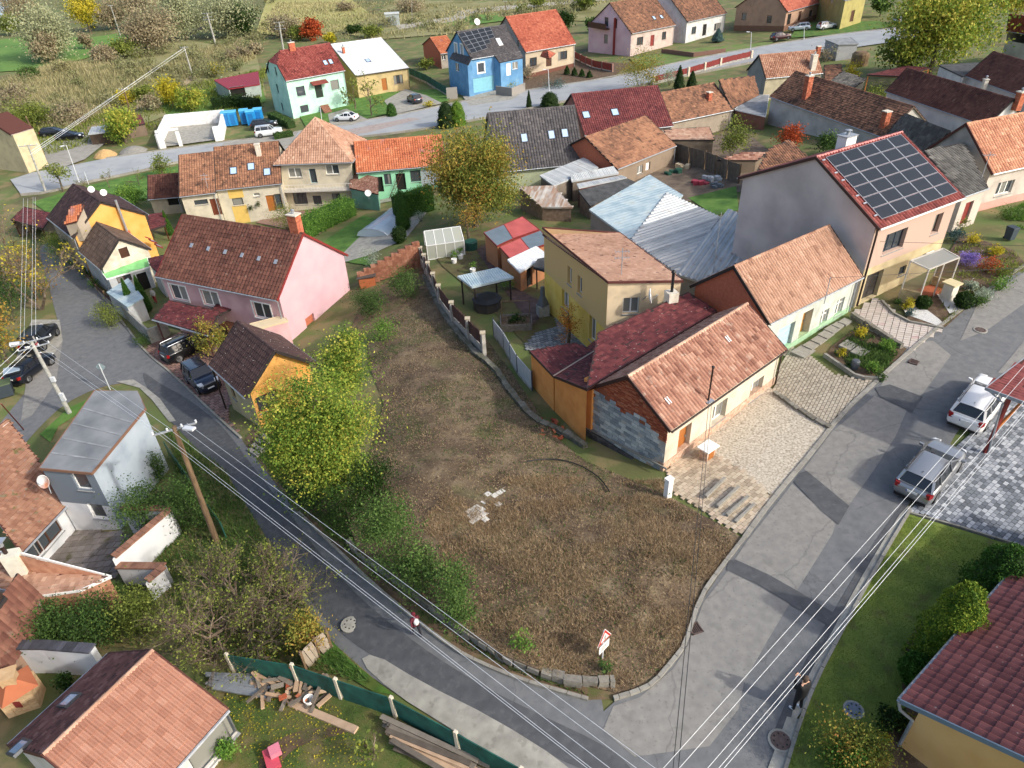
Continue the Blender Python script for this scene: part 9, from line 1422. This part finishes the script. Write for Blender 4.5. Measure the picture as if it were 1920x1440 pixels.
for sx, sy, w_, l_ in ((0, -.8, 2.4, .08), (0, .8, 2.4, .08), (-1.2, 0, .08, 1.6), (1.2, 0, .08, 1.6)):
 for k in range(2): mb = MB(); mb.box(p+[sx, sy, k*.33], w_, l_, .31, 0, base=True); part('plank', mb, mat('bed_wood', ['5e5a54', '767069'], scale=4), rbd)
mb = MB(); mb.box(p, 2.3, 1.5, .5, 0, base=True); part('soil', mb, SOIL, rbd); P, t = clumpy(p+up*.7, (1.1, .7, .3), 500, 14); leaves('plants', P, .07, t, LM['dark'](), rbd); mb = MB(); [mb.beam(p+[x_, .7, .5], p+[x_, .7, 1.9], .05, .05) for x_ in (-1.1, 1.1)]; mb.beam(p+[-1.1, .7, 1.9], p+[1.1, .7, 1.9], .05, .05); part('net_frame', mb, WOODP, rbd)
def lathing(name, label, cat, px, prof, m, n=14, dz=0): p = G(*px); r = thing(name, label, cat, p); mb = MB(); mb.lathe(p+up*dz, prof, n); part('body', mb, m, r, smooth=False); return r, p
for px, l in (((852, 494), 'white tub with a plant, left of the two by the greenhouse'), ((864, 486), 'white bucket by the greenhouse corner'), ((887, 513), 'white plant pot at the pergola')): r_, p = lathing('plant_pot', l, 'plant pot', px, [(.2, 0), (.28, .5), (.25, .5), (.22, .42)], WHITE); P, t = clumpy(p+up*.9, (.35, .35, .45), 160, 8); leaves('plant', P, .07, t, LM['fresh'](), r_)
lathing('water_barrel', 'dark green water barrel by the greenhouse', 'barrel', (884, 468), [(.6, 0), (.65, .9), (.6, .95), (.1, 1.0)], cmat('1e4a40', .6)); lathing('flower_barrel', 'dark grey barrel with a white rim in the garden bed', 'barrel', (1601, 692), [(.22, 0), (.26, .3), (.24, .6), (.2, .66), (.05, .68)], cmat('4a4f55', .5)); lathing('bucket', 'white bucket in the timber yard', 'bucket', (582, 1320), [(.16, 0), (.22, .4), (.19, .4), (.14, .1)], WHITE); lathing('round_tank', 'round rusty tank by the poplar scrub', 'tank', (1610, 122), [(1.4, 0), (1.4, 1.8), (1.0, 2.2), (.1, 2.3)], mat('rusty_tank', ['5c4a36', '7a6448', '8c7c5c'], scale=.8)); lathing('blue_barrel', 'dark blue barrel beside the outdoor oven', 'barrel', (36, 1312), [(.3, 0), (.34, .4), (.3, .8), (.05, .8)], cmat('1c2a6a', .5))
p = G(1018, 592); bq = thing('garden_grill', 'grey stone garden grill with chimney by the yellow house', 'grill', p); mb = MB(); mb.box(p, .9, .7, 1.0, .3, base=True); part('hearth', mb, CONC, bq); mb = MB(); mb.lathe(p+up*1.0, [(.5, 0), (.42, .3), (.2, .8), (.17, 1.6)], 4); part('hood', mb, cmat('5a5c5e', .9), bq)
p = G(52, 1318); ov_ = thing('outdoor_oven', 'sandstone outdoor oven with orange tiled roof in the lower left yard', 'oven', p); SB = mat('sand_brick', ['a0805a', 'bc9c74', 'ccb08a'], scale=5, tone=.5); mb = MB(); brickstack(mb, p, 1.3, 1.1, p[2]-.1, p[2]+1.3, .35, .18, .35); part('body', mb, SB, ov_); mb = MB(); mb.lathe(p+up*1.3, [(1.05, 0), (.35, .5)], 4); part('roof', mb, T_ORANGE, ov_); mb = MB(); mb.box(p+up*1.6, .55, .55, .6, .35, base=True).box(p+up*2.2, .75, .7, .07, .35, base=True); part('chimney', mb, SB, ov_); mb = MB(); mb.box(p+[.05, -.56, .8], .6, .04, .4, .0); part('oven_door', mb, REDPAINT, ov_)
def wheelie(label, px, ang, c, lid, w_=.6, h_=1.0, d_=.7, name='wheelie_bin'):
 p = G(*px); p[2] += .05; r = thing(name, label, 'bin', p); X, Y = np.array([math.cos(ang), math.sin(ang), 0]), np.array([-math.sin(ang), math.cos(ang), 0]); q = lambda f, z: [p+X*sx*w_/2*f+Y*sy*d_/2*f+up*z for sx, sy in ((-1, -1), (1, -1), (1, 1), (-1, 1))]; mb = MB(); mb.hexa(q(.82, .06), q(1, h_)); part('body', mb, cmat(c, .6), r); mb = MB(); mb.hexa(q(1.06, h_), q(1.0, h_+.07)); part('lid', mb, cmat(lid, .6), r)
 for s in (-1, 1): mb = MB(); mb.lathe(p+X*s*w_*.4+Y*d_*.4+up*.1, [(.1, 0), (.1, .05)], 10, ax=X); part('wheel', mb, TYRE, r)
wheelie('dark grey wheelie bin on the path at the right edge', (1891, 450), .3, '3a4650', '303a44'); wheelie('large dark container with green waste at the left edge', (14, 742), .5, '38424a', '4c5a3c', 1.3, 1.2, 1.0, 'waste_container'); wheelie('large container with red stripe heaped with rubbish', (34, 716), .5, '20262e', '8a9aa8', 1.2, 1.2, 1.0, 'waste_container')
for i, (u_, v_) in enumerate(((428, 236), (440, 235), (462, 232), (474, 234), (488, 230))):
 p = G(u_, v_); p[2] += .15; r = thing('blue_cabin', 'bright blue portable cabin by the building site, %s from the left' % O5[i], 'portable cabin', p, 'blue portable cabins'); mb = MB(); mb.box(p, 1.5, 1.5, 2.3, .2, base=True); part('body', mb, cmat('1c84c4', .5), r); mb = MB(); mb.box(p+up*2.3, 1.6, 1.6, .15, .2, base=True); part('roof', mb, cmat('58b4e0', .5), r); mb = MB(); mb.box(p+[.15, -.76, 1.1], .8, .04, 1.8, .2); part('door', mb, cmat('1668a8', .5), r)
for l, px, rr, hh, c_ in (('heap of yellow sand at the street edge', (198, 292), 1.9, 1.1, ['a08458', 'bc9c6c']), ('heap of grey gravel beside the sand', (250, 284), 2.3, .9, ['74746e', '8c8a84'])): p = G(*px); o = solo('material_heap', MB().lathe(p, [(rr, 0), (rr*.8, hh*.35), (rr*.4, hh*.8), (.1, hh)], 12), mat('heap_'+c_[0], c_, rough=1, scale=3, bump=.6), l, 'heap')
tb = thing('timber_pile', 'pile of long weathered and new boards along the green fence', 'timber pile', G(800, 1400)); WB1, WB2 = mat('old_board', ['4c443c', '6e655a', '8c8478'], rough=.95, scale=3, tone=.7), mat('new_board', ['a08468', 'bca084', 'd0b698'], rough=.9, scale=3, tone=.6)
for i in range(22): f = i/22; a, b = G(712+f*28+R.random()*14, 1352+f*52+R.random()*8), G(880+R.random()*50-f*60, 1432+R.random()*14+f*20); z = .1+R.random()*.4; mb = MB(); mb.beam(a+up*z, b+up*(z+R.random()*.1-.05), .2, .05, t=R.random()); part('board', mb, WB2 if R.random() < .35 else WB1, tb)
tb = thing('scrap_wood_pile', 'jumble of scrap wood and bricks below the green fence', 'wood pile', G(550, 1300))
for i in range(46): c = G(480+R.random()*130, 1275+R.random()*45); a = R.random()*3.14; l_ = R.uniform(.3, 1.3); d = np.array([math.cos(a), math.sin(a), R.uniform(-.1, .1)])*l_/2; z = R.uniform(.08, .35); mb = MB(); mb.beam(c-d+up*z, c+d+up*z, R.uniform(.08, .2), R.uniform(.05, .12), t=R.random()); part('scrap_board' if i % 5 else 'brick', mb, WB2 if R.random() < .4 else (BRM if not i % 5 else WB1), tb)
tb = thing('metal_profile_pile', 'stack of grey metal profiles behind the terracotta house', 'scrap pile', G(450, 1285))
for i in range(10): a, b = G(385+R.random()*30, 1268+i*3), G(470+R.random()*40, 1272+i*4.5); mb = MB(); mb.beam(a+up*.2, b+up*.2, .12, .08, t=R.random()); part('profile', mb, ZINC, tb)
mb = MB(); mb.beam(G(545, 1320)+up*.1, G(669, 1372)+up*.1, .3, .1); tag(solo('long_board', mb, WB2), 'single long pale board lying on the grass of the timber yard', 'board')
p = G(512, 1428); r = thing('toy_car', 'small pink and red plastic toy car in the grass', 'toy car', p); mb = MB(); mb.box(p, .5, .9, .3, .5, base=True); part('body', mb, cmat('b84858', .5), r); mb = MB(); mb.box(p+[.12, .2, .3], .42, .42, .25, .5, base=True); part('cabin', mb, cmat('c87888', .5), r); [part('wheel', MB().lathe(p+[sx*.26, sy*.3, .1], [(.1, 0), (.1, .06)], 10, ax=[1, .5, 0]), TYRE, r) for sx in (-1, 1) for sy in (-1, 1)]
hs = smoothline([G(988, 880), G(1040, 868), G(1090, 880), G(1125, 905), G(1142, 935)], 2); mb = MB(); mb.tube([np.array([*q[:2], zg(*q[:2])+.12+plot_h(np.array([q[:2]]))[0]]) for q in hs], .035, 6); tag(solo('black_hose', mb, BLACKP), 'curved black pipe lying on the brown plot', 'pipe')
sp = thing('garden_steps', 'short flight of concrete steps at the verge beside the yellow tree', 'steps', G(485, 835)); [part('step', MB().beam(G(468+i*8, 838-i*7+6)+up*(.06+i*.1), G(486+i*8, 850-i*7+6)+up*(.06+i*.1), .3, .16), KERB, sp) for i in range(4)]
st = thing('entrance_slab', 'concrete entrance slabs and stepping stones before the mint cottage door', 'stepping slabs', G(1530, 660))
for u_, v_, s in ((1505, 662, 1.0), (1520, 650, .7), (1535, 640, .7), (1548, 630, .7), (1560, 620, .7), (1572, 612, .6), (1584, 606, .6), (1590, 650, .8), (1612, 662, .8)): mb = MB(); mb.box(G(u_, v_)+up*.02, s*1.3, s, .14, .65, base=True); part('slab', mb, KERB, st)
yd = R;
for i, (u_, v_, c_, l) in enumerate(((1280, 315, 'c8b898', 'pale crumpled tarpaulin in the rubbish yard'), (1262, 325, '1e4a3a', 'green handcart in the rubbish yard'), (1335, 338, 'b4b8b8', 'heap of white sheets and cans by the rough fence'), (1310, 345, '8a3040', 'red tub among the yard clutter'), (1350, 350, '5c646c', 'grey crate at the end of the rough fence'))):
 p = G(u_, v_); r = thing('yard_clutter', l, 'clutter', p); [part('piece', MB().box(p+[R.uniform(-.8, .8), R.uniform(-.6, .6), 0], R.uniform(.4, .9), R.uniform(.3, .8), R.uniform(.2, .6), R.random()*3, base=True), cmat(c_, .8), r) for _ in range(5)]
tr = P2([(128, 153), (180, 132), (240, 105), (300, 82), (360, 60), (385, 50)]); bal = drape('railway_bed', [tuple(p_) for p_ in tr]+[tuple(np.asarray(p_)+[1.2, -3.0]) for p_ in tr[::-1]], mat('ballast', ['4a4640', '625c54'], rough=1, scale=1), .25, 3)
for k in (.6, 2.2): mb = MB(); mb.tube([np.array([q[0]+k*.4, q[1]-k, zg(*q)+.5]) for q in densify(tr, 6, False)], .12, 4); solo('rail', mb, cmat('2e2a28', .5), kind='structure')
p = G(737, 47); th_ = thing('transformer_hut', 'small grey transformer hut in the dry meadow', 'transformer hut', p); mb = MB(); mb.box(p, 4.2, 3, 3.2, .1, base=True); part('wall', mb, cmat('9aa4a4', .9), th_); mb = MB(); mb.box(p+up*3.2, 4.6, 3.4, .25, .1, base=True); part('roof', mb, cmat('b4bab8', .9), th_); mb = MB(); [mb.box(p+[x_, -1.55-.1*x_*-1, .2], 1.2, .08, 2.3, .1, base=True) for x_ in (-.8, .8)]; part('doors', mb, cmat('7c8688', .8), th_)
